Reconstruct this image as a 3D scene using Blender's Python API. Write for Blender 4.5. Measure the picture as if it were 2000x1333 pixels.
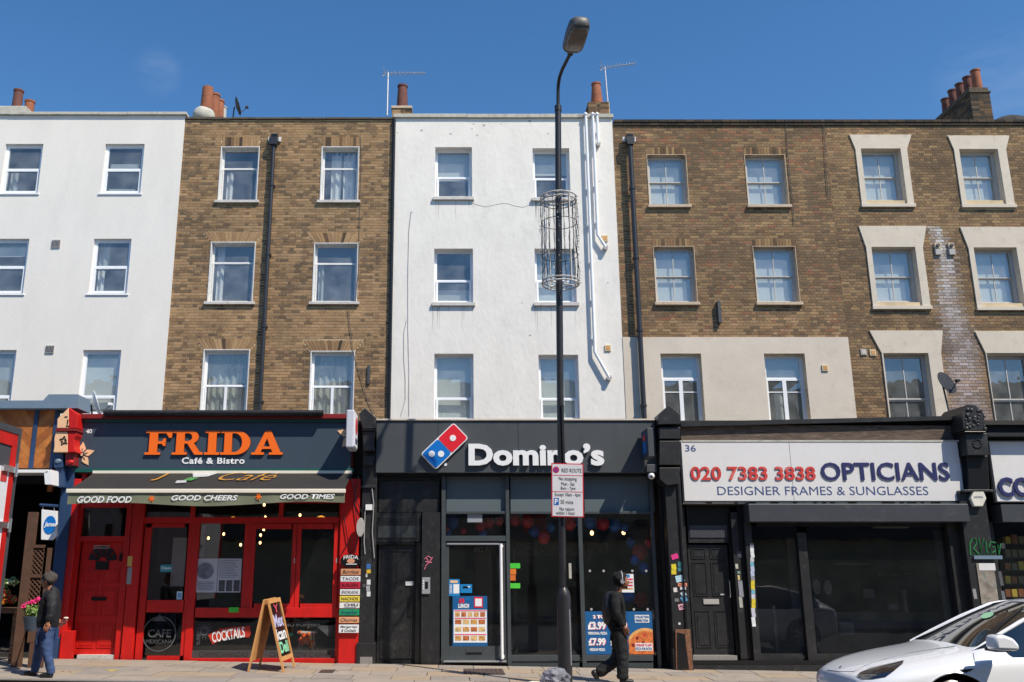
import bpy, bmesh, math, random
from mathutils import Vector, Matrix
from math import sin, cos, tan, pi, radians, atan2, sqrt
for _o in list(bpy.data.objects): bpy.data.objects.remove(_o)
SC = bpy.context.scene
COL = SC.collection
random.seed(7)
# ---------------------------------------------------------------- camera
F = 1780.0; CX = 888.0; CY = 666.0
TH = atan2(sqrt(7026*452.0)*0+452.0, F)
CAMZ = 1.6
cd = bpy.data.cameras.new('camera'); cam = bpy.data.objects.new('camera', cd); COL.objects.link(cam)
cd.sensor_width = 36.0; cd.lens = 36.0*F/2000.0; cd.shift_x = (1000-CX)/2000.0; cd.clip_end = 800
cd.clip_start = 0.05
cam.location = (0, 0, CAMZ); cam.rotation_euler = (pi/2+TH, 0, 0)
SC.camera = cam
# ---------------------------------------------------------------- light
SUNV = Vector((1.0, -1.0, 1.8)).normalized()      # towards the sun
w = bpy.data.worlds.new('World'); SC.world = w; w.use_nodes = True
nt = w.node_tree; nt.nodes.clear()
sky = nt.nodes.new('ShaderNodeTexSky'); sky.sky_type = 'NISHITA'; sky.sun_disc = False
sky.sun_elevation = math.asin(SUNV.z); sky.sun_rotation = atan2(SUNV.x, SUNV.y)
sky.altitude = 0; sky.air_density = 1.0; sky.dust_density = 0.15; sky.ozone_density = 3.0
bg = nt.nodes.new('ShaderNodeBackground'); bg.inputs[1].default_value = 0.105
out = nt.nodes.new('ShaderNodeOutputWorld')
tc = nt.nodes.new('ShaderNodeTexCoord')
mp = nt.nodes.new('ShaderNodeMapping'); mp.inputs['Scale'].default_value = (4, 4, 14)
nz = nt.nodes.new('ShaderNodeTexNoise'); nz.inputs['Scale'].default_value = 2.3; nz.inputs['Detail'].default_value = 7; nz.inputs['Roughness'].default_value = .6
rp = nt.nodes.new('ShaderNodeValToRGB'); rp.color_ramp.elements[0].position = .38; rp.color_ramp.elements[1].position = .75
rp.color_ramp.elements[0].color = (0, 0, 0, 1); rp.color_ramp.elements[1].color = (.12, .12, .12, 1)
mx = nt.nodes.new('ShaderNodeMix'); mx.data_type = 'RGBA'
L = nt.links.new
hs = nt.nodes.new('ShaderNodeHueSaturation'); hs.inputs['Saturation'].default_value = 1.24; hs.inputs['Value'].default_value = 1.2
L(tc.outputs['Generated'], mp.inputs[0]); L(mp.outputs[0], nz.inputs[0]); L(nz.outputs[0], rp.inputs[0])
# two faint wisps of cloud, each a patch of noise round its own direction
acc = None
for cpx, cpy, tight in ((308, 140, .9996), (1945, 160, .9982)):
    u_, v_ = (cpx-CX)/F, (CY-cpy)/F
    dv = Vector((u_, cos(TH)-v_*sin(TH), sin(TH)+v_*cos(TH))).normalized()
    vd_ = nt.nodes.new('ShaderNodeVectorMath'); vd_.operation = 'DOT_PRODUCT'; vd_.inputs[1].default_value = dv; L(tc.outputs['Generated'], vd_.inputs[0])
    mr_ = nt.nodes.new('ShaderNodeMapRange'); mr_.interpolation_type = 'SMOOTHSTEP'; mr_.inputs[1].default_value = tight; mr_.inputs[2].default_value = 1.0; mr_.inputs[4].default_value = 1.0; L(vd_.outputs['Value'], mr_.inputs[0])
    if acc is None: acc = mr_.outputs[0]
    else:
        ad = nt.nodes.new('ShaderNodeMath'); ad.operation = 'ADD'; L(acc, ad.inputs[0]); L(mr_.outputs[0], ad.inputs[1]); acc = ad.outputs[0]
ml = nt.nodes.new('ShaderNodeMath'); ml.operation = 'MULTIPLY'; L(acc, ml.inputs[0]); L(rp.outputs[0], ml.inputs[1])
L(ml.outputs[0], mx.inputs[0]); L(sky.outputs[0], hs.inputs['Color']); L(hs.outputs[0], mx.inputs[6]); mx.inputs[7].default_value = (6.5, 6.8, 7.4, 1)
L(mx.outputs[2], bg.inputs[0]); L(bg.outputs[0], out.inputs[0])
sl = bpy.data.lights.new('sun', 'SUN'); sl.energy = 4.4; sl.angle = radians(.5); sl.color = (1, .92, .77)
sun = bpy.data.objects.new('sun', sl); COL.objects.link(sun)
sun.rotation_euler = SUNV.to_track_quat('Z', 'Y').to_euler(); sun.location = (20, -20, 40)
SC.view_settings.view_transform = 'Standard'; SC.view_settings.look = 'None'
SC.view_settings.exposure = 0.29; SC.view_settings.gamma = 1; SC.view_settings.use_curve_mapping = False
SC.cycles.max_bounces = 8; SC.cycles.transparent_max_bounces = 16

# ---------------------------------------------------------------- geometry of the place
DS = 17.0      # plane of the shop fronts
DW = 20.9      # plane of the upper walls
def U(px, py, D):
    """metres (x, z) of the point of the plane y=D that lies in this direction"""
    u = (px-CX)/F; v = (CY-py)/F
    dy = cos(TH)-v*sin(TH); dz = sin(TH)+v*cos(TH)
    t = D/dy
    return u*t, CAMZ+dz*t
def UX(px, py, D): return U(px, py, D)[0]
def UZ(py, D): return U(CX, py, D)[1]
def R4(x0, y0, x1, y1, D):
    ym = (y0+y1)/2
    return UX(x0, ym, D), UX(x1, ym, D), UZ(y1, D), UZ(y0, D)      # xa, xb, za(bottom), zb(top)
def gz(x): return .025-.0161*x

# ---------------------------------------------------------------- materials
def s2l(c):
    c = c/255.0
    return c/12.92 if c <= .04045 else ((c+.055)/1.055)**2.4
def rgb(r, g, b): return (s2l(r), s2l(g), s2l(b), 1)
MATS = {}
def mat(name, col, rough=.6, metal=0.0, var=.12, scale=3.0, bump=.0, bscale=60.0, spec=.5, stretch=(1, 1, 1), dirt=None, dirtamt=.0, dscale=2.0, emit=0, coat=0, attr=False):
    if name in MATS: return MATS[name]
    m = bpy.data.materials.new(name); m.use_nodes = True; MATS[name] = m
    n = m.node_tree; p = n.nodes['Principled BSDF']; l = n.links.new
    p.inputs['Roughness'].default_value = rough; p.inputs['Metallic'].default_value = metal
    p.inputs['Specular IOR Level'].default_value = spec
    if coat: p.inputs['Coat Weight'].default_value = coat; p.inputs['Coat Roughness'].default_value = .03
    g = n.nodes.new('ShaderNodeNewGeometry')
    mpn = n.nodes.new('ShaderNodeMapping'); mpn.inputs['Scale'].default_value = stretch
    l(g.outputs['Position'], mpn.inputs[0])
    base = None
    if attr:
        a = n.nodes.new('ShaderNodeAttribute'); a.attribute_name = 'tint'; base = a.outputs['Color']
    no = n.nodes.new('ShaderNodeTexNoise'); no.inputs['Scale'].default_value = scale; no.inputs['Detail'].default_value = 6
    no.inputs['Roughness'].default_value = .65
    l(mpn.outputs[0], no.inputs[0])
    mr = n.nodes.new('ShaderNodeMapRange'); mr.inputs[1].default_value = .3; mr.inputs[2].default_value = .7
    mr.inputs[3].default_value = 1-var; mr.inputs[4].default_value = 1+var*.6
    l(no.outputs[0], mr.inputs[0])
    mm = n.nodes.new('ShaderNodeMix'); mm.data_type = 'RGBA'; mm.blend_type = 'MULTIPLY'; mm.inputs[0].default_value = 1
    if base is not None: l(base, mm.inputs[6])
    else: mm.inputs[6].default_value = col
    l(mr.outputs[0], mm.inputs[7])
    o = mm.outputs[2]
    if dirt is not None:
        n2 = n.nodes.new('ShaderNodeTexNoise'); n2.inputs['Scale'].default_value = dscale; n2.inputs['Detail'].default_value = 9; n2.inputs['Roughness'].default_value = .7
        mp2 = n.nodes.new('ShaderNodeMapping'); mp2.inputs['Scale'].default_value = stretch; mp2.inputs['Location'].default_value = (3.1, 7.7, 1.3)
        l(g.outputs['Position'], mp2.inputs[0]); l(mp2.outputs[0], n2.inputs[0])
        r2 = n.nodes.new('ShaderNodeMapRange'); r2.inputs[1].default_value = .54; r2.inputs[2].default_value = .74; r2.inputs[3].default_value = 0; r2.inputs[4].default_value = dirtamt
        l(n2.outputs[0], r2.inputs[0])
        m2 = n.nodes.new('ShaderNodeMix'); m2.data_type = 'RGBA'; l(r2.outputs[0], m2.inputs[0]); l(o, m2.inputs[6]); m2.inputs[7].default_value = dirt
        o = m2.outputs[2]
    l(o, p.inputs['Base Color'])
    if bump:
        nb = n.nodes.new('ShaderNodeTexNoise'); nb.inputs['Scale'].default_value = bscale; nb.inputs['Detail'].default_value = 5
        l(mpn.outputs[0], nb.inputs[0])
        b = n.nodes.new('ShaderNodeBump'); b.inputs['Strength'].default_value = bump; b.inputs['Distance'].default_value = .01
        l(nb.outputs[0], b.inputs['Height']); l(b.outputs[0], p.inputs['Normal'])
    if emit:
        p.inputs['Emission Color'].default_value = col; p.inputs['Emission Strength'].default_value = emit
    return m
def glassmat(name, tint, refl, rough=.0, wav=.0, dust=.05):
    m = bpy.data.materials.new(name); m.use_nodes = True; n = m.node_tree; n.nodes.clear(); l = n.links.new
    o = n.nodes.new('ShaderNodeOutputMaterial'); t = n.nodes.new('ShaderNodeBsdfTransparent'); t.inputs[0].default_value = tint
    g = n.nodes.new('ShaderNodeBsdfGlossy'); g.inputs['Roughness'].default_value = rough
    mxx = n.nodes.new('ShaderNodeMixShader'); ge = n.nodes.new('ShaderNodeNewGeometry')
    dt = n.nodes.new('ShaderNodeVectorMath'); dt.operation = 'DOT_PRODUCT'; l(ge.outputs['Normal'], dt.inputs[0]); l(ge.outputs['Incoming'], dt.inputs[1])
    ab = n.nodes.new('ShaderNodeMath'); ab.operation = 'ABSOLUTE'; l(dt.outputs['Value'], ab.inputs[0])
    om = n.nodes.new('ShaderNodeMath'); om.operation = 'SUBTRACT'; om.inputs[0].default_value = 1; om.use_clamp = True; l(ab.outputs[0], om.inputs[1])
    pw = n.nodes.new('ShaderNodeMath'); pw.operation = 'POWER'; pw.inputs[1].default_value = 4; l(om.outputs[0], pw.inputs[0])
    mr = n.nodes.new('ShaderNodeMapRange'); mr.inputs[1].default_value = 0; mr.inputs[2].default_value = 1; mr.inputs[3].default_value = refl; mr.inputs[4].default_value = 1
    l(pw.outputs[0], mr.inputs[0]); l(mr.outputs[0], mxx.inputs[0]); l(g.outputs[0], mxx.inputs[2]); l(mxx.outputs[0], o.inputs[0])
    df = n.nodes.new('ShaderNodeBsdfDiffuse'); df.inputs[0].default_value = (.75, .78, .8, 1); mg_ = n.nodes.new('ShaderNodeMixShader')       # dust on the glass
    dn_ = n.nodes.new('ShaderNodeTexNoise'); dn_.inputs['Scale'].default_value = 2.6; dn_.inputs['Detail'].default_value = 6; l(ge.outputs['Position'], dn_.inputs[0])
    dr_ = n.nodes.new('ShaderNodeMapRange'); dr_.inputs[1].default_value = .3; dr_.inputs[2].default_value = .75; dr_.inputs[3].default_value = dust*.4; dr_.inputs[4].default_value = dust*1.6; l(dn_.outputs[0], dr_.inputs[0])
    l(dr_.outputs[0], mg_.inputs[0]); l(t.outputs[0], mg_.inputs[1]); l(df.outputs[0], mg_.inputs[2]); l(mg_.outputs[0], mxx.inputs[1])
    if wav:
        nn = n.nodes.new('ShaderNodeTexNoise'); nn.inputs['Scale'].default_value = 2.2; l(ge.outputs['Position'], nn.inputs[0])
        b = n.nodes.new('ShaderNodeBump'); b.inputs['Strength'].default_value = wav; b.inputs['Distance'].default_value = .02; l(nn.outputs[0], b.inputs['Height']); l(b.outputs[0], g.inputs['Normal'])
    MATS[name] = m
    return m
M = {}
M['render_white'] = mat('render_white', rgb(230, 225, 219), .85, var=.05, scale=1.4, bump=.3, bscale=30, dirt=rgb(206, 203, 198), dirtamt=.3, dscale=1.5, stretch=(1, 1, .35))
M['paint_white_old'] = mat('paint_white_old', rgb(233, 228, 222), .75, var=.07, scale=2.2, bump=.6, bscale=12, dirt=rgb(190, 186, 180), dirtamt=.3, dscale=3.2, stretch=(1, 1, .6))
M['stucco'] = mat('stucco', rgb(212, 200, 186), .85, var=.07, scale=1.6, bump=.3, bscale=25, dirt=rgb(160, 142, 125), dirtamt=.35, dscale=2.2)
M['stucco_trim'] = mat('stucco_trim', rgb(212, 200, 184), .85, var=.07, scale=2.5, bump=.3, bscale=25, dirt=rgb(160, 145, 128), dirtamt=.45, dscale=4)
M['upvc'] = mat('upvc', rgb(236, 238, 243), .35, var=.02)
M['old_white_wood'] = mat('old_white_wood', rgb(222, 222, 222), .55, var=.08, scale=9, dirt=rgb(130, 120, 108), dirtamt=.5, dscale=14)
M['grey_wood'] = mat('grey_wood', rgb(190, 186, 182), .55, var=.08, scale=9, dirt=rgb(120, 110, 100), dirtamt=.4, dscale=14)
M['sill_stone'] = mat('sill_stone', rgb(205, 200, 195), .8, var=.12, scale=9, bump=.3, dirt=rgb(90, 80, 70), dirtamt=.6, dscale=8)
M['sill_cream'] = mat('sill_cream', rgb(198, 178, 155), .8, var=.12, scale=9, bump=.3, dirt=rgb(110, 90, 70), dirtamt=.5, dscale=8)
M['coping'] = mat('coping', rgb(190, 186, 175), .9, var=.2, scale=6, bump=.4, dirt=rgb(80, 76, 68), dirtamt=.6, dscale=5)
M['dark_coping'] = mat('dark_coping', rgb(92, 82, 70), .95, var=.35, scale=7, bump=.6, dirt=rgb(30, 28, 26), dirtamt=.8, dscale=5)
M['mortar_y'] = mat('mortar_y', rgb(224, 202, 164), .95, var=.15, scale=2.5, dirt=rgb(180, 156, 124), dirtamt=.5, dscale=1.6)
M['mortar_b'] = mat('mortar_b', rgb(208, 188, 154), .95, var=.2, scale=2.5, dirt=rgb(150, 128, 104), dirtamt=.5, dscale=1.6)
M['brick'] = mat('brick', (1, 1, 1, 1), .9, var=.28, scale=1.1, bump=.7, bscale=45, attr=True)
M['black_paint'] = mat('black_paint', rgb(37, 37, 39), .45, var=.3, scale=6, bump=.25, dirt=rgb(96, 93, 90), dirtamt=.42, dscale=7)
M['black_gloss'] = mat('black_gloss', rgb(26, 26, 28), .3, var=.2, scale=6)
M['pole_black'] = mat('pole_black', rgb(44, 42, 44), .38, var=.2, scale=8, bump=.12)
M['pipe_dark'] = mat('pipe_dark', rgb(46, 46, 52), .4, var=.2, scale=8)
M['fascia_grey'] = mat('fascia_grey', rgb(70, 74, 78), .5, var=.09, scale=1.8, stretch=(1, 1, .5), dirt=rgb(96, 98, 100), dirtamt=.25, dscale=4)
M['frame_grey'] = mat('frame_grey', rgb(66, 72, 75), .45, var=.14, scale=4, dirt=rgb(100, 98, 94), dirtamt=.3, dscale=6)
M['shutter_grey'] = mat('shutter_grey', rgb(64, 66, 73), .45, var=.12, scale=5, dirt=rgb(120, 118, 118), dirtamt=.3, dscale=4)
M['slate_blue'] = mat('slate_blue', rgb(60, 73, 88), .5, var=.08, scale=3, stretch=(6, 1, .6))
M['green_trim'] = mat('green_trim', rgb(20, 84, 78), .45, var=.08)
M['red_paint'] = mat('red_paint', rgb(202, 22, 17), .5, var=.16, scale=4, dirt=rgb(120, 26, 20), dirtamt=.35, dscale=5, bump=.12, bscale=40, stretch=(2, 1, .6))
M['dark_red'] = mat('dark_red', rgb(132, 30, 30), .5, var=.15, scale=5, dirt=rgb(60, 20, 20), dirtamt=.4, dscale=4)
M['orange'] = mat('orange', rgb(252, 112, 24), .45, var=.03)
M['orange_side'] = mat('orange_side', rgb(110, 44, 16), .5)
M['white_sign'] = mat('white_sign', rgb(238, 238, 240), .4, var=.02)
M['off_white_sign'] = mat('off_white_sign', rgb(222, 220, 220), .5, var=.04, scale=1.2, dirt=rgb(190, 185, 170), dirtamt=.25, dscale=3)
M['peach'] = mat('peach', rgb(240, 192, 150), .6, var=.05)
M['awning_black'] = mat('awning_black', rgb(44, 41, 40), .9, var=.2, scale=4, bump=.2)
M['awning_green'] = mat('awning_green', rgb(118, 122, 100), .9, var=.1, scale=5)
M['cream_bar'] = mat('cream_bar', rgb(235, 226, 208), .5, var=.05)
M['terracotta'] = mat('terracotta', rgb(158, 96, 68), .85, var=.2, scale=5, dirt=rgb(56, 46, 42), dirtamt=.85, dscale=4)
M['terracotta_dark'] = mat('terracotta_dark', rgb(112, 70, 62), .85, var=.2, scale=5, dirt=rgb(60, 44, 40), dirtamt=.7, dscale=5)
M['lead'] = mat('lead', rgb(70, 72, 78), .6, var=.2)
M['zinc'] = mat('zinc', rgb(112, 132, 152), .55, var=.1, scale=3)
M['roofing'] = mat('roofing', rgb(60, 58, 56), .95, var=.3)
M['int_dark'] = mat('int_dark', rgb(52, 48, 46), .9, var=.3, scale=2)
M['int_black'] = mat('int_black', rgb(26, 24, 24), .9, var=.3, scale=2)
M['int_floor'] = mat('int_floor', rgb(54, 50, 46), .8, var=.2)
M['room'] = mat('room', rgb(120, 116, 112), .9, var=.1)
M['blind'] = mat('blind', rgb(206, 214, 214), .9, var=.04)
M['blind_grey'] = mat('blind_grey', rgb(170, 178, 180), .9, var=.06)
M['curtain'] = mat('curtain', rgb(220, 222, 224), .9, var=.06, scale=8)
M['net'] = mat('net', rgb(175, 182, 178), .9, var=.35, scale=26, stretch=(1, 1, .6))
M['steel'] = mat('steel', rgb(225, 225, 228), .25, metal=.9, var=.05)
M['aluminium'] = mat('aluminium', rgb(190, 190, 195), .45, metal=.6, var=.1)
M['tan_vent'] = mat('tan_vent', rgb(214, 196, 158), .6, var=.1, scale=20)
M['grey_vent'] = mat('grey_vent', rgb(176, 172, 170), .6, var=.1)
M['plywood'] = mat('cedar', rgb(176, 106, 48), .6, var=.3, scale=5, stretch=(3, 3, 3))
M['wood_dark'] = mat('wood_dark', rgb(92, 64, 48), .75, var=.25, scale=9)
M['wood_light'] = mat('wood_light', rgb(206, 150, 92), .6, var=.15, scale=7)
M['navy'] = mat('navy', rgb(40, 66, 104), .5, var=.12)
M['navy_text'] = mat('navy_text', rgb(40, 44, 96), .5, var=.1)
M['blue_print'] = mat('blue_print', rgb(62, 82, 130), .6)
M['red_text'] = mat('red_text', rgb(205, 60, 56), .55, var=.12, scale=6, dirt=rgb(225, 170, 160), dirtamt=.6, dscale=5)
M['logo_blue'] = mat('logo_blue', rgb(8, 112, 198), .4, var=.02)
M['logo_red'] = mat('logo_red', rgb(226, 34, 50), .4, var=.02)
M['slab'] = mat('slab', rgb(158, 146, 134), .9, var=.12, scale=3, bump=.3, bscale=80, dirt=rgb(128, 118, 108), dirtamt=.45, dscale=2.2)
M['slab2'] = mat('slab_warm', rgb(164, 145, 124), .9, var=.12, scale=3, bump=.3, bscale=80, dirt=rgb(128, 112, 98), dirtamt=.45, dscale=2.2)
M['slab3'] = mat('slab_grey', rgb(148, 138, 130), .9, var=.12, scale=3, bump=.3, bscale=80, dirt=rgb(118, 110, 104), dirtamt=.45, dscale=2.2)
M['joint'] = mat('joint', rgb(58, 52, 46), .95, var=.3, scale=6)
M['asphalt'] = mat('asphalt', rgb(72, 72, 74), .95, var=.3, scale=12, bump=.6, bscale=150)
M['granite'] = mat('granite', rgb(140, 136, 132), .9, var=.2, scale=20)
GL = glassmat('window_glass', (.9, .93, .93, 1), .19, wav=.14, dust=.14)
GLS = glassmat('shop_glass', (.82, .84, .84, 1), .08, wav=.04, dust=.008)

# ---------------------------------------------------------------- mesh builder
def tag(o, label=None, cat=None, group=None, kind=None):
    if label: o['label'] = label
    if cat: o['category'] = cat
    if group: o['group'] = group
    if kind: o['kind'] = kind
    return o
def thing(name, label, cat, loc=(0, 0, 0), group=None):
    o = bpy.data.objects.new(name, None); COL.objects.link(o); o.location = loc; o.empty_display_size = .2
    return tag(o, label, cat, group)
def wloc(o):
    v = Vector((0, 0, 0))
    while o is not None: v += o.location; o = o.parent
    return v
def link(me, name, material, parent=None):
    if material is not None and not me.materials: me.materials.append(material)
    o = bpy.data.objects.new(name, me); COL.objects.link(o)
    if parent is not None: o.parent = parent
    return o
class MB:
    def __init__(s): s.v = []; s.f = []; s.t = []
    def quad(s, a, b, c, d):
        i = len(s.v); s.v += [a, b, c, d]; s.f.append((i, i+1, i+2, i+3)); return s
    def box(s, x0, x1, y0, y1, z0, z1, back=True, tint=None):
        i = len(s.v)
        s.v += [(x0, y0, z0), (x1, y0, z0), (x1, y0, z1), (x0, y0, z1), (x0, y1, z0), (x1, y1, z0), (x1, y1, z1), (x0, y1, z1)]
        fs = [(0, 1, 2, 3), (1, 5, 6, 2), (4, 0, 3, 7), (3, 2, 6, 7), (4, 5, 1, 0)]
        if back: fs.append((5, 4, 7, 6))
        s.f += [tuple(i+k for k in f) for f in fs]
        if tint is not None: s.t += [tint]*8
        return s
    def boxp(s, px0, py0, px1, py1, D, dep):     # front face fills this direction rectangle on plane D
        a, b, c, d = R4(px0, py0, px1, py1, D); return s.box(a, b, D, D+dep, c, d)
    def prism(s, pts, y0, y1, tint=None):        # pts (x, z) CCW seen from the front (-y)
        n = len(pts); i = len(s.v)
        s.v += [(p[0], y0, p[1]) for p in pts]+[(p[0], y1, p[1]) for p in pts]
        s.f.append(tuple(i+k for k in range(n))); s.f.append(tuple(i+n+k for k in reversed(range(n))))
        for k in range(n):
            k2 = (k+1) % n; s.f.append((i+k2, i+k, i+n+k, i+n+k2))
        if tint is not None: s.t += [tint]*(2*n)
        return s
    def prismx(s, pts, x0, x1):                  # pts (y, z) profile extruded along x
        n = len(pts); i = len(s.v)
        s.v += [(x0, p[0], p[1]) for p in pts]+[(x1, p[0], p[1]) for p in pts]
        s.f.append(tuple(i+k for k in range(n))); s.f.append(tuple(i+n+k for k in reversed(range(n))))
        for k in range(n):
            k2 = (k+1) % n; s.f.append((i+k2, i+k, i+n+k, i+n+k2))
        return s
    def tube(s, pts, r, seg=8, cap=True):
        pts = [Vector(p) for p in pts]; n = len(pts)
        rs = r if isinstance(r, (list, tuple)) else [r]*n
        i = len(s.v); ref = None
        for k, p in enumerate(pts):
            d = (pts[min(k+1, n-1)]-pts[max(k-1, 0)]).normalized()
            if ref is None:
                ref = Vector((0, 0, 1)) if abs(d.z) < .9 else Vector((1, 0, 0))
            a = d.cross(ref)
            a = a.normalized() if a.length > 1e-6 else Vector((1, 0, 0))
            b = d.cross(a).normalized(); ref = -b if False else ref
            for q in range(seg):
                an = 2*pi*q/seg; s.v.append(tuple(p+(a*cos(an)+b*sin(an))*rs[k]))
        for k in range(n-1):
            for q in range(seg):
                q2 = (q+1) % seg; s.f.append((i+k*seg+q, i+k*seg+q2, i+(k+1)*seg+q2, i+(k+1)*seg+q))
        if cap:
            s.f.append(tuple(i+q for q in reversed(range(seg)))); s.f.append(tuple(i+(n-1)*seg+q for q in range(seg)))
        return s
    def lathe(s, c, prof, seg=16, ax='z'):       # prof (r, h)
        i = len(s.v); n = len(prof)
        for r, h in prof:
            for q in range(seg):
                a = 2*pi*q/seg
                if ax == 'z': s.v.append((c[0]+r*cos(a), c[1]+r*sin(a), c[2]+h))
                elif ax == 'y': s.v.append((c[0]+r*cos(a), c[1]+h, c[2]+r*sin(a)))
                else: s.v.append((c[0]+h, c[1]+r*cos(a), c[2]+r*sin(a)))
        for k in range(n-1):
            for q in range(seg):
                q2 = (q+1) % seg; s.f.append((i+k*seg+q, i+k*seg+q2, i+(k+1)*seg+q2, i+(k+1)*seg+q))
        s.f.append(tuple(i+q for q in reversed(range(seg)))); s.f.append(tuple(i+(n-1)*seg+q for q in range(seg)))
        return s
    def ball(s, c, r, seg=12, rings=8, sc=(1, 1, 1)):
        i = len(s.v)
        for k in range(1, rings):
            th = pi*k/rings
            for q in range(seg):
                a = 2*pi*q/seg; s.v.append((c[0]+r*sc[0]*sin(th)*cos(a), c[1]+r*sc[1]*sin(th)*sin(a), c[2]+r*sc[2]*cos(th)))
        s.v += [(c[0], c[1], c[2]+r*sc[2]), (c[0], c[1], c[2]-r*sc[2])]
        t = i+(rings-1)*seg
        for k in range(rings-2):
            for q in range(seg):
                q2 = (q+1) % seg; s.f.append((i+k*seg+q, i+(k+1)*seg+q, i+(k+1)*seg+q2, i+k*seg+q2))
        for q in range(seg):
            q2 = (q+1) % seg; s.f.append((t, i+q, i+q2)); s.f.append((t+1, i+(rings-2)*seg+q2, i+(rings-2)*seg+q))
        return s
    def mesh(s, name, off=None):
        me = bpy.data.meshes.new(name)
        vs = s.v if off is None else [(a-off[0], b-off[1], c-off[2]) for a, b, c in s.v]
        me.from_pydata(vs, [], s.f)
        if s.t:
            at = me.color_attributes.new('tint', 'FLOAT_COLOR', 'POINT')
            flat = []
            for t in s.t: flat += [t[0], t[1], t[2], 1.0]
            at.data.foreach_set('color', flat)
        me.update(); return me
    def out(s, name, material, parent=None, smooth=False, bevel=0, label=None, kind=None, fix=True):
        me = s.mesh(name, wloc(parent) if parent is not None else None)
        if fix and len(s.f) < 20000:
            b = bmesh.new(); b.from_mesh(me); bmesh.ops.recalc_face_normals(b, faces=b.faces); b.to_mesh(me); b.free()
        o = link(me, name, material, parent)
        if smooth:
            for p in me.polygons: p.use_smooth = True
            try: me.set_sharp_from_angle(angle=radians(42))
            except Exception: pass
        if bevel:
            md = o.modifiers.new('bevel', 'BEVEL'); md.width = bevel; md.segments = 2; md.limit_method = 'ANGLE'
        tag(o, label, None, None, kind)
        return o
def bx(name, px0, py0, px1, py1, D, dep, m, parent, bevel=0, label=None):
    return MB().boxp(px0, py0, px1, py1, D, dep).out(name, m, parent, bevel=bevel, label=label)

# ---------------------------------------------------------------- lettering
def text_mesh(s, bold=.0, ext=.0, align='LEFT', shear=0, spacing=1.0, linesp=1.0, res=3, bevel=0):
    c = bpy.data.curves.new('t', 'FONT'); c.body = s; c.size = 1; c.offset = bold; c.extrude = ext; c.align_x = align; c.shear = shear
    c.space_character = spacing; c.space_line = linesp; c.resolution_u = res
    o = bpy.data.objects.new('t', c); COL.objects.link(o)
    dg = bpy.context.evaluated_depsgraph_get()
    me = bpy.data.meshes.new_from_object(o.evaluated_get(dg))
    bpy.data.objects.remove(o); bpy.data.curves.remove(c)
    return me
def fit_mesh(me, xa, xb, za, zb, y0, dep, arc=0, rot=0):
    xs = [v.co.x for v in me.vertices]; ys = [v.co.y for v in me.vertices]; zs = [v.co.z for v in me.vertices]
    if not xs: return me
    x0, x1, b0, b1, z0, z1 = min(xs), max(xs), min(ys), max(ys), min(zs), max(zs)
    cx_, cz_ = (xa+xb)/2, (za+zb)/2
    for v in me.vertices:
        fx = (v.co.x-x0)/max(1e-6, x1-x0); fy = (v.co.y-b0)/max(1e-6, b1-b0)
        d = (v.co.z-z0)/max(1e-6, z1-z0) if z1-z0 > 1e-5 else 1
        X = xa+fx*(xb-xa); Z = za+fy*(zb-za)+arc*(1-(2*fx-1)**2)
        if rot:
            dx, dz = X-cx_, Z-cz_; X = cx_+dx*cos(rot)-dz*sin(rot); Z = cz_+dx*sin(rot)+dz*cos(rot)
        v.co = (X, y0+dep*(1-d), Z)
    me.update(); return me
def shiftme(me, parent):
    if parent is not None:
        me.transform(Matrix.Translation(-wloc(parent)))
    return me
def text_px(s, x0, y0, x1, y1, D, m, parent, name='lettering', bold=.01, dep=0, **k):
    arc = k.pop('arc', 0); rot = k.pop('rot', 0)
    me = text_mesh(s, bold=bold, ext=.05 if dep else 0, **k)
    xa, xb, za, zb = R4(x0, y0, x1, y1, D)
    fit_mesh(me, xa, xb, za, zb, D, dep, arc, rot)
    return link(shiftme(me, parent), name, m, parent)
def split_letters(me):
    b = bmesh.new(); b.from_mesh(me); b.verts.ensure_lookup_table()
    seen = {}; isl = []
    for v in b.verts:
        if v.index in seen: continue
        st = [v]; seen[v.index] = len(isl); cur = []
        while st:
            q = st.pop(); cur.append(q)
            for e in q.link_edges:
                w_ = e.other_vert(q)
                if w_.index not in seen: seen[w_.index] = len(isl); st.append(w_)
        isl.append([min(q.co.x for q in cur), max(q.co.x for q in cur), set(q.index for q in cur)])
    isl.sort(key=lambda t: t[0]); grp = []
    for a in isl:
        if grp and a[0] < grp[-1][1]-.25*min(a[1]-a[0], grp[-1][1]-grp[-1][0]):
            grp[-1][1] = max(grp[-1][1], a[1]); grp[-1][2] |= a[2]
        else: grp.append([a[0], a[1], set(a[2])])
    res = []
    for g in grp:
        idx = sorted(g[2]); mpd = {q: i for i, q in enumerate(idx)}
        fs = [[mpd[v.index] for v in f.verts] for f in b.faces if f.verts[0].index in g[2]]
        m2 = bpy.data.meshes.new('letter'); m2.from_pydata([tuple(b.verts[q].co) for q in idx], [], fs); m2.update(); res.append(m2)
    b.free(); return res
def letters_px(s, x0, y0, x1, y1, D, m, parent, bold=.02, dep=.05, side=None, name='letter', **k):
    me = text_mesh(s, bold=bold, ext=.05, **k)
    xa, xb, za, zb = R4(x0, y0, x1, y1, D)
    fit_mesh(me, xa, xb, za, zb, D, dep)
    for q in split_letters(me):
        if side is not None:
            q.materials.append(m); q.materials.append(side)
            for p in q.polygons:
                if abs(p.normal.y) < .5: p.material_index = 1
        link(shiftme(q, parent), name, m, parent)
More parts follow.
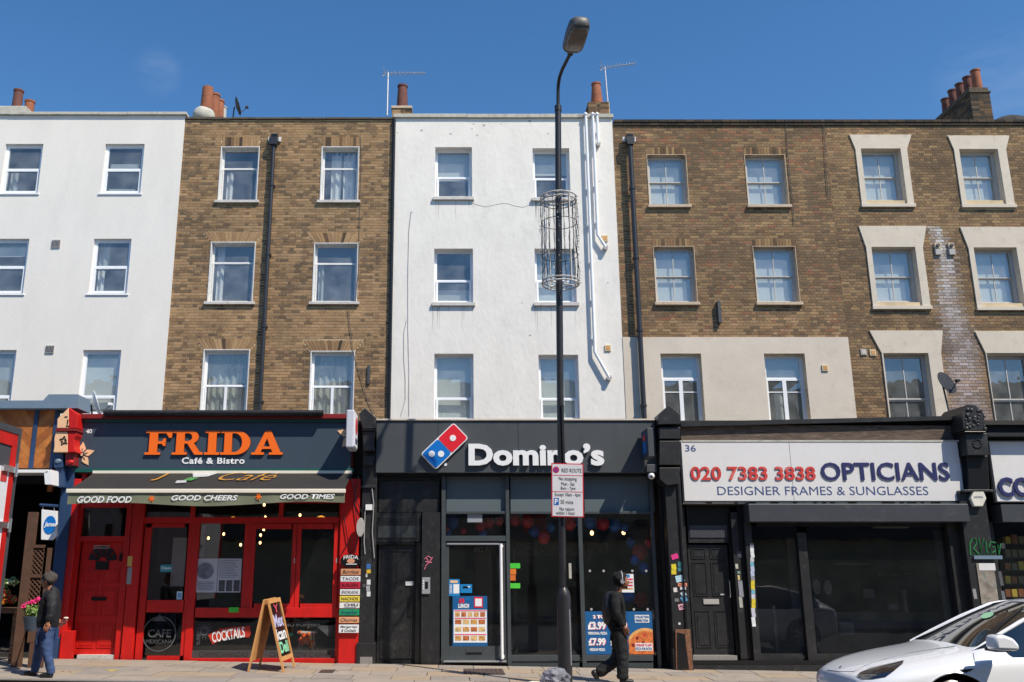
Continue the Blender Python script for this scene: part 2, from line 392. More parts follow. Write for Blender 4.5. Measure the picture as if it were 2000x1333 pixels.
def curve_px(splines, x0, y0, x1, y1, D, dep, m, parent, name, side=None, label=None):
    """splines: closed outlines in a unit square (x right, y up); holes by winding"""
    c = bpy.data.curves.new('c', 'CURVE'); c.dimensions = '2D'; c.fill_mode = 'BOTH'; c.extrude = .05
    for sp in splines:
        q = c.splines.new('POLY'); q.points.add(len(sp)-1); q.use_cyclic_u = True
        for i, (a, b) in enumerate(sp): q.points[i].co = (a, b, 0, 1)
    o = bpy.data.objects.new('c', c); COL.objects.link(o)
    me = bpy.data.meshes.new_from_object(o.evaluated_get(bpy.context.evaluated_depsgraph_get()))
    bpy.data.objects.remove(o)
    xa, xb, za, zb = R4(x0, y0, x1, y1, D)
    for v in me.vertices:
        v.co = (xa+v.co.x*(xb-xa), D+dep*(.5-v.co.z*10), za+v.co.y*(zb-za))
    me.update()
    if side is not None:
        me.materials.append(m); me.materials.append(side)
        for p in me.polygons:
            if abs(p.normal.y) < .5: p.material_index = 1
    o = link(shiftme(me, parent), name, m, parent); tag(o, label); return o
# ================================================================ GROUND
def sheet(name, x0, x1, y0, y1, dz, m, kind='structure'):
    v = [(x0, y0, gz(x0)+dz), (x1, y0, gz(x1)+dz), (x1, y1, gz(x1)+dz), (x0, y1, gz(x0)+dz)]
    me = bpy.data.meshes.new(name); me.from_pydata(v, [], [(0, 1, 2, 3)])
    return tag(link(me, name, m), None, None, None, kind)
sheet('ground', -300, 300, -300, 300, -.30, M['asphalt'])
sheet('road', -60, 60, 1.6, 13.75, -.125, M['asphalt'])
KERB = 13.75
pv = MB()
for (a, b) in ((-40, 40),):
    pv.quad((a, KERB, gz(a)-.012), (b, KERB, gz(b)-.012), (b, DS+.6, gz(b)-.012), (a, DS+.6, gz(a)-.012))
    pv.quad((a, KERB, gz(a)-.3), (b, KERB, gz(b)-.3), (b, KERB, gz(b)-.012), (a, KERB, gz(a)-.012))
pave = tag(pv.out('pavement', M['joint'], fix=False), None, None, None, 'structure')
ang = math.atan(.0161); slabm = {}
def slab(x, y, w_, d_, m, dz=0):
    k = (round(w_, 2), round(d_, 2), m.name)
    if k not in slabm:
        b = bmesh.new(); bmesh.ops.create_cube(b, size=1, matrix=Matrix.Diagonal((w_-.014, d_-.014, .06, 1)))
        me = bpy.data.meshes.new('paving_slab'); b.to_mesh(me); b.free(); me.materials.append(m); slabm[k] = me
    o = bpy.data.objects.new('paving_slab', slabm[k]); COL.objects.link(o); o.parent = pave
    o.location = (x, y, gz(x)-.03+dz); o.rotation_euler = (0, ang, 0)
rows = [(14.05, .60, .9), (14.65, .60, .6), (15.25, .60, .9), (15.85, .60, .75), (16.45, .55, .6)]
for ri, (y, d_, w_) in enumerate(rows):
    x = -9.6-(ri*.37) % w_
    while x < 11.5:
        slab(x+w_/2, y+d_/2-.15, w_, d_, random.choice([M['slab'], M['slab'], M['slab2'], M['slab3']]), random.uniform(-.003, .003))
        x += w_
km = bpy.data.meshes.new('kerb_stone'); b_ = bmesh.new(); bmesh.ops.create_cube(b_, size=1, matrix=Matrix.Diagonal((.905, .15, .3, 1))); b_.to_mesh(km); b_.free(); km.materials.append(M['granite'])
for i in range(24):
    o = bpy.data.objects.new('kerb_stone', km); COL.objects.link(o); o.parent = pave; x = -10+.915*i
    o.location = (x, KERB+.075, gz(x)-.146); o.rotation_euler = (0, ang, 0)
yl = MB()
for yy in (13.3, 13.5):
    yl.quad((-40, yy, gz(-40)-.119), (40, yy, gz(40)-.119), (40, yy+.1, gz(40)-.119), (-40, yy+.1, gz(-40)-.119))
o = yl.out('red_line', M['dark_red'], fix=False); tag(o, None, None, None, 'structure')
# drain covers / vents in the pavement
def grate(px0, py0, px1, py1, label):
    xa = UX(px0, py0, 16.2); xb = UX(px1, py0, 16.2); xm = (xa+xb)/2
    z0 = gz(xm)
    def ydepth(py):
        v = (CY-py)/F; k = (sin(TH)+v*cos(TH))/(cos(TH)-v*sin(TH)); return (z0-CAMZ)/k
    y0, y1 = ydepth(py1), ydepth(py0)
    t = thing('pavement_grate', label, 'grate', (xm, (y0+y1)/2, z0))
    m = MB(); m.box(xa, xb, y0, y1, z0+.001, z0+.009); m.out('plate', M['lead'], t)
    n = 9
    for i in range(n):
        q = xa+(xb-xa)*(i+.2)/n
        MB().box(q, q+(xb-xa)/n*.5, y0+.02, y1-.02, z0+.0095, z0+.014).out('bar', M['wood_dark'], t)
grate(905, 1307, 982, 1318, 'rusty rectangular grate in the paving by the glass takeaway door')
grate(637, 1309, 663, 1314, 'small dark drain cover in the paving below the menu boards')

# ================================================================ HOUSES
def wall_grid(mb_openings, X0, X1, Z0, Z1, D, dep):
    xs = sorted(set([X0, X1]+[v for o in mb_openings for v in (o[0], o[1]) if X0 < v < X1]))
    zs = sorted(set([Z0, Z1]+[v for o in mb_openings for v in (o[2], o[3]) if Z0 < v < Z1]))
    def hole(i, j):
        if i < 0 or j < 0 or i >= len(xs)-1 or j >= len(zs)-1: return None
        x = (xs[i]+xs[i+1])/2; z = (zs[j]+zs[j+1])/2
        return any(o[0] < x < o[1] and o[2] < z < o[3] for o in mb_openings)
    m = MB(); vd = {}
    def V(x, y, z):
        k = (round(x, 4), round(y, 4), round(z, 4))
        if k not in vd: vd[k] = len(m.v); m.v.append((x, y, z))
        return vd[k]
    for i in range(len(xs)-1):
        for j in range(len(zs)-1):
            if hole(i, j): continue
            a, b, c, d = xs[i], xs[i+1], zs[j], zs[j+1]
            m.f.append((V(a, D, c), V(b, D, c), V(b, D, d), V(a, D, d)))
            if hole(i-1, j) is not False: m.f.append((V(a, D+dep, c), V(a, D, c), V(a, D, d), V(a, D+dep, d)))
            if hole(i+1, j) is not False: m.f.append((V(b, D, c), V(b, D+dep, c), V(b, D+dep, d), V(b, D, d)))
            if hole(i, j-1) is not False: m.f.append((V(a, D, c), V(a, D+dep, c), V(b, D+dep, c), V(b, D, c)))
            if hole(i, j+1) is not False: m.f.append((V(a, D, d), V(b, D, d), V(b, D+dep, d), V(a, D+dep, d)))
    return m
def window(house, rc, rows, D=DW, sb=.10, fw=.05, frame='upvc', sill=None, sillm='sill_stone', reveal=None, drapes=(), bw=.022, sashw=.035, glass=None, wob=0, isrect=False):
    xa, xb, za, zb = rc if isrect else R4(*rc, D)
    if wob: xa += random.uniform(-wob, wob)
    fm = MB(); y = D+sb
    W = xb-xa
    fm.box(xa, xa+fw, y, y+.07, za, zb); fm.box(xb-fw, xb, y, y+.07, za, zb)
    fm.box(xa+fw, xb-fw, y+.001, y+.069, zb-fw, zb); fm.box(xa+fw, xb-fw, y+.001, y+.069, za, za+fw)
    ia, ib, ic, id_ = xa+fw, xb-fw, za+fw, zb-fw
    panes = []; ztop = id_; tot = id_-ic
    for k, (fr, cols, sash, off) in enumerate(rows):
        zlow = ztop-tot*fr
        if k == len(rows)-1: zlow = ic
        ncol = cols if isinstance(cols, int) else len(cols)
        s = sash; yy = y-off
        leaf = isinstance(cols, list)
        leaves = [(ia+(ib-ia)*i/ncol, ia+(ib-ia)*(i+1)/ncol, cols[i]) for i in range(ncol)] if leaf else [(ia, ib, None)]
        for (la, lb, sub) in leaves:
            fm.box(la, la+s, yy+.005, yy+.045, zlow, ztop); fm.box(lb-s, lb, yy+.005, yy+.045, zlow, ztop)
            fm.box(la+s, lb-s, yy+.006, yy+.044, ztop-s, ztop-.0005); fm.box(la+s, lb-s, yy+.006, yy+.044, zlow+.0005, zlow+s*1.15)
            pa, pb, pc, pd = la+s, lb-s, zlow+s*1.15, ztop-s
            if sub:      # horizontal glazing bar at this share of the leaf
                zm = pd-(pd-pc)*sub
                fm.box(pa, pb, yy+.012, yy+.036, zm-bw/2, zm+bw/2); panes += [(pa, pb, zm+bw/2, pd, yy), (pa, pb, pc, zm-bw/2, yy)]
            elif leaf: panes.append((pa, pb, pc, pd, yy))
            else:
                for c in range(1, ncol):
                    xm = pa+(pb-pa)*c/ncol; fm.box(xm-bw/2, xm+bw/2, yy+.012, yy+.036, pc, pd)
                for c in range(ncol):
                    panes.append((pa+(pb-pa)*c/ncol+(bw/2 if c else 0), pa+(pb-pa)*(c+1)/ncol-(bw/2 if c < ncol-1 else 0), pc, pd, yy))
        ztop = zlow
    wn = fm.out('window', M[frame], house)
    for (pa, pb, pc, pd, yy) in panes:
        q = MB(); t_ = random.uniform(-.0015, .0015); u_ = random.uniform(-.0015, .0015)
        q.quad((pa, yy+.024+t_, pc), (pb, yy+.024-t_, pc), (pb, yy+.024+u_, pd), (pa, yy+.024-u_, pd))
        q.out('pane', glass or GL, wn, fix=False)
    if reveal:
        r = MB(); e = .004
        r.box(xa, xa+e, D-.004, y, za, zb); r.box(xb-e, xb, D-.004, y, za, zb); r.box(xa+e, xb-e, D-.0035, y, zb-e, zb)
        if reveal[1]: q = reveal[1]; r.box(xa-q, xa-.001, D-.016, D+.01, za, zb+q); r.box(xb+.001, xb+q, D-.016, D+.01, za, zb+q); r.box(xa, xb, D-.016, D+.01, zb+.001, zb+q)
        r.out('reveal', M[reveal[0]], wn)
    if sill:
        h, ov, pr = sill
        q = MB(); q.box(xa-ov, xb+ov, D-pr, y-.002, za-h, za-.001); q.out('sill', M[sillm], wn, bevel=.006)
    for dr in drapes:
        knd, fx0, fx1, fz0, fz1, mm = dr; a = xa+W*fx0; b = xa+W*fx1; c = za+(zb-za)*fz0; d = za+(zb-za)*fz1
        q = MB(); yy = y+.13
        if knd == 'blind': q.box(a, b, yy, yy+.004, c, d)
        else:
            n = max(6, int((b-a)/.03)); i0 = len(q.v)
            for i in range(n+1):
                x = a+(b-a)*i/n; dd = .022*sin(i*1.25)+.01*sin(i*.45+1)
                q.v += [(x, yy+.05+dd*1.6, c), (x, yy+.05+dd, d)]
            for i in range(n): k_ = i0+2*i; q.f.append((k_, k_+2, k_+3, k_+1))
        q.out('roller_blind' if knd == 'blind' else ('net_curtain' if mm == 'net' else 'curtain'), M[mm], wn, fix=False, smooth=(knd != 'blind'))
    return wn
def shell(house, X0, X1, Z0, Z1, D, dep, wallm, floors=(), roofz=None, inner='room'):
    e = .3
    MB().box(X0, X0+.12, D+e, D+dep, Z0, Z1).out('party_wall', wallm, house)
    MB().box(X1-.12, X1, D+e, D+dep, Z0, Z1).out('party_wall', wallm, house)
    MB().box(X0+.121, X1-.121, D+dep-.2, D+dep, Z0, Z1).out('rear_wall', wallm, house)
    MB().box(X0+.122, X1-.122, D+4.2, D+4.3, Z0, (roofz or Z1)-.25).out('inner_wall', M[inner], house)
    rz = roofz if roofz is not None else Z1-.6
    MB().box(X0+.122, X1-.122, D+e+.001, D+dep-.201, rz-.2, rz).out('flat_roof', M['roofing'], house)
    for z in floors: MB().box(X0+.123, X1-.123, D+e+.002, D+4.19, z-.1, z+.1).out('floor', M[inner], house)
def mixc(a, b, t): return tuple(a[i]*(1-t)+b[i]*t for i in range(3))
def lin(r, g, b): return (s2l(r), s2l(g), s2l(b))
PAL_Y = [lin(164, 131, 94), lin(154, 122, 86), lin(172, 139, 102), lin(146, 115, 82), lin(158, 125, 90), lin(164, 133, 100)]
PAL_YD = [lin(104, 78, 56), lin(86, 66, 50), lin(122, 92, 62), lin(70, 56, 46), lin(132, 100, 70)]
PAL_B = [lin(152, 122, 86), lin(140, 112, 78), lin(142, 106, 78), lin(160, 130, 90), lin(136, 106, 76), lin(134, 110, 82)]
PAL_BD = [lin(104, 80, 58), lin(94, 72, 52), lin(84, 66, 50), lin(112, 84, 60), lin(100, 80, 58)]
PAL_SOOT = [lin(58, 50, 44), lin(46, 40, 36), lin(66, 54, 44), lin(78, 64, 50)]
brickmesh = {}
def brick_obj(house, x0, x1, z0, z1, D, dep, tint, ti):
    k = (round(x1-x0, 3), round(z1-z0, 3), ti)
    if k not in brickmesh:
        m = MB(); m.box(0, x1-x0, 0, dep, 0, z1-z0, tint=tint); me = m.mesh('brick'); me.materials.append(M['brick']); brickmesh[k] = me
    o = bpy.data.objects.new('brick', brickmesh[k]); COL.objects.link(o); o.parent = house
    o.location = Vector((x0, D, z0))-wloc(house)
def bricks(house, D, X0, X1, Z0, Z1, holes, pal, pald, pdark, mortar, limit=300, course=.0715, special=None):
    """Flemish bond, bricks 7 mm proud of the mortar; the first LIMIT (lowest, nearest) are objects"""
    mean = tuple(sum(p[i] for p in pal)/len(pal) for i in range(3)); pal = [mixc(p, mean, .4) for p in pal]; pald = [mixc(p, mean, .36) for p in pald]; big = MB(); n = 0; J = .0145; from mathutils import noise as NZ; r = 0; z = Z0
    while z < Z1-.02:
        zt = min(z+course-J, Z1)
        zm = (z+zt)/2
        iv = []
        for h in holes:
            q = h(zm)
            if q: iv.append(q)
        iv.sort()
        x = X0-.160*(r % 2)-random.uniform(0, .012); k = 0
        while x < X1:
            Lb = (.205 if k % 2 == 0 else .0975); k += 1
            a, b = max(x, X0), min(x+Lb, X1); x += Lb+.0095
            segs = [(a, b)]
            for (ha, hb) in iv:
                ns = []
                for (sa, sb_) in segs:
                    if hb <= sa or ha >= sb_: ns.append((sa, sb_)); continue
                    if ha > sa: ns.append((sa, ha))
                    if hb < sb_: ns.append((hb, sb_))
                segs = ns
            for (sa, sb_) in segs:
                if sb_-sa < .012: continue
                lf = NZ.noise(Vector((sa*.55, zm*.9, D+X0)))+.6*NZ.noise(Vector((sa*1.7, zm*3.2, X0)))
                pd = pdark(zm, sa)+lf*.55
                dk = random.random() < pd
                ti = random.randrange(5) if dk else 5+random.randrange(6)
                tint = (pald[ti] if dk else pal[ti-5])
                if special:
                    t2 = special(sa, zm, tint)
                    if t2 is not None: tint = t2; ti = 20+int(tint[0]*60)+100*int(tint[2]*60)
                dz = random.uniform(-.0015, .0015); dd = random.uniform(0, .003)
                if n < limit:
                    brick_obj(house, sa, sb_, z+dz, zt+dz, D-dd, .02, tint, ti); n += 1
                else:
                    j = random.uniform(.86, 1.12)*(1-.16*lf); big.box(sa, sb_, D-dd, D+.02, z+dz, zt+dz, back=False, tint=tuple(c*j for c in tint))
        z += course; r += 1
    o = big.out('brickwork', M['brick'], house, kind='stuff')
    return n
def voussoirs(house, xa, xb, zb, D, n, h, splay, pal, pald, pd, rise=0):
    xm = (xa+xb)/2
    for i in range(n):
        f0, f1 = i/n, (i+1)/n
        def P(f, top):
            x = xa+(xb-xa)*f; xx = xm+(x-xm)*(1+(splay if top else 0))
            z = zb+(h if top else 0)+rise*(1-(2*f-1)**2)-(rise if True else 0)
            return xx, z
        g = .06/n*1.0
        p = [P(f0+g, 0), P(f1-g, 0), P(f1-g, 1), P(f0+g, 1)]
        m = MB(); t = random.choice(pald) if random.random() < pd else random.choice(pal)
        m.prism(p, D-.004, D+.02, tint=t); m.out('brick', M['brick'], house)
def coping_run(house, X0, X1, z0, z1, D, pr, m, n, back=.35):
    for i in range(n):
        a = X0+(X1-X0)*i/n; b = X0+(X1-X0)*(i+1)/n
        dz = random.uniform(-.006, .006)
        MB().box(a+.004, b-.004, D-pr, D+back, z0+dz, z1+dz).out('coping_stone', M[m], house, bevel=.008)
def pot(house, x, y, z0, z1, r, m, taper=.85, rim=True):
    h = z1-z0
    p = [(r, 0), (r*1.02, .03*h), (r*taper, .9*h), (r*taper*1.14 if rim else r*taper, .92*h), (r*taper*1.14 if rim else r*taper, .985*h), (r*taper*.8, h), (r*taper*.8, .9*h)]
    return MB().lathe((x, y, z0), p, 18).out('chimney_pot', M[m], house, smooth=True)
def at(px, py, D): x, z = U(px, py, D); return (x, D, z)

XB = [UX(340, 511, DW), UX(766, 511, DW), UX(1208, 511, DW), UX(1641, 530, DW)]     # party lines
X0_, X5_ = -12.7, 17.6
ZB = 3.6    # upper walls start behind the shop roofs
# ---- house 1: smooth white render
zt = UZ(224, DW)
h1 = thing('terraced_house', 'smooth white rendered house at the left end of the terrace', 'house', ((X0_+XB[0])/2, DW, gz(-9)))
ops = []
C1 = [((6, 282, 80, 379), 0), ((202, 282, 279, 379), 1), ((-23, 467, 52, 575), 2), ((179, 467, 253, 575), 3), ((-49, 684, 26, 812), 4), ((157, 684, 232, 812), 5)]
dr1 = [[('curtain', .1, .3, 0, .5, 'blind_grey')], [('blind', .12, .8, .06, .16, 'blind_grey'), ('blind', .1, .82, .55, .66, 'blind_grey')], [('blind', .05, .97, .72, 1, 'blind'), ('curtain', .05, .2, 0, .2, 'curtain')],
       [('curtain', .08, .36, .5, 1, 'blind_grey'), ('curtain', .08, .26, 0, .48, 'curtain')], [('blind', .03, .97, .1, 1, 'blind_grey')], [('blind', .03, .97, .12, 1, 'blind')]]
for rc, i in C1:
    ops.append(R4(*rc, DW))
wall_grid(ops, X0_, XB[0]-.003, ZB, zt-.04, DW-.03, .33).out('wall', M['render_white'], h1)
for rc, i in C1:
    fr = .5 if i < 4 else .72
    window(h1, rc, [(fr, 1, .03, 0), (1-fr, 1, .045, .012)], sb=.05, fw=.05, sill=(.035, .05, .06), sillm='upvc', drapes=dr1[i])
coping_run(h1, X0_, XB[0]+.05, zt-.04, zt+.035, DW, .1, 'coping', 8)
shell(h1, X0_, XB[0]-.01, ZB, zt-.05, DW-.03, 8, M['render_white'], floors=(UZ(640, DW), UZ(430, DW)))
c1 = MB(); a, b, c, d = R4(-60, 206, 40, 222, 23); c1.box(a, b+.15, 23, 24.2, zt-.8, d); c1.out('chimney', M['coping'], h1, bevel=.03)
pot(h1, UX(34, 200, 23.4), 23.4, d-.05, UZ(176, 23.4), .14, 'terracotta_dark', .9)
pot(h1, UX(58, 205, 24.4), 24.4, UZ(226, 24.4)-.3, UZ(197, 24.4), .14, 'terracotta', .95)
for (px, py) in ((110, 476), (98, 682)):
    a, b, c, d = R4(px-8, py-7, px+8, py+8, DW-.03)
    t = MB().box(a, b, DW-.06, DW-.031, c, d).out('air_vent', M['grey_vent'], None)
    tag(t, 'grey louvred air vent on white render, '+('upper of the two' if py < 600 else 'lower of the two'), 'vent', 'air vents on the white rendered house')
    for k in range(6):
        xx = a+(b-a)*(k+.3)/6; MB().box(xx, xx+.018, DW-.066, DW-.0601, c+.02, d-.02).out('louvre', M['lead'], t)
# ---- house 2: yellow stock brick
h2 = thing('terraced_house', 'yellow stock brick house with white window reveals and a black downpipe in the middle', 'house', ((XB[0]+XB[1])/2, DW, gz(-4)))
C2 = [(430, 288, 503, 392), (628, 288, 699, 392), (410, 474, 495, 590), (613, 476, 697, 590), (395, 684, 483, 820), (606, 687, 690, 820)]
zt = UZ(232, DW)
ops = [R4(*rc, DW) for rc in C2]
wall_grid(ops, XB[0], XB[1]-.003, ZB, zt-.03, DW+.007, .29).out('wall', M['mortar_y'], h2)
def rect_hole(o, pad=.0): return lambda z: (o[0]-pad, o[1]+pad) if o[2] < z < o[3] else None
def arch_hole(o, h, splay, rise=0):
    xm = (o[0]+o[1])/2; hw = (o[1]-o[0])/2
    def f(z):
        if o[3]-rise <= z < o[3]+h-rise*1.1:
            k = 1+splay*max(0, (z-o[3]))/h; return (xm-hw*k-.004, xm+hw*k+.004)
    return f
holes = []
for i, o in enumerate(ops):
    holes += [rect_hole(o, .0), arch_hole(o, .272, .0 if i < 2 else .42)]
def pd2(z, x):
    band = any(o[2]-.05 < z < o[3]+.1 for o in ops)
    return (.52 if band else .24)+(.18 if z > zt-.45 else 0)
bricks(h2, DW, XB[0], XB[1]-.03, 4.6, zt-.06, holes, PAL_Y, PAL_YD, pd2, 'mortar_y', limit=210)
for i, o in enumerate(ops): voussoirs(h2, o[0], o[1], o[3]+.012, DW, 13 if i < 2 else 15, .27, 0 if i < 2 else .42, PAL_Y, PAL_YD, .3 if i < 2 else .1)
dr2 = [[('curtain', .1, .27, 0, .62, 'curtain')], [('curtain', .22, .5, 0, 1, 'curtain'), ('curtain', .56, .9, 0, 1, 'curtain')], [('curtain', .08, .24, 0, 1, 'curtain')], [('curtain', .07, .19, 0, .7, 'blind_grey')],
       [('curtain', .05, .97, 0, .99, 'net')], [('curtain', .05, .97, 0, .99, 'net')]]
for i, rc in enumerate(C2):
    if i < 4: window(h2, rc, [(.36 if i < 2 else .31, 1, .02, 0), (.64, 1, .03, .02)], sb=.13, fw=.03, frame='old_white_wood', sill=(.07, .08, .07), sillm='sill_stone', reveal=('old_white_wood', .02), drapes=dr2[i])
    else: window(h2, rc, [(.5, 1, .02, 0), (.5, [0, 0], .03, .02)], sb=.13, fw=.04, frame='upvc', sill=(.07, .08, .07), reveal=('old_white_wood', .02), drapes=dr2[i])
coping_run(h2, XB[0], XB[1], zt-.035, zt+.02, DW, .05, 'dark_coping', 9)
shell(h2, XB[0], XB[1]-.01, ZB, zt-.05, DW, 8, M['mortar_y'], floors=(UZ(640, DW), UZ(430, DW)))
# chimney with flaunching and receding pots
xa, xb = UX(376, 215, 22.2), UX(440, 225, 22.2)
m = MB(); m.box(xa, xb, 22.0, 25.2, zt-.8, UZ(228, 22)); m.out('chimney', M['dark_coping'], h2)
xs_ = UX(398, 215, 22.4); MB().ball((xs_, 22.45, UZ(226, 22.4)), .30, 18, 10, (1, 1, .95)).out('flaunching', M['coping'], h2, smooth=True)
pot(h2, UX(405, 190, 22.4), 22.4, UZ(214, 22.4), UZ(171, 22.4), .165, 'terracotta', .88, rim=False)
pot(h2, UX(419, 200, 23.2), 23.2, UZ(226, 23.2)-.2, UZ(184, 23.2), .155, 'terracotta', .88)
pot(h2, UX(428, 208, 24.0), 24.0, UZ(226, 24)-.3, UZ(196, 24.0), .15, 'terracotta', .88)
pot(h2, UX(434, 214, 24.9), 24.9, UZ(226, 24.9)-.3, UZ(209, 24.9), .14, 'coping', .9)
# ---- house 3: old painted white
h3 = thing('terraced_house', 'white painted house in the middle of the terrace with cracked old paint', 'house', ((XB[1]+XB[2])/2, DW, gz(1)))
C3 = [(850, 288, 922, 386), (1041, 290, 1113, 388), (848, 486, 924, 592), (1045, 486, 1125, 592), (848, 691, 925, 822), (1053, 693, 1131, 822)]
zt = UZ(232, DW); ops = [R4(*rc, DW) for rc in C3]
wall_grid(ops, XB[1], XB[2], ZB, zt, DW-.02, .32).out('wall', M['paint_white_old'], h3)
dr3 = [[('blind', .06, .95, .42, 1, 'blind')], [('blind', .06, .95, .55, 1, 'blind')], [('blind', .06, .95, .0, .3, 'blind_grey')], [('blind', .06, .95, 0, 1, 'blind')], [('blind', .06, .95, 0, 1, 'blind')], [('blind', .06, .95, 0, 1, 'blind')]]
for i, rc in enumerate(C3):
    fr = .56 if i < 4 else .66
    window(h3, rc, [(fr, 1, .02, 0), (1-fr, 1, .045, .03)], sb=.16, fw=.045, frame='upvc', sill=(.085, .05, .09) if i < 4 else None, sillm='sill_stone' if i < 4 else 'upvc', drapes=dr3[i])
coping_run(h3, XB[1]-.03, XB[2]+.03, zt, zt+.10, DW-.02, .06, 'coping', 3)
shell(h3, XB[1], XB[2]-.005, ZB, zt-.02, DW-.02, 8, M['paint_white_old'], floors=(UZ(640, DW), UZ(430, DW)))
def brickbox(house, name, x0, x1, y0, y1, z0, z1, pal, pald, front=True):
    MB().box(x0+.006, x1-.006, y0+.006, y1-.006, z0, z1).out(name, M['mortar_b'], house)
    big = MB(); z = z0; r = 0
    while z < z1-.03:
        k = r % 2; x = x0-.113*(r % 2)
        while x < x1:
            Lb = .2165 if k % 2 == 0 else .103; a, b = max(x, x0), min(x+Lb, x1); x += Lb+.011; k += 1
            if b-a > .03: big.box(a, b, y0-random.uniform(0, .006), y0+.02, z, min(z+.0645, z1), tint=random.choice(pal if random.random() < .5 else pald))
        y = y0+.023
        while y < y1-.05:
            b = min(y+.2165, y1)
            for (xa_, xb_) in ((x0-.002, x0+.02), (x1-.02, x1+.002)): big.box(xa_, xb_, y, b, z, min(z+.0645, z1), tint=random.choice(pal if random.random() < .5 else pald))
            y += .2275
        z += .0755; r += 1
    big.out('brickwork', M['brick'], house, kind='stuff')
# chimney at the left party wall (one pot) and at the right one
xa, xb = UX(764, 214, 22.4), UX(805, 214, 22.4)
brickbox(h3, 'chimney', xa+.03, xb-.03, 22.4, 23.4, zt-.8, UZ(209, 22.4), PAL_Y, PAL_YD)
MB().box(xa, xb, 22.37, 23.43, UZ(212, 22.4), UZ(207, 22.4)).out('chimney_cap', M['sill_cream'], h3, bevel=.01)
pot(h3, UX(786, 188, 22.8), 22.8, UZ(212, 22.8), UZ(167, 22.8), .155, 'terracotta_dark', .82)
xa, xb = UX(1149, 208, 22.4), UX(1191, 208, 22.4)
brickbox(h3, 'chimney', xa, xb, 22.4, 23.6, zt-.8, UZ(199, 22.4), PAL_B, PAL_BD)
pot(h3, UX(1165, 182, 22.7), 22.7, UZ(204, 22.7), UZ(163, 22.7), .165, 'terracotta', .72)
# ---- house 4: brown brick with a stucco band below
h4 = thing('terraced_house', 'brown brick house with four arched sash windows above a cream stucco band', 'house', ((XB[2]+XB[3])/2, DW, gz(5)))
C4 = [(1266, 303, 1342, 401), (1458, 303, 1536, 401), (1279, 482, 1358, 591), (1475, 482, 1557, 591), (1293, 691, 1373, 830), (1497, 691, 1577, 830)]
zt = UZ(234, DW); ops = [R4(*rc, DW) for rc in C4]
zs = UZ(659, DW)
wall_grid(ops, XB[2]+.005, XB[3]-.001, ZB, zt-.12, DW+.007, .29).out('wall', M['mortar_b'], h4)
st = wall_grid(ops[4:], XB[2]+.006, UX(1664, 740, DW), ZB, zs, DW-.035, .04).out('stucco_band', M['stucco'], h4)
holes = []
for i, o in enumerate(ops): holes += [rect_hole(o, .012), arch_hole(o, .22, .0, .05)]
def pd4(z, x): return .50+.12*sin(z*3)+(.2 if z > zt-.45 else 0)
def red4(x, z, t):
    if random.random() < (.13 if z > UZ(330, DW) and x < XB[3] else .06): return mixc(lin(146, 96, 70), t, random.random()*.5)
bricks(h4, DW, XB[2]+.01, XB[3], zs, zt-.16, holes, PAL_B, PAL_BD, pd4, 'mortar_b', limit=240, special=red4)
for i, o in enumerate(ops[:4]): voussoirs(h4, o[0]-.01, o[1]+.01, o[3]+.012, DW, 14, .21, 0, PAL_B, PAL_BD, .45 if i < 2 else .2, rise=.05)
dr4 = [[('blind', .04, .97, 0, 1, 'blind')], [('blind', .04, .97, 0, 1, 'blind')], [('blind', .04, .97, 0, 1, 'blind')], [('blind', .04, .97, 0, 1, 'blind')], [('blind', .05, .97, .66, .98, 'blind_grey')], [('blind', .05, .97, .7, .98, 'blind_grey'), ('curtain', .3, .5, 0, .5, 'blind_grey')]]
for i, rc in enumerate(C4):
    if i < 4: window(h4, rc, [(.52, 2, .022, 0), (.48, 2, .03, -.03)], sb=.12, fw=.055, frame='grey_wood', sill=(.075, .05, .08), sillm='sill_cream', reveal=('sill_cream', .014), drapes=dr4[i])
    else: window(h4, rc, [(.33, 1, .03, 0), (.67, [.28, .28], .045, .01)], sb=.14, fw=.05, frame='upvc', drapes=dr4[i])
for k in range(2):
    z0 = zt-.16+k*.075
    n = int((XB[3]-XB[2])/.226)
    q = MB()
    for i in range(n+1):
        a = XB[2]+.04+i*.226; b = min(a+.215, XB[3]); q.box(a, b, DW-.04-.02*k, DW+.25, z0, z0+.066, tint=random.choice(PAL_SOOT))
    q.out('parapet_course', M['brick'], h4, kind='stuff')
MB().box(XB[2]+.041, XB[3], DW-.03, DW+.24, zt-.17, zt-.02).out('parapet_core', M['dark_coping'], h4)
shell(h4, XB[2]+.005, XB[3]-.005, ZB, zt-.2, DW, 8, M['mortar_b'], floors=(UZ(640, DW), UZ(430, DW)))
# ---- house 5: brown brick, stucco window surrounds
h5 = thing('terraced_house', 'brown brick house with flared stucco window surrounds at the right end', 'house', ((XB[3]+X5_)/2, DW, gz(11)))
C5 = [(1686, 291, 1764, 391), (1879, 292, 1955, 391), (1707, 483, 1793, 590), (1908, 484, 1992, 592), (1733, 690, 1822, 850), (1937, 692, 2026, 850)]
S5 = [((1658, 1779, 264), (1674, 1768, 292), (1678, 1787, 401)), ((1850, 1970, 266), (1865, 1960, 293), (1875, 1985, 402)), ((1676, 1808, 442), (1692, 1803, 484), (1703, 1815, 600)),
      ((1874, 2008, 444), (1891, 2005, 486), (1907, 2020, 602)), ((1697, 1840, 646), (1716, 1833, 690), (1745, 1862, 850)), ((1903, 2046, 648), (1921, 2038, 690), (1950, 2066, 850))]
for i_, sh_ in ((1, 200), (3, 203), (5, 206)):     # third bay, just outside the picture
    C5.append((C5[i_][0]+sh_, C5[i_][1], C5[i_][2]+sh_, C5[i_][3])); S5.append(tuple((a_+sh_, b_+sh_, y_) for a_, b_, y_ in S5[i_]))
ops = [R4(*rc, DW) for rc in C5]; zt = UZ(234, DW)
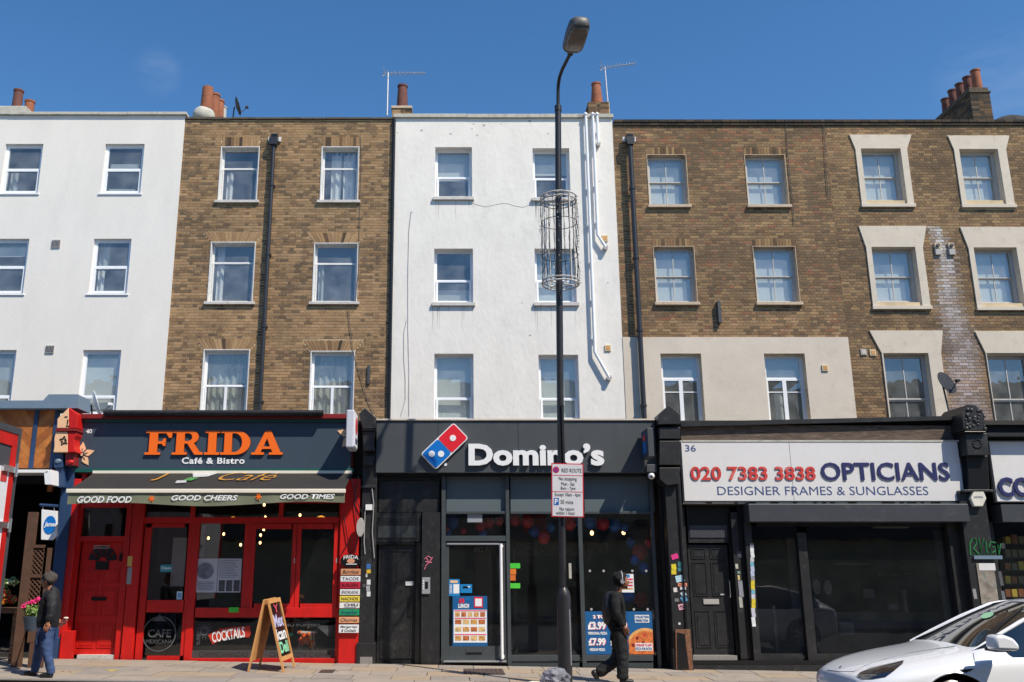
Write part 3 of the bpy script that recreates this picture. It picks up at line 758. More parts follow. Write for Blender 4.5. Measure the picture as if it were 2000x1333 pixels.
wall_grid(ops, XB[3], X5_, ZB, zt-.12, DW+.007, .29).out('wall', M['mortar_b'], h5)
holes = []
for i, o in enumerate(ops):
    (ta, tb, ty), (na, nb, ny), (ba, bb, by) = S5[i]
    TA, TB, TZ = UX(ta, ty, DW), UX(tb, ty, DW), UZ(ty, DW); NZ = UZ(ny, DW); BZ = UZ(by, DW)
    JA, JB = (UX(na, ny, DW)+UX(ba, by, DW))/2, (UX(nb, ny, DW)+UX(bb, by, DW))/2
    outer = [(JA, BZ), (JB, BZ), (JB, NZ), (TB, TZ), (TA, TZ), (JA, NZ)]
    m = MB()
    m.prism([(JA, BZ), (o[0], BZ), (o[0], NZ), (JA, NZ)], DW-.035, DW+.02); m.prism([(o[1], BZ), (JB, BZ), (JB, NZ), (o[1], NZ)], DW-.035, DW+.02)
    m.prism([(JA, NZ), (o[0], NZ), (o[0], max(o[3], NZ-.001)), (o[1], max(o[3], NZ-.001)), (o[1], NZ), (JB, NZ), (TB, TZ), (TA, TZ)], DW-.035, DW+.02)
    if i < 4 or i in (6, 7): m.box(JA-.02, JB+.02, DW-.07, DW+.02, BZ-.06, BZ+.02)
    m.out('window_surround', M['stucco_trim'], h5)
    def hf(z, TA=TA, TB=TB, TZ=TZ, NZ=NZ, BZ=BZ, JA=JA, JB=JB):
        if BZ-.06 < z < NZ: return (JA-.004, JB+.004)
        if NZ <= z < TZ:
            t = (z-NZ)/(TZ-NZ); return (JA+(TA-JA)*t-.004, JB+(TB-JB)*t+.004)
    holes += [hf]
sx, sz0, sz1 = UX(1835, 520, DW), UZ(850, DW), UZ(440, DW)
def stain(x, z, t):
    f = (sz1-z)/(sz1-sz0)
    if f < 0: return None
    wd = .16+.40*f; c = sx+.22*f+.05*sin(z*3); d = abs(x-c)/wd
    if d < 1.25:
        a = (1-min(1, max(0, d-.3)/.95))*(.75-.2*f)*random.uniform(.35, 1)
        return mixc(t, mixc(lin(222, 220, 220), lin(184, 174, 182), min(1, f*1.2)), min(1, a*1.2))
bricks(h5, DW, XB[3], X5_, 4.6, zt-.16, holes, PAL_B, PAL_BD, pd4, 'mortar_b', limit=300, special=stain)
dr5 = [[('blind', .04, .97, .0, 1, 'blind')], [('blind', .04, .97, .1, 1, 'blind')], [('blind', .04, .97, 0, 1, 'blind')], [('blind', .04, .97, 0, 1, 'blind')], [], [], [('blind', .04, .97, .2, 1, 'blind')], [], []]
for i, rc in enumerate(C5):
    window(h5, rc, [(.52, 2, .022, 0), (.48, 2, .03, -.03)] if i < 4 or i in (6, 7) else [(.56, 2, .03, 0), (.44, 2, .035, -.03)], sb=.16, fw=.06, frame='grey_wood', reveal=('stucco_trim', 0), drapes=dr5[i])
for k in range(2):
    q = MB(); n = int((X5_-XB[3])/.226); z0 = zt-.16+k*.075
    for i in range(n+1):
        a = XB[3]+.01+i*.226; b = min(a+.215, X5_); q.box(a, b, DW-.04-.02*k, DW+.25, z0, z0+.066, tint=random.choice(PAL_SOOT))
    q.out('parapet_course', M['brick'], h5, kind='stuff')
MB().box(XB[3]+.01, X5_, DW-.03, DW+.24, zt-.17, zt-.02).out('parapet_core', M['dark_coping'], h5)
shell(h5, XB[3]+.001, X5_, ZB, zt-.2, DW, 8, M['mortar_b'], floors=(UZ(640, DW), UZ(430, DW)), inner='int_dark')
xa, xb = UX(1893, 178, 23), UX(1932, 178, 23); zc = UZ(170, 23)
brickbox(h5, 'chimney', xa, xb, 23, 24.9, zt-.8, zc-.12, PAL_BD, PAL_SOOT)
MB().box(xa-.03, xb+.03, 22.97, 24.93, zc-.18, zc-.12).out('chimney_cap', M['dark_coping'], h5, bevel=.01)
MB().box(xa+.01, xb-.01, 23.01, 24.89, zc-.119, zc).out('chimney_cap', M['dark_coping'], h5, bevel=.01)
xp = (UX(1906, 150, 23.2))
for i in range(5):
    y = 23.2+i*.37
    pot(h5, xp-.02*i, y, zc-.02, UZ(137, 23.2)-(.08 if i == 4 else 0), .13, 'terracotta' if i == 0 else 'terracotta_dark', .9)
MB().ball((UX(2010, 235, 24), 25, UZ(232, 24)-.4), .95, 14, 8, (1, 1, 1)).out('chimney', M['roofing'], h5)
# ---- fittings on the walls
def rainpipe(px0, py0, px1, py1, D, r, label, hop=None):
    x = (UX(px0, py0, D)+UX(px1, py1, D))/2; zt_, zb_ = UZ(py0, D), UZ(py1+25, D)
    t = thing('rainwater_pipe', label, 'drainpipe', (x, D, zb_))
    MB().tube([(x, D, zb_), (x, D, zt_-.18)], r, 12).out('pipe', M['pipe_dark'], t, smooth=True)
    q = MB(); h = zt_
    q.prism([(x-.075, h-.2), (x+.075, h-.2), (x+.105, h-.08), (x+.105, h), (x-.105, h), (x-.105, h-.08)], D-.09, D+.09)
    q.out('hopper', M['pipe_dark'], t, bevel=.01)
    MB().box(x-.08, x+.08, D-.02, D+.12, h+.003, h+.12).out('outlet', M['black_gloss'], t)
    for s in (-1, 1): MB().box(x+s*.13-.03, x+s*.13+.03, D+.06, D+.1, h-.05, h+.07).out('outlet_trim', M['old_white_wood'], t)
    z = zb_+.5
    while z < zt_-.4:
        MB().lathe((x, D, z), [(r*1.25, 0), (r*1.25, .06)], 12).out('collar', M['pipe_dark'], t)
        MB().box(x-.07, x+.07, D+r*.6, D+.1, z+.01, z+.05).out('bracket', M['pipe_dark'], t); z += 1.8
rainpipe(539, 270, 503, 803, DW-.11, .05, 'black downpipe with hopper head between the windows of the yellow brick house')
rainpipe(1231, 270, 1257, 812, DW-.16, .062, 'thick dark grey downpipe with hopper head on the brown brick house beside the white wall')
xx = XB[1]; t = tag(MB().tube([(xx-.01, DW-.05, 4.3), (xx-.01, DW-.05, UZ(236, DW))], .042, 10).out('rainwater_pipe', M['black_gloss'], smooth=True), 'thin black pipe in the corner where yellow brick meets the white painted wall', 'drainpipe')
def flue(label, x, zt_, zb_, end=None):
    D = DW-.12
    t = thing('waste_pipe', label, 'pipe', (x, D, zb_), 'white pipes on the white painted house')
    pts = [(x, D, zt_), (x, D, zb_)]
    if end: pts.append((end[0], D, end[1])); 
    MB().tube(pts, .038, 10).out('pipe', M['upvc'], t, smooth=True)
    e = pts[-1]
    MB().lathe((e[0], D-.03, e[2]), [(.06, 0), (.06, .14)], 14, 'y').out('wall_plate', M['grey_vent'], t)
    MB().tube([(x, D, zt_), (x, D, zt_+.13)], .03, 8).out('cowl', M['upvc'], t)
    MB().lathe((x, D, zt_+.10), [(.05, 0), (.05, .03), (.02, .07)], 10).out('cap', M['upvc'], t)
    z = zb_+.3
    while z < zt_: MB().box(x-.05, x+.05, D+.03, DW-.021, z, z+.03).out('bracket', M['upvc'], t); z += .95
flue('left and longest of three white pipes, slanting to a wall plate near its foot', UX(1151, 450, DW), UZ(236, DW), UZ(690, DW), U(1190, 738, DW-.12))
flue('middle of three white pipes, bending to a wall plate at mid height', UX(1161, 345, DW), UZ(236, DW), UZ(462, DW), U(1183, 483, DW-.12))
flue('short right hand one of three white pipes below the brick chimney', UX(1166, 262, DW), UZ(236, DW), UZ(285, DW))
def vent(px, py, s, D, m, label, grp, fan=False):
    a, b, c, d = R4(px-s, py-s, px+s, py+s, D)
    t = tag(MB().box(a, b, D-.03, D, c, d).out('wall_vent', M[m], bevel=.004), label, 'vent', grp)
    MB().box(a+.03, b-.03, D-.036, D-.0305, c+.03, d-.03).out('grille', M['wood_light' if m == 'tan_vent' else 'stucco'], t)
G = 'small square vents on the upper walls'
vent(1181, 466, 6, DW-.021, 'tan_vent', 'small tan square vent on the white wall beside the bent middle pipe', G)
vent(1187, 680, 6, DW-.021, 'tan_vent', 'small tan square vent on the white wall above the slanting pipe end', G)
vent(1611, 719, 6, DW-.036, 'tan_vent', 'small cream square vent alone on the stucco band', G)
vent(1686, 688, 6, DW, 'grey_vent', 'small grey square vent on brown brick, left of a yellow one', G)
vent(1704, 689, 6, DW, 'tan_vent', 'small yellow square vent on brown brick, right beside a grey one', G)
for px, s in ((1830, 'left'), (1857, 'right')):
    a, b, c, d = R4(px-6, 475, px+6, 499, DW); t = thing('boiler_flue', s+' one of two white boiler flues over the pale stain on brick', 'flue', ((a+b)/2, DW, c), 'boiler flues on the brick wall')
    MB().box(a, b, DW-.06, DW-.001, c, (c+d)/2-.01).out('cover', M['grey_vent'], t, bevel=.01)
    MB().box(a, b, DW-.05, DW-.001, (c+d)/2, d).out('wall_plate', M['sill_cream'], t, bevel=.01)
    MB().lathe(((a+b)/2, DW-.09, (c+d*3)/4), [(.042, 0), (.042, .05)], 14, 'y').out('nozzle', M['lead'], t)
# cables
def cable(pts, D, label, r=.006, m='lead'):
    P = [at(px, py, D) for px, py in pts]
    return tag(MB().tube(P, r, 6).out('cable', M[m] if m in M else m, smooth=True), label, 'cable')
cable([(803, 416), (799, 450), (797, 530), (797, 640), (799, 720), (799, 812)], DW-.035, 'thin grey cable running straight down the left of the white painted wall', .005, 'grey_vent')
cable([(794, 626), (789, 650), (789, 700), (792, 740), (792, 780), (783, 812)], DW-.035, 'thin loose cable curving at the lower left of the white painted wall', .005, 'grey_vent')
cable([(680, 604), (684, 640), (690, 690), (700, 720), (716, 775), (735, 815)], DW-.03, 'thin black cable slanting across the yellow brick beside the window', .007)
cable([(704, 262), (706, 320), (703, 400), (700, 520), (694, 600)], DW-.02, 'thin dark cable hanging beside the right hand windows of the yellow brick house', .005)
cable([(1535, 240), (1541, 330), (1549, 400), (1551, 438)], DW-.03, 'thin black cable beside the top right arched window', .008)
cable([(1608, 240), (1611, 300), (1617, 380)], DW-.03, 'thin dark cable on the joint between the two brown brick houses', .007)
cable([(1575, 760), (1580, 790), (1583, 815)], DW-.06, 'short twisted cable beside the right hand window in the stucco band', .007)
MB_ = MB(); a, b, c, d = R4(1400, 590, 1406, 632, DW); q = MB_.box(a, b, DW-.12, DW-.006, c, d).out('iron_bracket', M['lead']); tag(q, 'dark iron bracket sticking out of the brown brick between the windows', 'bracket')
a, b, c, d = R4(718, 714, 723, 750, DW); q = MB().box(a, b, DW-.05, DW-.006, c, d).out('iron_bracket', M['lead']); tag(q, 'rusty iron strap on the yellow brick right of the lace curtained window', 'bracket')
crk = [(923, 397), (935, 401), (950, 404), (962, 401), (975, 398), (990, 397), (1005, 402), (1022, 405), (1036, 399)]
q = MB().tube([at(px, py, DW-.0205) for px, py in crk], .006, 5).out('crack', M['grey_vent'], h3)
random.seed(9)
GS = [mat('grime_streak_%d' % k, rgb(*c), .9, var=.1, scale=20) for k, c in enumerate(((205, 200, 193), (212, 208, 202)))]
def streaks(house, C, D, n=7):
    for rc in C:
        o = R4(*rc, D)
        for k in range(n):
            x = random.choice([random.uniform(o[0]-.05, o[0]+.12), random.uniform(o[1]-.12, o[1]+.05), random.uniform(o[0], o[1])]); L_ = random.uniform(.15, .7); w_ = random.uniform(.006, .02); z = o[2]-.09
            if z-L_ < 4.8: continue
            MB().prism([(x-w_*.2, z-L_), (x+w_*.2, z-L_), (x+w_, z), (x-w_, z)], D-.0012, D-.0002).out('grime_streak', GS[k % 2], house)
streaks(h3, C3[:4], DW-.02, 9)
random.seed(3)
for (px, py, s) in ((925, 243, 5), (945, 245, 7), (922, 252, 4), (978, 243, 3), (1034, 238, 8), (823, 255, 6), (880, 262, 5), (932, 265, 5), (1070, 262, 5), (1171, 355, 5), (1187, 553, 5), (1019, 592, 3), (776, 260, 3), (1035, 655, 5), (804, 416, 5)):
    n = 8; c = U(px, py, DW); r = s*.0125*.5
    MB().prism([(c[0]+r*random.uniform(.4, 1.1)*cos(2*pi*i/n)*1.2, c[1]+r*random.uniform(.3, 1)*sin(2*pi*i/n)) for i in range(n)], DW-.0225, DW-.019).out('paint_chip', M['grey_vent'], h3)
# satellite dishes
def dish(px, py, r, D, label, m, yaw, pole):
    x, z = U(px, py, D); t = thing('satellite_dish', label, 'satellite dish', (x, D, z))
    q = MB(); prof = [(r*k/5, .22*r*(k/5)**2) for k in range(6)]; i0 = len(q.v); seg = 22
    q.lathe((0, 0, 0), [(max(.001, a), b) for a, b in prof]+[(r*.99, .22*r+.008)], seg, 'y')
    Rm = Matrix.Rotation(yaw, 3, 'Z') @ Matrix.Rotation(radians(-20), 3, 'X')
    q.v = [tuple(Vector((x, D, z))+Rm @ Vector((a, -b, c))) for a, b, c in q.v]
    q.out('reflector', M[m], t, smooth=True)
    n_ = Rm @ Vector((0, -1, 0)); o_ = Vector((x, D, z)); dn = Rm @ Vector((0, 0, -1))
    MB().tube([o_+dn*r*.9, o_+n_*r*1.05+dn*r*.35], .012, 6).out('arm', M['lead'], t)
    MB().box(*(lambda e: (e.x-.04, e.x+.04, e.y-.05, e.y+.05, e.z-.03, e.z+.03))(o_+n_*r*1.08+dn*r*.3)).out('receiver', M[m], t, bevel=.01)
    MB().tube([tuple(o_-n_*.05), pole], .02, 8).out('mast', M['lead'], t)
xq, zq = U(1856, 815, 19.6)
dish(1845, 750, .27, 19.6, 'dark grey satellite dish on a mast by the stained brick', 'black_paint', radians(28), (xq, 19.6, zq))
xq, zq = U(176, 810, 19.3)
dish(183, 790, .30, 19.3, 'white satellite dish edge-on in front of the white rendered wall', 'upvc', radians(112), (xq, 19.5, zq-.2))
xq, zq = U(452, 232, 23.5)
dish(461, 208, .27, 23.5, 'thin dish aerial seen edge-on on the roof behind the orange pots', 'lead', radians(105), (xq, 23.6, zq-.3))
# aerials
def aerial(px, ptop, pbot, tip, D, label):
    x, z1 = U(px[0], ptop, D); x0, z0 = U(px[1], pbot, D); t = thing('tv_aerial', label, 'aerial', (x0, D, z0))
    MB().tube([(x0, D, z0), (x, D, z1)], .022, 8).out('mast', M['aluminium'], t, smooth=True)
    xt, ztp = U(tip[0], tip[1], D); xs0 = x-.12; zz = z1-.03
    MB().tube([(xs0, D, zz), (xt, D, ztp)], .012, 6).out('boom', M['aluminium'], t)
    for k in range(12):
        f = k/11; xx = xs0+(xt-xs0)*f; zq_ = zz+(ztp-zz)*f; h = .17-.08*f
        MB().tube([(xx, D-h, zq_), (xx, D+h, zq_)], .006, 5).out('element', M['aluminium'], t)
        MB().tube([(xx-.02, D, zq_-h*.35), (xx+.02, D, zq_+h*.35)], .006, 5).out('element', M['aluminium'], t)
    for s in (-1, 1): MB().tube([(xs0+.05, D, zz), (xs0-.02, D-.12, zz+s*.16)], .008, 5).out('reflector_rod', M['aluminium'], t)
aerial((758, 756), 142, 226, (830, 143), 22.6, 'tv aerial on a thin mast beside the tall single chimney pot')
aerial((1181, 1189), 131, 224, (1241, 124), 22.6, 'tv aerial on a thin leaning mast by the tapered orange chimney pot')

# ================================================================ the other side of the street (seen in the glass only)
opp = thing('terraced_house', 'brick terrace across the street, seen only as reflections in the glass', 'house', (0, -4.2, 0))
oo = []
for s in range(3):
    for k in range(-11, 12):
        if s: oo.append((k*2.7-.5, k*2.7+.5, 1.2+3.2*s, 3.1+3.2*s))
wg = wall_grid(oo, -32, 32, -1, 11.2, -4.2, -.25); wg.out('wall', M['mortar_b'], opp)
MB().box(-32, 32, -12, -4.6, -1, 11).out('rear_block', M['int_dark'], opp)
for o in oo:
    MB().box(o[0], o[1], -4.36, -4.30, o[2], o[3]).out('window', M['lead'], opp)
MB().box(-32, 32, -4.19, -3.9, 2.9, 3.7).out('fascia', M['fascia_grey'], opp)
sheet('near_pavement', -60, 60, -4.19, 1.6, -.01, M['slab3'])
# ================================================================ SHOP FRONTS
random.seed(11)
def clip_poly(poly, x0, x1, z0, z1):
    def cl(p, f, g):
        o = []
        for i in range(len(p)):
            a, b = p[i-1], p[i]; fa, fb = f(a), f(b)
            if fa >= 0 and fb >= 0: o.append(b)
            elif fa >= 0 > fb: t = fa/(fa-fb); o.append((a[0]+(b[0]-a[0])*t, a[1]+(b[1]-a[1])*t))
            elif fb >= 0 > fa: t = fa/(fa-fb); o.append((a[0]+(b[0]-a[0])*t, a[1]+(b[1]-a[1])*t)); o.append(b)
        return o
    for f in (lambda p: p[0]-x0, lambda p: x1-p[0], lambda p: p[1]-z0, lambda p: z1-p[1]):
        poly = cl(poly, f, None)
        if not poly: return []
    return poly
def pane(px0, py0, px1, py1, D, parent, m=None, name='pane'):
    a, b, c, d = R4(px0, py0, px1, py1, D); t = random.uniform(-.001, .001)
    return MB().quad((a, D+t, c), (b, D-t, c), (b, D+t, d), (a, D-t, d)).out(name, m or GLS, parent, fix=False)
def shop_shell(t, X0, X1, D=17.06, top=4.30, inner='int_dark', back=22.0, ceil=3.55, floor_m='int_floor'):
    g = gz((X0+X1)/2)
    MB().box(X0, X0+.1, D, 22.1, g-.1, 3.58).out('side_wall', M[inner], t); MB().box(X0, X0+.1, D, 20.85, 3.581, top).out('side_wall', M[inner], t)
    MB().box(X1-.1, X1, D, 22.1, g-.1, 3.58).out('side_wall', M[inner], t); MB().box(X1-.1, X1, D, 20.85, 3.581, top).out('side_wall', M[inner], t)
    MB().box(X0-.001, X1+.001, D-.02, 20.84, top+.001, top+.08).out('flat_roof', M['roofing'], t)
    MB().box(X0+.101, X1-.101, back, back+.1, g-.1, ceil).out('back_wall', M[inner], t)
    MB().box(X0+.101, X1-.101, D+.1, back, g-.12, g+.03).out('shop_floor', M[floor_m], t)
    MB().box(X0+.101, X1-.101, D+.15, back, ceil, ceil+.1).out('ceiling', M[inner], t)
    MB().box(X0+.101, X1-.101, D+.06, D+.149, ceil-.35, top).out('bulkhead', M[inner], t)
def panel_door(name, t, rc, D, m, panels, dep=.05):
    a, b, c, d = R4(*rc, D); o = MB().box(a, b, D, D+dep, c, d).out(name, M[m], t, bevel=.004)
    for (fx0, fx1, fz0, fz1) in panels:
        x0, x1, z0, z1 = a+(b-a)*fx0, a+(b-a)*fx1, c+(d-c)*fz0, c+(d-c)*fz1; e = .016
        q = MB(); q.box(x0, x1, D-.012, D-.0005, z0, z0+e); q.box(x0, x1, D-.012, D-.0005, z1-e, z1); q.box(x0, x0+e, D-.011, D-.0006, z0+e, z1-e); q.box(x1-e, x1, D-.011, D-.0006, z0+e, z1-e)
        q.box(x0+.04, x1-.04, D-.008, D-.0004, z0+.04, z1-.04)
        q.out('door_panel', M[m], o)
    return o, (a, b, c, d)
# ---------------- pilasters
def pilaster(label, rc, D, m, console, proj=.28):
    """rc: shaft; console: list of prisms (outline px points, D, depth, material)"""
    a, b, c, d = R4(*rc, D); xm = (a+b)/2
    t = thing('pilaster', label, 'pilaster', (xm, D, gz(xm)))
    MB().box(a, b, D, 17.3, gz(xm)-.02, d).out('shaft', M[m], t, bevel=.01)
    MB().box(a-.03, b+.03, D-.03, 17.2, gz(xm)-.02, gz(xm)+.35).out('plinth', M[m], t, bevel=.01)
    for (nm, pts, DD, dep, mm) in console:
        P = [U(x, y, DD) for x, y in pts]
        MB().prism(P[::-1], DD, DD+dep).out(nm, M[mm], t, bevel=.008)
    return t
pa = pilaster('navy blue pilaster with cream and red carved head, left of the red restaurant', (104, 900, 127, 1300), 16.85, 'navy', [
    ('gable', [(134, 796), (134, 836), (111, 836), (112, 818)], 16.6, .6, 'peach'), ('gable', [(134.5, 796), (151, 808), (150, 836), (134.5, 836)], 16.6, .6, 'red_paint'),
    ('moulding', [(108, 837), (150, 837), (150, 842), (108, 842)], 16.57, .5, 'dark_red'),
    ('carved_block', [(132, 843), (132, 883), (104, 883), (106, 872), (106, 855), (109, 843)], 16.6, .5, 'peach'), ('carved_block', [(132.5, 843), (149, 843), (148, 850), (144, 858), (145, 872), (148, 883), (132.5, 883)], 16.6, .5, 'red_paint'),
    ('bracket', [(104, 884), (123, 884), (122, 913), (105, 913)], 16.68, .4, 'navy'), ('bracket', [(127, 884), (146, 884), (145, 909), (128, 909)], 16.68, .4, 'dark_red'),
    ('bracket', [(108, 914), (126, 914), (126, 952), (111, 952)], 16.74, .3, 'navy')])
for k in range(9):
    an = k*2*pi/9; x, z = U(124+6.5*cos(an)*(1 if k % 2 else .6), 861+7.5*sin(an)*(1 if k % 2 else .6), 16.59)
    MB().ball((x, 16.6, z), .022, 8, 6, (1, .5, 1)).out('rosette_petal', M['black_gloss'], pa)
for (x, y, w_, h_) in ((126, 813, 6, 2), (131, 819, 2, 10), (129, 831, 6, 2)):
    bx('carving', x, y, x+w_, y+h_, 16.592, .01, M['black_gloss'], pa)
for (x, y, mm) in ((113, 900, 'zinc'), (137, 902, 'red_paint')):
    c_ = U(x, y, 16.66); MB().ball((c_[0], 16.68, c_[1]), .06, 12, 8, (1, .6, .7)).out('boss', M[mm], pa, smooth=True)
pb = pilaster('black pilaster with red side between the red restaurant and the grey takeaway', (704, 880, 733, 1308), 16.85, 'black_paint', [
    ('gable', [(713, 796), (734, 815), (734, 837), (708, 837), (701, 808)], 16.6, .6, 'black_paint'), ('moulding', [(707, 838), (734, 838), (734, 841), (707, 841)], 16.57, .6, 'black_gloss'),
    ('carved_block', [(708, 842), (732, 842), (729, 860), (732, 880), (710, 881)], 16.62, .5, 'black_paint'), ('bracket', [(710, 892), (730, 890), (728, 908), (711, 908)], 16.7, .3, 'black_paint'),
    ('moulding', [(705, 948), (733, 948), (733, 953), (705, 953)], 16.8, .2, 'black_paint')])
pc = pilaster('black pilaster with pointed head and stickers between the takeaway and the opticians', (1308, 930, 1340, 1312), 16.72, 'black_paint', [
    ('gable', [(1307, 791), (1328, 808), (1329, 828), (1286, 829), (1286, 810)], 16.55, .5, 'black_paint'), ('block', [(1288, 834), (1329, 834), (1329, 857), (1288, 857)], 16.6, .45, 'black_paint'),
    ('block', [(1288, 861), (1329, 861), (1329, 908), (1288, 908)], 16.58, .45, 'black_paint'), ('bracket', [(1288, 913), (1329, 913), (1326, 945), (1303, 948), (1289, 936)], 16.6, .45, 'black_paint')])
pd_ = pilaster('black crusted pilaster with a ring ornament right of the opticians, green graffiti below', (1896, 958, 1949, 1330), 16.75, 'black_paint', [
    ('gable', [(1879, 807), (1893, 789), (1906, 791), (1922, 808), (1925, 841), (1882, 841)], 16.5, .9, 'black_paint'), ('moulding', [(1884, 842), (1926, 842), (1926, 845), (1884, 845)], 16.48, .6, 'black_gloss'),
    ('carved_block', [(1886, 846), (1928, 846), (1932, 889), (1890, 889)], 16.55, .5, 'black_paint'),
    ('bracket', [(1889, 890), (1929, 890), (1933, 956), (1893, 956)], 16.68, .4, 'black_gloss'), ('moulding', [(1882, 956), (1940, 956), (1940, 961), (1882, 961)], 16.66, .3, 'black_paint')])
for k in range(10):
    an = k*2*pi/10; x, z = U(1910+8*cos(an), 866+8.5*sin(an), 16.53); MB().ball((x, 16.55, z), .027, 8, 6, (1, .6, 1)).out('ring_bead', M['black_gloss'], pd_)
for k in range(26):
    x, z = U(random.uniform(1886, 1924), random.uniform(798, 838), 16.5); MB().ball((x, 16.5, z), random.uniform(.02, .045), 7, 5, (1, .6, 1)).out('paint_crust', M['black_paint'], pd_)
# broken plinth of the third pilaster
a, b, c, d = R4(1318, 1229, 1351, 1313, 16.68)
MB().prism([(a, c), (b, c), (b-.01, d), (a+.03, d)], 16.66, 16.70).out('broken_tiling', mat('broken_render', rgb(128, 88, 66), .95, var=.5, scale=12, bump=.8, dirt=rgb(190, 160, 130), dirtamt=.6, dscale=14), pc)
MB().prism([(a+.02, c+.03), (b-.07, c+.05), (b-.10, d-.25), (a+.19, d-.08), (a+.05, d-.05)], 16.655, 16.69).out('loose_panel', M['black_gloss'], pc)
bx('trunking', 1331, 940, 1334, 1228, 16.69, .02, M['black_gloss'], pc)
# ---------------- stickers (parts of what they are stuck on)
STK = {}
def stick(parent, px, py, w_, h_, D, col, rot=0, txt=None, nm='sticker'):
    key = 'sticker_%d_%d_%d' % col
    if key not in STK: STK[key] = mat(key, rgb(*col), .5, var=.25, scale=30)
    x, z = U(px, py, D); W = w_*.0095/2*1.0; H = h_*.0095/2
    m = MB(); P = [(x+dx*W*cos(rot)-dz*H*sin(rot), z+dx*W*sin(rot)+dz*H*cos(rot)) for dx, dz in ((-1, -1), (1, -1), (1, 1), (-1, 1))]
    m.prism(P, D-.002, D-.0005); o = m.out(nm, STK[key], parent)
    if txt:
        me = text_mesh(txt, bold=.02); fit_mesh(me, x-W*.8, x+W*.8, z-H*.6, z+H*.5, D-.003, 0); link(shiftme(me, parent), 'lettering', M['black_gloss'], parent)
    return o
for (px, py, w_, h_, c, r, tx) in ((1318, 1087, 13, 9, (230, 60, 140), .3, None), (1316, 1107, 9, 10, (222, 206, 50), .1, None), (1316, 1117, 9, 9, (222, 200, 50), 0, None), (1328, 1102, 8, 9, (60, 120, 130), 0, None), (1328, 1112, 8, 7, (70, 130, 140), .1, None),
        (1328, 1130, 16, 12, (180, 215, 232), .2, None), (1333, 1142, 17, 6, (238, 150, 120), 0, 'VOID'), (1319, 1152, 7, 8, (220, 214, 214), .1, None), (1334, 1149, 11, 5, (225, 225, 228), 0, None), (1335, 1160, 9, 9, (200, 220, 226), .6, None), (1336, 1170, 11, 11, (90, 150, 190), .5, None),
        (1322, 1172, 8, 6, (120, 120, 122), 0, None), (1332, 1185, 13, 10, (240, 180, 196), .2, 'S'), (1327, 1218, 4, 4, (220, 220, 220), 0, None)):
    stick(pc, px, py, w_, h_, 16.715, c, r, tx)
for (px, py, w_, h_, c, r) in ((720, 1106, 8, 9, (60, 110, 180), 0), (720, 1116, 8, 7, (214, 176, 60), .1), (716, 1124, 3, 6, (210, 210, 210), 0), (720, 1137, 7, 9, (226, 226, 230), 0), (719, 1149, 7, 10, (170, 170, 176), .05), (720, 1160, 7, 9, (220, 220, 224), 0), (711, 1144, 5, 6, (90, 90, 92), 0)):
    stick(pb, px, py, w_, h_, 16.845, c, r)
bx('junction_box', 714, 985, 727, 996, 16.80, .05, M['white_sign'], pb)
MB().tube([at(726, 950, 16.82), at(730, 985, 16.82), at(727, 1040, 16.82), at(731, 1090, 16.82)], .008, 5).out('cable', M['grey_vent'], pb)
MB().tube([at(713, 996, 16.82), at(711, 1060, 16.82), at(713, 1082, 16.82)], .008, 5).out('cable', M['grey_vent'], pb)
bx('peeling_plinth', 703, 1283, 727, 1303, 16.81, .01, M['granite'], pb)
# green graffiti as a painted line on the last pilaster
GR = mat('green_spray', rgb(40, 124, 66), .6)
gp = [[(1898, 1084), (1897, 1062), (1901, 1053), (1908, 1052), (1910, 1062), (1904, 1072), (1914, 1082)], [(1914, 1050), (1918, 1078), (1924, 1052)], [(1928, 1056), (1930, 1080)], [(1947, 1060), (1938, 1058), (1934, 1068), (1940, 1080), (1947, 1076), (1946, 1068), (1941, 1068)], [(1951, 1064), (1954, 1084), (1957, 1062)]]
for ln in gp:
    MB().tube([at(px-3, py, 16.747) for px, py in ln], .014, 5).out('graffiti', GR, pd_)
for k in range(12): MB().tube([at(1898+k*4.2, 1078, 16.748), at(1898+k*4.2+random.uniform(-.5, .5), 1084+random.uniform(0, 9), 16.748)], .004, 4).out('graffiti', GR, pd_)
bx('poster_frame', 1903, 1085, 1958, 1092, 16.71, .04, M['zinc'], pd_)
bx('torn_poster', 1912, 1100, 1946, 1180, 16.735, .004, mat('torn_paper', rgb(150, 140, 130), .9, var=.5, scale=7, dirt=rgb(70, 110, 110), dirtamt=.8, dscale=6), pd_)
bx('torn_poster', 1912, 1100, 1944, 1114, 16.731, .003, M['off_white_sign'], pd_)
for (px, py, w_, h_, c) in ((1955, 1130, 6, 26, (90, 90, 96)), (1960, 1165, 6, 20, (110, 112, 120)), (1904, 1160, 6, 18, (150, 150, 150)), (1959, 1066, 7, 10, (60, 60, 64))): stick(pd_, px, py, w_, h_, 16.7485, c, .05)

# ================================================================ SHOP A : red restaurant
XA0, XA1 = UX(122, 1100, 17), UX(716, 1100, 17)
fr = thing('restaurant_front', 'bright red restaurant shopfront with dark blue sign board and glazed panels', 'shopfront', ((XA0+XA1)/2, DS, gz(-4)))
shop_shell(fr, XA0, XA1)
RP = M['red_paint']
bx('fascia_backing', 146, 812, 690, 926, 16.96, .1, M['dark_red'], fr)
bx('fascia_board', 152, 824, 686, 917, 16.88, .08, M['slate_blue'], fr)
for rc in ((146, 818, 690, 824.2), (146, 915, 690, 922)): bx('fascia_trim', *rc, 16.84, .119, M['green_trim'], fr)
bx('fascia_trim', 146, 824.4, 152, 914.8, 16.841, .118, M['green_trim'], fr)
bx('cornice', 150, 808, 690, 817.6, 16.78, .27, M['dark_red'], fr, bevel=.01)
a, b = at(203, 806, 16.7), at(632, 806, 16.7)
MB().tube([a, b], .05, 10).out('gutter', M['black_paint'], fr, smooth=True)
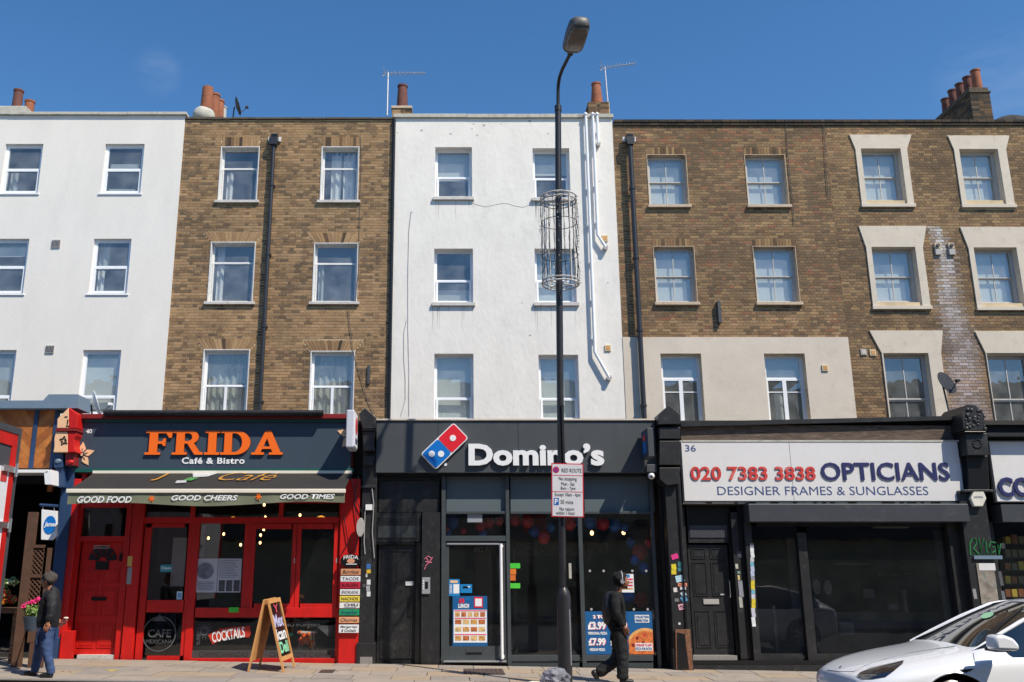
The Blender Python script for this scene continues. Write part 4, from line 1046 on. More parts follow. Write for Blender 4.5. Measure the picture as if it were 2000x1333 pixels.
MB().box(a[0], b[0]-.02, 16.68, 16.78, a[2]-.055, a[2]-.03).out('gutter_lip', M['black_paint'], fr)
for rc in ((118, 935, 141, 1293), (662, 935, 700, 1300)):
    bx('pilaster', *rc, 16.9, .2, RP, fr, bevel=.006)
    a_, b_, c_, d_ = R4(*rc, 16.9); bx('plinth', rc[0]-1, 1232, rc[2]+1, rc[3]+2, 16.86, .1, RP, fr, bevel=.006)
for (x0, y0, x1, y1, D) in ((141, 925, 150, 1292, 16.98), (238, 925, 249, 1292, 16.98), (250, 925, 272, 1298, 16.93), (141, 1047, 249, 1057, 16.985), (141, 980, 249, 991, 16.985),
        (367, 1022, 381, 1297, 16.97), (474, 1022, 488, 1205, 16.975), (659, 925, 670, 1300, 16.99), (505, 1205, 512, 1287, 16.972), (546, 925, 554, 1010, 16.976), (374, 925, 382, 1010, 16.976)):
    bx('mullion', x0, y0, x1, y1, D, .09, RP, fr, bevel=.004)
for (x0, y0, x1, y1, D) in ((272, 1010, 662, 1022, 16.965), (381, 1187, 660, 1206, 16.95), (369, 1286, 657, 1303, 16.94), (272, 925, 660, 982, 17.0)):
    bx('transom_bar', x0, y0, x1, y1, D, .1, RP, fr, bevel=.004)
pane(150, 991, 238, 1047, 17.05, fr)
for rc in ((276, 984, 374, 1010), (382, 984, 546, 1010), (554, 984, 660, 1010), (381, 1022, 474, 1187), (368, 1206, 505, 1286), (512, 1206, 657, 1286)): pane(*rc, 17.03, fr)
dr, q = panel_door('door', fr, (150, 1056, 238, 1279), 17.1, 'red_paint', [(.1, .46, .62, .74), (.54, .9, .62, .74), (.1, .46, .33, .57), (.54, .9, .33, .57), (.1, .46, .06, .27), (.54, .9, .06, .27)])
xc, zc_ = (q[0]+q[1])/2, q[2]+(q[3]-q[2])*.82
for k in range(5):
    a0, a1 = pi*k/5+.05, pi*(k+1)/5-.05; r0, r1 = .07, .26
    MB().prism([(xc+r0*cos(a0), zc_+r0*sin(a0)), (xc+r1*cos(a0), zc_+r1*sin(a0)), (xc+r1*cos((a0+a1)/2)*1.0, zc_+r1*sin((a0+a1)/2)), (xc+r1*cos(a1), zc_+r1*sin(a1)), (xc+r0*cos(a1), zc_+r0*sin(a1))], 17.085, 17.098).out('fanlight_pane', M['black_gloss'], dr)
MB().box(xc-.12, xc+.12, 17.085, 17.098, zc_-.16, zc_-.01).out('fanlight_pane', M['black_gloss'], dr)
MB().box(xc-.13, xc+.13, 17.075, 17.095, q[2]+.93, q[2]+.99).out('letter_box', M['black_gloss'], dr)
MB().box(q[1]-.1, q[1]-.06, 17.06, 17.095, q[2]+1.62, q[2]+1.76).out('lock', M['black_gloss'], dr)
for zz in (.10, .14): MB().box(q[0]+.22, q[0]+.52, 17.08, 17.095, q[3]-zz, q[3]-zz+.014).out('number_plate', M['grey_vent'], dr)
bx('threshold', 150, 1279, 238, 1290, 17.0, .2, M['sill_stone'], fr)
# glazed door
gd = bx('glass_door', 273, 1023, 286, 1296, 16.99, .05, RP, fr)
for rc in ((360, 1023, 367, 1296), (286, 1023, 360, 1030), (286, 1172, 360, 1196), (286, 1281, 360, 1296)): bx('rail', *rc, 16.99, .05, RP, gd)
pane(286, 1030, 360, 1172, 17.02, gd); pane(286, 1196, 360, 1281, 17.02, gd)
# casements
for (x0, x1) in ((488, 577), (578, 659)):
    cs = bx('casement', x0, 1023, x0+8, 1187, 16.955, .05, RP, fr)
    bx('rail', x1-8, 1023, x1, 1187, 16.955, .05, RP, cs); bx('rail', x0+8, 1023, x1-8, 1033, 16.956, .05, RP, cs); bx('rail', x0+8, 1179, x1-8, 1187, 16.956, .05, RP, cs)
    pane(x0+8, 1033, x1-8, 1179, 16.985, cs)
    bx('hinge', x1-3, 1090, x1-1, 1100, 16.95, .01, M['aluminium'], cs)
# white chair and coloured garland inside the window bottom
ch = thing('chair', 'white metal chair legs seen through the lower restaurant window', 'chair', at(596, 1280, 17.6))
for (px0, px1) in ((590, 580), (612, 617), (594, 588), (607, 611)):
    MB().tube([at(px0, 1236, 17.5), at(px1, 1282, 17.6)], .017, 6).out('leg', M['white_sign'], ch)
x, z = U(601, 1236, 17.5); MB().box(x-.17, x+.17, 17.38, 17.7, z, z+.03).out('seat', M['white_sign'], ch)
gl_ = thing('flower_garland', 'orange flower garland hanging behind the lower restaurant window', 'garland', at(600, 1250, 17.3))
for k in range(40):
    x, y, z = at(random.gauss(599, 7), random.gauss(1251, 6.5), 17.3+random.uniform(0, .1)); MB().ball((x, y, z), random.uniform(.02, .04), 6, 4).out('flower', M['orange'], gl_)
# posters in the window
PW = mat('paper', rgb(196, 198, 206), .8, var=.05)
PGr = mat('grey_print', rgb(128, 130, 144), .8, var=.5, scale=14)
t = thing('menu_poster', 'white menu poster with grey portrait print in the restaurant window', 'poster', at(402, 1155, 17.0))
bx('sheet', 380, 1091, 424, 1157, 17.02, .003, PW, t)
c_ = U(401, 1115, 17.016); MB().lathe((c_[0], 17.016, c_[1]), [(.15, 0), (.15, .003)], 20, 'y').out('portrait_print', PGr, t)
for k in range(6): bx('print_line', 385+k % 2*2, 1136+k*3.1, 419-k % 3*2, 1137.2+k*3.1, 17.016, .003, PGr, t)
t = thing('menu_poster', 'white menu sheet with small print, right of the portrait poster', 'poster', at(448, 1155, 17.0))
bx('sheet', 425, 1091, 471, 1157, 17.022, .003, PW, t)
for k in range(11): bx('print_line', 428, 1094+k*3.3, 466-(k*7) % 9, 1095+k*3.3, 17.018, .003, PGr, t)
for k in range(3): bx('picture', 427+k*14.5, 1133, 439+k*14.5, 1155, 17.018, .003, mat('dark_print', rgb(92, 92, 96), .8, var=.6, scale=20), t)
def sticker_thing(label, rc, D, col, txt=None, tc='white_sign', cat='sticker'):
    key = 'paper_%d_%d_%d' % col
    m = mat(key, rgb(*col), .6, var=.06)
    t = thing('window_sticker', label, cat, at((rc[0]+rc[2])/2, (rc[1]+rc[3])/2, D))
    bx('sheet', *rc, D, .003, m, t)
    if txt: text_px(txt, rc[0]+1.5, rc[1]+(rc[3]-rc[1])*.25, rc[2]-1.5, rc[3]-(rc[3]-rc[1])*.25, D-.002, M[tc], t, bold=.02)
    return t
sticker_thing('turquoise open sign hanging in the restaurant glass door', (313, 1103, 336, 1117), 17.015, (50, 150, 160), 'Open')
sticker_thing('small white and blue square sticker on the restaurant glass door', (345, 1155, 356, 1171), 17.013, (190, 215, 225), 'S', 'logo_blue')
sticker_thing('bright green label at the bottom of the restaurant window', (447, 1187-1, 466, 1196), 16.945, (70, 200, 60))
sticker_thing('yellow and white notice on the red pillar beside the panelled door', (249, 1086, 258, 1106), 16.925, (214, 180, 90))
sticker_thing('long narrow notice under the yellow one on the red pillar', (248, 1108, 257, 1141), 16.925, (150, 150, 150), None)
sticker_thing('light poster seen through the glass of the restaurant door', (335, 1050, 362, 1145), 17.3, (160, 158, 160), None, cat='poster')
sticker_thing('tall pale banner seen behind the restaurant window', (383, 1026, 400, 1088), 17.3, (110, 110, 114), None, cat='banner')
# etched lettering on the lower panes
ET = mat('etched', rgb(84, 86, 90), .8, var=.3, scale=20)
ETd = mat('etched_band', rgb(66, 68, 70), .8)
def ring(parent, cx_, cy_, r, th, D, m, name='etched_ring'):
    x, z = U(cx_, cy_, D); n = 40; q = MB()
    for k in range(n):
        a0, a1 = 2*pi*k/n, 2*pi*(k+1)/n
        q.quad((x+r*cos(a0), D, z+r*sin(a0)), (x+(r-th)*cos(a0), D, z+(r-th)*sin(a0)), (x+(r-th)*cos(a1), D, z+(r-th)*sin(a1)), (x+r*cos(a1), D, z+r*sin(a1)))
    return q.out(name, m, parent, fix=False)
t = thing('window_lettering', 'etched round emblem reading CAFE MEXICANA low on the restaurant door', 'lettering', at(315, 1240, 17.01))
ring(t, 311, 1238, .30, .02, 17.008, ET)
text_px('CAFE', 289, 1229, 334, 1245, 17.007, ET, t, bold=.02); text_px('MEXICANA', 285, 1249, 337, 1257, 17.007, ET, t, bold=.0)
c_ = U(311, 1213, 17.007); MB().prism([(c_[0]-.13, c_[1]), (c_[0]+.13, c_[1]), (c_[0]+.05, c_[1]+.05), (c_[0], c_[1]+.12), (c_[0]-.05, c_[1]+.05)], 17.005, 17.007).out('hat', ET, t)
t = thing('window_lettering', 'etched sun, red COCKTAILS ribbon and CHIMICHANGAS band on the lower left pane', 'lettering', at(437, 1250, 17.0))
bx('band', 368, 1270, 505, 1285, 17.022, .003, ETd, t); text_px('CHIMICHANGAS', 389, 1273, 485, 1283, 17.018, M['int_dark'], t, bold=.0)
ring(t, 399, 1232, .085, .03, 17.02, ET); ring(t, 399, 1232, .04, .015, 17.02, ET)
for k in range(14):
    an = 2*pi*k/14; x, z = U(399, 1232, 17.02); MB().prism([(x+.10*cos(an-.12), z+.10*sin(an-.12)), (x+.10*cos(an+.12), z+.10*sin(an+.12)), (x+.16*cos(an+.1), z+.16*sin(an+.1))], 17.018, 17.02).out('ray', ET, t)
P = [U(px, py, 17.02) for px, py in ((406, 1240), (430, 1228), (455, 1225), (489, 1222), (490, 1238), (486, 1245), (450, 1243), (415, 1258))]
MB().prism(P[::-1], 17.016, 17.019).out('ribbon', mat('ribbon', rgb(190, 52, 30), .6, var=.2, scale=8), t)
text_px('COCKTAILS', 414, 1229, 478, 1250, 17.012, M['white_sign'], t, bold=.02, rot=.17)
text_px('BURRITO', 372, 1238, 404, 1246, 17.018, ET, t, rot=pi/2)
t = thing('window_lettering', 'etched JALAPENO POPPERS and CHILLI CON CARNE on the lower right pane', 'lettering', at(585, 1250, 17.0))
bx('band', 513, 1270, 656, 1285, 17.022, .003, ETd, t); text_px('CHILLI CON CARNE', 526, 1273, 646, 1283, 17.018, M['int_dark'], t, bold=.0)
text_px('JALAPENO POPPERS', 518, 1216, 625, 1226, 17.018, ET, t, bold=.02)
for k in range(7): bx('etched_stroke', 617+k*4, 1222+k*3, 650-k, 1224+k*3.4, 17.018, .002, ET, t)
text_px('TEQUILA', 556, 1236, 573, 1243, 17.016, M['green_trim'], t, bold=.03)
# pendant bulbs
BU = mat('bulb_glow', (1, .55, .2, 1), .4, emit=5)
def bulb(px, py, D, label, grp, r=.024, top=6):
    x, z = U(px, py, D); t = thing('pendant_bulb', label, 'light bulb', (x, D, z), grp)
    MB().ball((x, D, z), r, 10, 8, (1, 1, 1.3)).out('bulb', BU, t, smooth=True)
    MB().tube([(x, D, z+r), (x, D, 3.5)], .005, 5).out('cord', M['black_gloss'], t)
LB = 'glowing pendant bulb hanging inside the red restaurant'
OR2 = ['first', 'second', 'third', 'fourth', 'fifth', 'sixth', 'seventh', 'eighth', 'ninth']
BP_ = ((516, 986), (518, 1010), (515, 1034), (586, 1006), (437, 1043), (407, 1051), (509, 1045), (508, 1060), (470, 1064))
for (px, py) in BP_:
    bulb(px, py, 18.2+random.uniform(0, .8), LB+', '+OR2[sorted(BP_).index((px, py))]+' from the left', 'pendant bulbs in the restaurant')
for (px, py) in ((455, 1014), (627, 1012)):
    x, z = U(px, py, 18.5); t = thing('pendant_lamp', 'small orange lit lamp shade in the restaurant, '+('left one' if px < 500 else 'right one'), 'lamp', (x, 18.5, z))
    MB().lathe((x, 18.5, z-.03), [(.1, 0), (.07, .06), (.02, .08)], 14).out('shade', mat('lamp_amber', (.9, .35, .05, 1), .5, emit=1.2), t); MB().tube([(x, 18.5, z+.05), (x, 18.5, 3.5)], .006, 5).out('cord', M['black_gloss'], t)
# ---- awning
aw = thing('awning', 'black awning with olive valance over the red restaurant', 'awning', at(400, 960, 16.3))
xa, z1 = U(130, 959, 15.8); xb, _ = U(675, 959, 15.8); zt_ = UZ(923, 16.86)
xq0 = xa+.02; xq1 = xb-.02; n = 24; q = MB()
for i in range(n+1):
    f = i/n; x = xq0+(xq1-xq0)*f
    for j in range(5):
        g = j/4; sag = .02*sin(pi*g)*(1+.5*sin(f*23)); q.v.append((x, 16.86+(15.82-16.86)*g, zt_+(z1+.03-zt_)*g-sag))
for i in range(n):
    for j in range(4): k = i*5+j; q.f.append((k, k+1, k+6, k+5))
q.out('canopy', M['awning_black'], aw, smooth=True, fix=False)
MB().box(xa, xb, 15.77, 15.83, z1-.035, z1+.035).out('front_bar', M['cream_bar'], aw, bevel=.01)
q = MB(); n = 60; zv = UZ(985, 15.8)
for i in range(n+1):
    f = i/n; x = xa+.03+(xb-xa-.04)*f; low = zv+.03*sin(f*9.5)+.05*max(0, f-.7)*2
    q.v += [(x, 15.80, z1-.03), (x, 15.80+.012*sin(f*40), low)]
for i in range(n): k = 2*i; q.f.append((k, k+1, k+3, k+2))
q.out('valance', M['awning_green'], aw, smooth=True, fix=False)
for (s, x0, y0, x1, y1) in (('GOOD FOOD', 151, 969, 257, 982), ('GOOD CHEERS', 335, 967, 464, 977.5), ('GOOD TIMES', 547, 965, 654, 974.5)):
    text_px(s, x0, y0, x1, y1, 15.785, M['white_sign'], aw, bold=.025, shear=.25)
for (px, py) in ((296, 974), (505, 970)):
    x, z = U(px, py, 15.785)
    for k in range(3):
        an = k*pi/3; MB().prism([(x+a*.055*cos(an)-b*.009*sin(an), z+a*.055*sin(an)+b*.009*cos(an)) for a, b in ((-1, -1), (1, -1), (1, 1), (-1, 1))], 15.783-k*.0012, 15.784-k*.0012).out('star_print', M['orange'], aw)
def on_canopy(me):
    zf = z1+.03
    for v in me.vertices:
        g = (zt_-v.co.z)/(zt_-zf); v.co.y = 16.86+(15.82-16.86)*g-.012; v.co.z += .004
    me.update(); return me
def canopy_text(s, x0, x1, g0, g1, m, **k):
    me = text_mesh(s, **k); zf = z1+.03
    fit_mesh(me, UX(x0, 940, 16.4), UX(x1, 940, 16.4), zt_+(zf-zt_)*g1, zt_+(zf-zt_)*g0, 16, 0); on_canopy(me); link(shiftme(me, aw), 'print', m, aw)
YL = mat('mustard', rgb(180, 128, 50), .8, var=.3, scale=9)
canopy_text('Café', 424, 540, .0, .48, YL, bold=-.008, shear=.5)
canopy_text('J', 296, 318, .05, .5, YL, bold=.02, shear=.3)
def canopy_poly(pts, m, nm='print'):
    q = MB()
    q.prism([(UX(x, 940, 16.4), zt_+(z1+.03-zt_)*g) for x, g in pts], 16, 16.0001); me = q.mesh('p'); on_canopy(me); link(shiftme(me, aw), nm, m, aw)
canopy_poly([(362, .02), (415, .02), (400, .25), (372, .3)], M['white_sign']); canopy_poly([(366, .3), (385, .33), (376, .5), (358, .5)], mat('leaf_green', rgb(110, 180, 110), .7)); canopy_poly([(348, .5), (366, .48), (370, .62), (350, .66)], M['white_sign'])
for s, x in ((-1, xa+.15), (1, xb-.15)):
    MB().tube([(x, 16.9, zt_-.12), (x-s*.5, 16.4, zt_-.3), (x, 15.86, z1)], .02, 6).out('arm', M['black_paint'], aw)
MB().box(xa+.02, xb-.02, 16.8, 16.93, zt_-.02, zt_+.03).out('cassette', M['cream_bar'], aw)
# ---- sign letters of the red restaurant
def arc(cx_, cy_, rx, ry, a0, a1, n=14): return [(cx_+rx*cos(radians(a0+(a1-a0)*i/n)), cy_+ry*sin(radians(a0+(a1-a0)*i/n))) for i in range(n+1)]
GLY = {
 'F': [[(0, 0), (.58, 0), (.58, .1), (.46, .1), (.46, .45), (.62, .45), (.68, .36), (.76, .36), (.76, .68), (.68, .68), (.62, .56), (.46, .56), (.46, .89), (.76, .89), (.88, .7), (.98, .7), (1.0, 1), (0, 1), (0, .9), (.14, .9), (.14, .1), (0, .1)]],
 'R': [[(0, 0), (.5, 0), (.5, .1), (.4, .1), (.4, .46), (.5, .46), (.76, 0), (1.03, 0), (1.03, .1), (.93, .12), (.72, .48)]+arc(.6, .73, .27, .27, -60, 90, 10)+[(0, 1), (0, .9), (.12, .9), (.12, .1), (0, .1)], list(reversed([(.4, .57), (.52, .57)]+arc(.52, .73, .13, .16, -90, 90, 8)+[(.4, .89)]))],
 'I': [[(0, 0), (1, 0), (1, .1), (.78, .1), (.78, .9), (1, .9), (1, 1), (0, 1), (0, .9), (.22, .9), (.22, .1), (0, .1)]],
 'D': [[(0, 0), (.5, 0)]+arc(.5, .5, .5, .5, -90, 90, 18)+[(0, 1), (0, .9), (.12, .9), (.12, .1), (0, .1)], list(reversed([(.38, .11), (.46, .11)]+arc(.46, .5, .26, .39, -90, 90, 14)+[(.38, .89)]))],
 'A': [[(0, 0), (.4, 0), (.4, .1), (.29, .1), (.335, .24), (.62, .24), (.67, .1), (.56, .1), (.56, 0), (1, 0), (1, .1), (.93, .1), (.6, 1), (.42, 1), (.1, .1), (0, .1)], list(reversed([(.37, .34), (.585, .34), (.48, .68)]))]}
fs = thing('shop_sign', 'raised orange FRIDA letters with Café & Bistro in white on dark blue board', 'sign', at(420, 880, 16.8))
for g, x0, x1 in (('F', 284, 336), ('R', 337, 395), ('I', 400, 429), ('D', 431, 489), ('A', 492, 553)):
    curve_px(GLY[g], x0, 841, x1, 888, 16.835, .043, M['orange'], fs, 'letter', M['orange_side'])
text_px('Café & Bistro', 355, 893, 478, 906, 16.868, M['white_sign'], fs, bold=.03, spacing=1.1)
text_px('40', 168, 838, 180, 846.5, 16.872, M['white_sign'], fs, bold=.02, name='house_number')
def flower(px, py, s, half=None):
    x, z = U(px, py, 16.872)
    for k in range(5):
        an = pi/2+2*pi*k/5
        if half == 'r' and cos(an) < -.1: continue
        if half == 'l' and cos(an) > .1: continue
        def R_(a, b): return (x+s*(a*cos(an)-b*sin(an)), z+s*(a*sin(an)+b*cos(an)))
        MB().prism([R_(.12, 0), R_(.5, -.3), R_(.75, -.22), R_(1.15, 0), R_(.75, .22), R_(.5, .3)], 16.868-.001*k, 16.872).out('petal', M['peach'], fs)
        MB().prism([R_(.1, -.04), R_(.55, -.03), R_(.55, .03), R_(.1, .04)], 16.861-.001*k, 16.8625-.001*k).out('petal_mark', M['slate_blue'], fs)
    c = MB().lathe((x, 16.858, z), [(s*.12, 0), (s*.12, .003)], 12, 'y').out('flower_centre', M['peach'], fs)
flower(160, 888, .21, 'r'); flower(686, 850, .24, 'l')
# ---- projecting box sign
bsg = thing('projecting_sign', 'white projecting box sign with red picture by the restaurant corner', 'sign', at(690, 860, 16.5))
xr, z0 = U(692, 876, 16.32); _, z1_ = U(692, 803, 16.32)
MB().box(xr-.14, xr, 16.16, 16.76, z0, z1_).out('box', mat('sign_box', rgb(200, 202, 214), .4, var=.04), bsg, bevel=.02)
MB().box(xr+.001, xr+.012, 16.2, 16.72, z0+.04, z1_-.04).out('sign_face', M['white_sign'], bsg)
q = MB(); zc2 = (z0+z1_)/2; q.lathe((xr+.012, 16.46, zc2+.08), [(.16, 0), (.16, .004)], 18, 'x'); q.out('picture', M['red_text'], bsg)
MB().box(xr+.012, xr+.016, 16.34, 16.6, zc2-.24, zc2-.14).out('print', M['navy_text'], bsg)
MB().box(xr-.1, xr-.04, 16.76, 16.95, zc2+.1, zc2+.16).out('bracket', M['black_paint'], bsg)
# ---- menu boards on the pilaster
mbs = thing('menu_board', 'column of small coloured food name boards under a round black plaque', 'sign', at(682, 1160, 16.8))
x, z = U(685.5, 1095.5, 16.82)
q = MB().lathe((x, 16.80, z), [(.19, 0), (.19, .03)], 28, 'y'); q.v = [(a, b, z+(c-z)*.62) for a, b, c in q.v]; q.out('plaque', M['black_gloss'], mbs)
text_px('FRIDA', 671, 1086, 700, 1093, 16.795, M['white_sign'], mbs, bold=.01, arc=.02)
q = MB().lathe((x, 16.795, z-.005), [(.07, 0), (.07, .004)], 20, 'y'); q.v = [(a, b, z+(c-z)*.6) for a, b, c in q.v]; q.out('cup_picture', mat('tan_print', rgb(210, 150, 120), .6), mbs)
bx('print_line', 676, 1101, 697, 1102.5, 16.794, .003, M['white_sign'], mbs)
boards = [('Burritos', (206, 146, 108), 1111, 1123, .35), ('TACOS', (226, 226, 230), 1125, 1136, 0), ('BURGERS', (196, 34, 62), 1137, 1149, 0), ('ENCHILADAS', (226, 226, 230), 1151, 1162, .2), ('NACHOS', (232, 208, 84), 1164, 1175, 0), ('CHILI', (230, 228, 226), 1177, 1188, 0),
          ('Breakfast', (20, 146, 96), 1190, 1202, .35), ('Churros', (222, 160, 122), 1205, 1217, .35), ('Margaritas', (226, 228, 232), 1220, 1236, .35)]
for k, (s, c, y0, y1, sh) in enumerate(boards):
    x0 = 665.5-k*.5; x1 = 704-k*.45
    bx('board', x0, y0, x1, y1, 16.8, .04, mat('board_%d' % k, rgb(*c), .5, var=.05), mbs, bevel=.004)
    if s == 'Margaritas':
        text_px('Margaritas', x0+3, y0+2, x1-3, y0+7.5, 16.797, M['black_gloss'], mbs, shear=.3); text_px('& Cocktails', x0+5, y0+8.5, x1-5, y1-2, 16.797, M['black_gloss'], mbs, shear=.3)
    elif s == 'CHILI':
        text_px(s, x0+9, y0+1.6, x1-3, y0+7, 16.797, M['black_gloss'], mbs, bold=.03); bx('print_line', x0+9, y1-2.6, x1-6, y1-1.6, 16.797, .002, M['blue_print'], mbs)
    else: text_px(s, x0+3, y0+2.5, x1-3, y1-2.5, 16.797, M['black_gloss'] if s != 'Breakfast' else M['navy'], mbs, bold=.01, shear=sh)
# cables on the red pilaster
for pts in ([(684, 925), (690, 950), (695, 975), (706, 1000)], [(700, 930), (692, 980), (700, 1040), (694, 1080)], [(672, 1010), (680, 1060), (668, 1080)]):
    MB().tube([at(px, py, 16.86) for px, py in pts], .009, 5).out('cable', M['black_gloss'], fr)
x, z = U(704, 1030, 16.75); t = thing('wall_lamp', 'round grey lamp disc on the black pilaster beside the restaurant', 'lamp', (x, 16.75, z))
q = MB().lathe((x, 16.72, z), [(.07, 0), (.075, .04), (.05, .09)], 16, 'y'); q.v = [(a, b, z+(c-z)*2.3) for a, b, c in q.v]; q.out('lamp_body', M['grey_vent'], t, smooth=True)

# ================================================================ SHOP B : grey takeaway
XB0, XB1 = XA1+.01, UX(1305, 1100, 17)
dm = thing('takeaway_front', 'dark grey pizza takeaway shopfront with glass door and tall windows', 'shopfront', ((XB0+XB1)/2, DS, gz(1)))
shop_shell(dm, XB0, XB1, inner='int_dark')
FG, FR = M['fascia_grey'], M['frame_grey']
bx('fascia', 735, 821, 1281, 923, 16.8, .3, FG, dm, bevel=.004)
bx('panel_seam', 1012, 822, 1012.8, 922, 16.7985, .001, M['black_gloss'], dm); bx('panel_seam', 855, 822, 855.7, 922, 16.7985, .001, M['black_gloss'], dm)
bx('fascia_cap', 733, 817.6, 1284, 820.6, 16.77, .35, M['stucco_trim'], dm)
for rc in ((872, 926, 991, 999), (997, 926, 1131, 999), (1141, 926, 1277, 999)): bx('header_panel', *rc, 17.06, .05, mat('panel_bluegrey', rgb(86, 98, 104), .6, var=.03), dm)
bx('soffit', 735, 925, 1282, 930, 16.95, .2, M['black_gloss'], dm)
for rc in ((862, 930, 870, 1306), (989.5, 930, 996.5, 1306), (1132, 930, 1140, 1308), (1276.5, 930, 1283, 1309)): bx('mullion', *rc, 16.97, .1, FR, dm, bevel=.003)
for rc, D in (((870, 998.5, 989, 1003.5), 16.99), ((997, 998.5, 1132, 1003.5), 16.99), ((1140, 998.5, 1276, 1003.5), 16.99), ((870, 1046.5, 989, 1057), 16.98), ((997, 1279.5, 1132, 1291), 16.98), ((1140, 1279.5, 1276, 1291), 16.98), ((997, 1293.5, 1132, 1307), 17.0), ((1140, 1293.5, 1276, 1308), 17.0)):
    bx('transom_bar', *rc, D, .09, FR, dm, bevel=.003)
pane(870, 1003, 989, 1047, 17.03, dm); pane(997, 1003, 1132, 1280, 17.03, dm); pane(1140, 1003, 1276, 1280, 17.03, dm)
gd = bx('glass_door', 870, 1060, 877, 1290, 17.0, .05, FR, dm)
for rc in ((983, 1060, 989, 1290), (877, 1060, 983, 1066), (877, 1262, 983, 1290)): bx('rail', *rc, 17.0, .05, FR, gd)
bx('closer', 873, 1060.5, 975, 1063.5, 16.975, .02, M['aluminium'], gd)
pane(877, 1066, 983, 1262, 17.025, gd)
xh, zh1 = U(978, 1062, 16.93); zh0 = UZ(1287, 16.93)
q = MB().tube([(xh, 16.91, zh0), (xh, 16.91, zh1)], .027, 12); q.box(xh-.015, xh+.04, 16.91, 16.999, zh1-.06, zh1-.02); q.box(xh-.015, xh+.04, 16.91, 16.999, zh0+.02, zh0+.06); q.out('handle', M['white_sign'], gd, smooth=True)
bx('letter_box', 910, 1267, 942, 1277, 16.992, .007, FR, gd); bx('letter_slot', 911, 1274, 941, 1277, 16.988, .003, M['black_gloss'], gd)
bx('threshold', 866, 1290.5, 989, 1293.5, 16.93, .2, M['aluminium'], dm); bx('threshold', 868, 1294, 989, 1306, 17.02, .2, M['black_gloss'], dm)
# side door of the flats
bx('side_panel', 740, 938, 858, 1000, 17.06, .06, M['black_paint'], dm); bx('frame_head', 734, 926, 862, 938, 17.02, .08, M['black_gloss'], dm)
bx('side_window_frame', 735, 1001, 822, 1058, 17.06, .05, M['black_paint'], dm); bx('side_window_frosting', 738, 1027, 812, 1050, 17.05, .009, mat('frost', rgb(86, 88, 90), .3, var=.4, scale=3, stretch=(4, 1, .3)), dm)
pane(738, 1006, 812, 1050, 17.03, dm)
bx('pillar', 823, 1001, 860, 1306, 17.0, .12, M['black_paint'], dm, bevel=.005)
dr = bx('side_door', 738, 1064, 811, 1300, 17.12, .05, M['black_paint'], dm)
q = MB(); a, b, c, d = R4(744, 1074, 805, 1286, 17.12); e = .025
q.box(a, b, 17.105, 17.119, c, c+e); q.box(a, b, 17.105, 17.119, d-e, d); q.box(a, a+e, 17.106, 17.119, c+e, d-e); q.box(b-e, b, 17.106, 17.119, c+e, d-e); q.out('door_moulding', M['black_paint'], dr)
bx('door_notice', 792, 1135.5, 807, 1143.5, 17.10, .003, M['white_sign'], dr)
bx('letter_slot', 757, 1289, 786, 1296, 17.11, .009, M['black_gloss'], dr)
bx('lock_plate', 797, 1165, 811, 1205, 17.10, .02, M['black_gloss'], dr)
bx('door_frame', 811.5, 1060, 822.5, 1304, 17.04, .1, M['black_gloss'], dm)
bx('door_frame', 732, 1058.5, 811, 1063.5, 17.06, .1, M['black_gloss'], dm)
bx('doorstep', 736, 1300.5, 822, 1304.5, 17.02, .2, M['sill_stone'], dm)
ic = thing('intercom', 'grey metal entry intercom on the black pillar by the takeaway door', 'intercom', at(831, 1144, 16.99))
bx('body', 824, 1128, 840, 1160, 16.965, .03, M['aluminium'], ic, bevel=.005); bx('speaker', 830, 1136, 836, 1150, 16.962, .003, M['black_gloss'], ic)
for k in range(4): bx('button', 826, 1133+k*5, 828, 1136+k*5, 16.96, .005, M['white_sign'], ic)
for ln in ([(829, 1092), (836, 1086), (842, 1090), (839, 1098), (832, 1104), (829, 1112)], [(833, 1090), (838, 1100), (845, 1088)], [(831, 1097), (843, 1099)]):
    MB().tube([at(px, py, 16.996) for px, py in ln], .008, 4).out('graffiti', mat('pink_spray', rgb(220, 120, 150), .6), dm)
# fascia sign
ds = thing('shop_sign', 'white Domino’s letters beside a red and blue domino tile logo on grey fascia', 'sign', at(1010, 880, 16.75))
letters_px('Domino’s', 915, 866, 1180, 909.5, 16.735, M['white_sign'], ds, bold=.04, dep=.06, side=M['aluminium'])
def logo(cx_, cy_, half_l, half_w, rot, D):
    x, z = U(cx_, cy_, D)
    def rr(l0, l1, w_, r):
        p = []
        for (cx2, cy2, a0) in ((l1-r, w_-r, 0), (l0+r, w_-r, 90), (l0+r, -w_+r, 180), (l1-r, -w_+r, 270)):
            p += [(cx2+r*cos(radians(a0+k*22.5)), cy2+r*sin(radians(a0+k*22.5))) for k in range(5)]
        return [(x+a*cos(rot)-b*sin(rot), z+a*sin(rot)+b*cos(rot)) for a, b in p]
    MB().prism(rr(-half_l, half_l, half_w, .05), D, D+.07).out('tile_back', M['white_sign'], ds)
    e = .018
    MB().prism(rr(.008, half_l-e, half_w-e, .035), D-.008, D-.0005).out('tile_half', M['logo_red'], ds)
    MB().prism(rr(-half_l+e, -.008, half_w-e, .035), D-.008, D-.0005).out('tile_half', M['logo_blue'], ds)
    for (l_, w_) in ((half_l*.5, 0), (-half_l*.5, -half_w*.38), (-half_l*.5, half_w*.38)):
        if l_ < 0:
            cxx = x+l_*cos(rot); czz = z+l_*sin(rot); sgn = 1 if w_ > 0 else -1
            cxx += sgn*.085; c2 = (cxx, czz)
        else: c2 = (x+l_*cos(rot), z+l_*sin(rot))
        MB().lathe((c2[0], D-.014, c2[1]), [(.058, 0), (.058, .005)], 20, 'y').out('tile_dot', M['white_sign'], ds)
logo(868.5, 871, .42, .20, radians(44), 16.725)
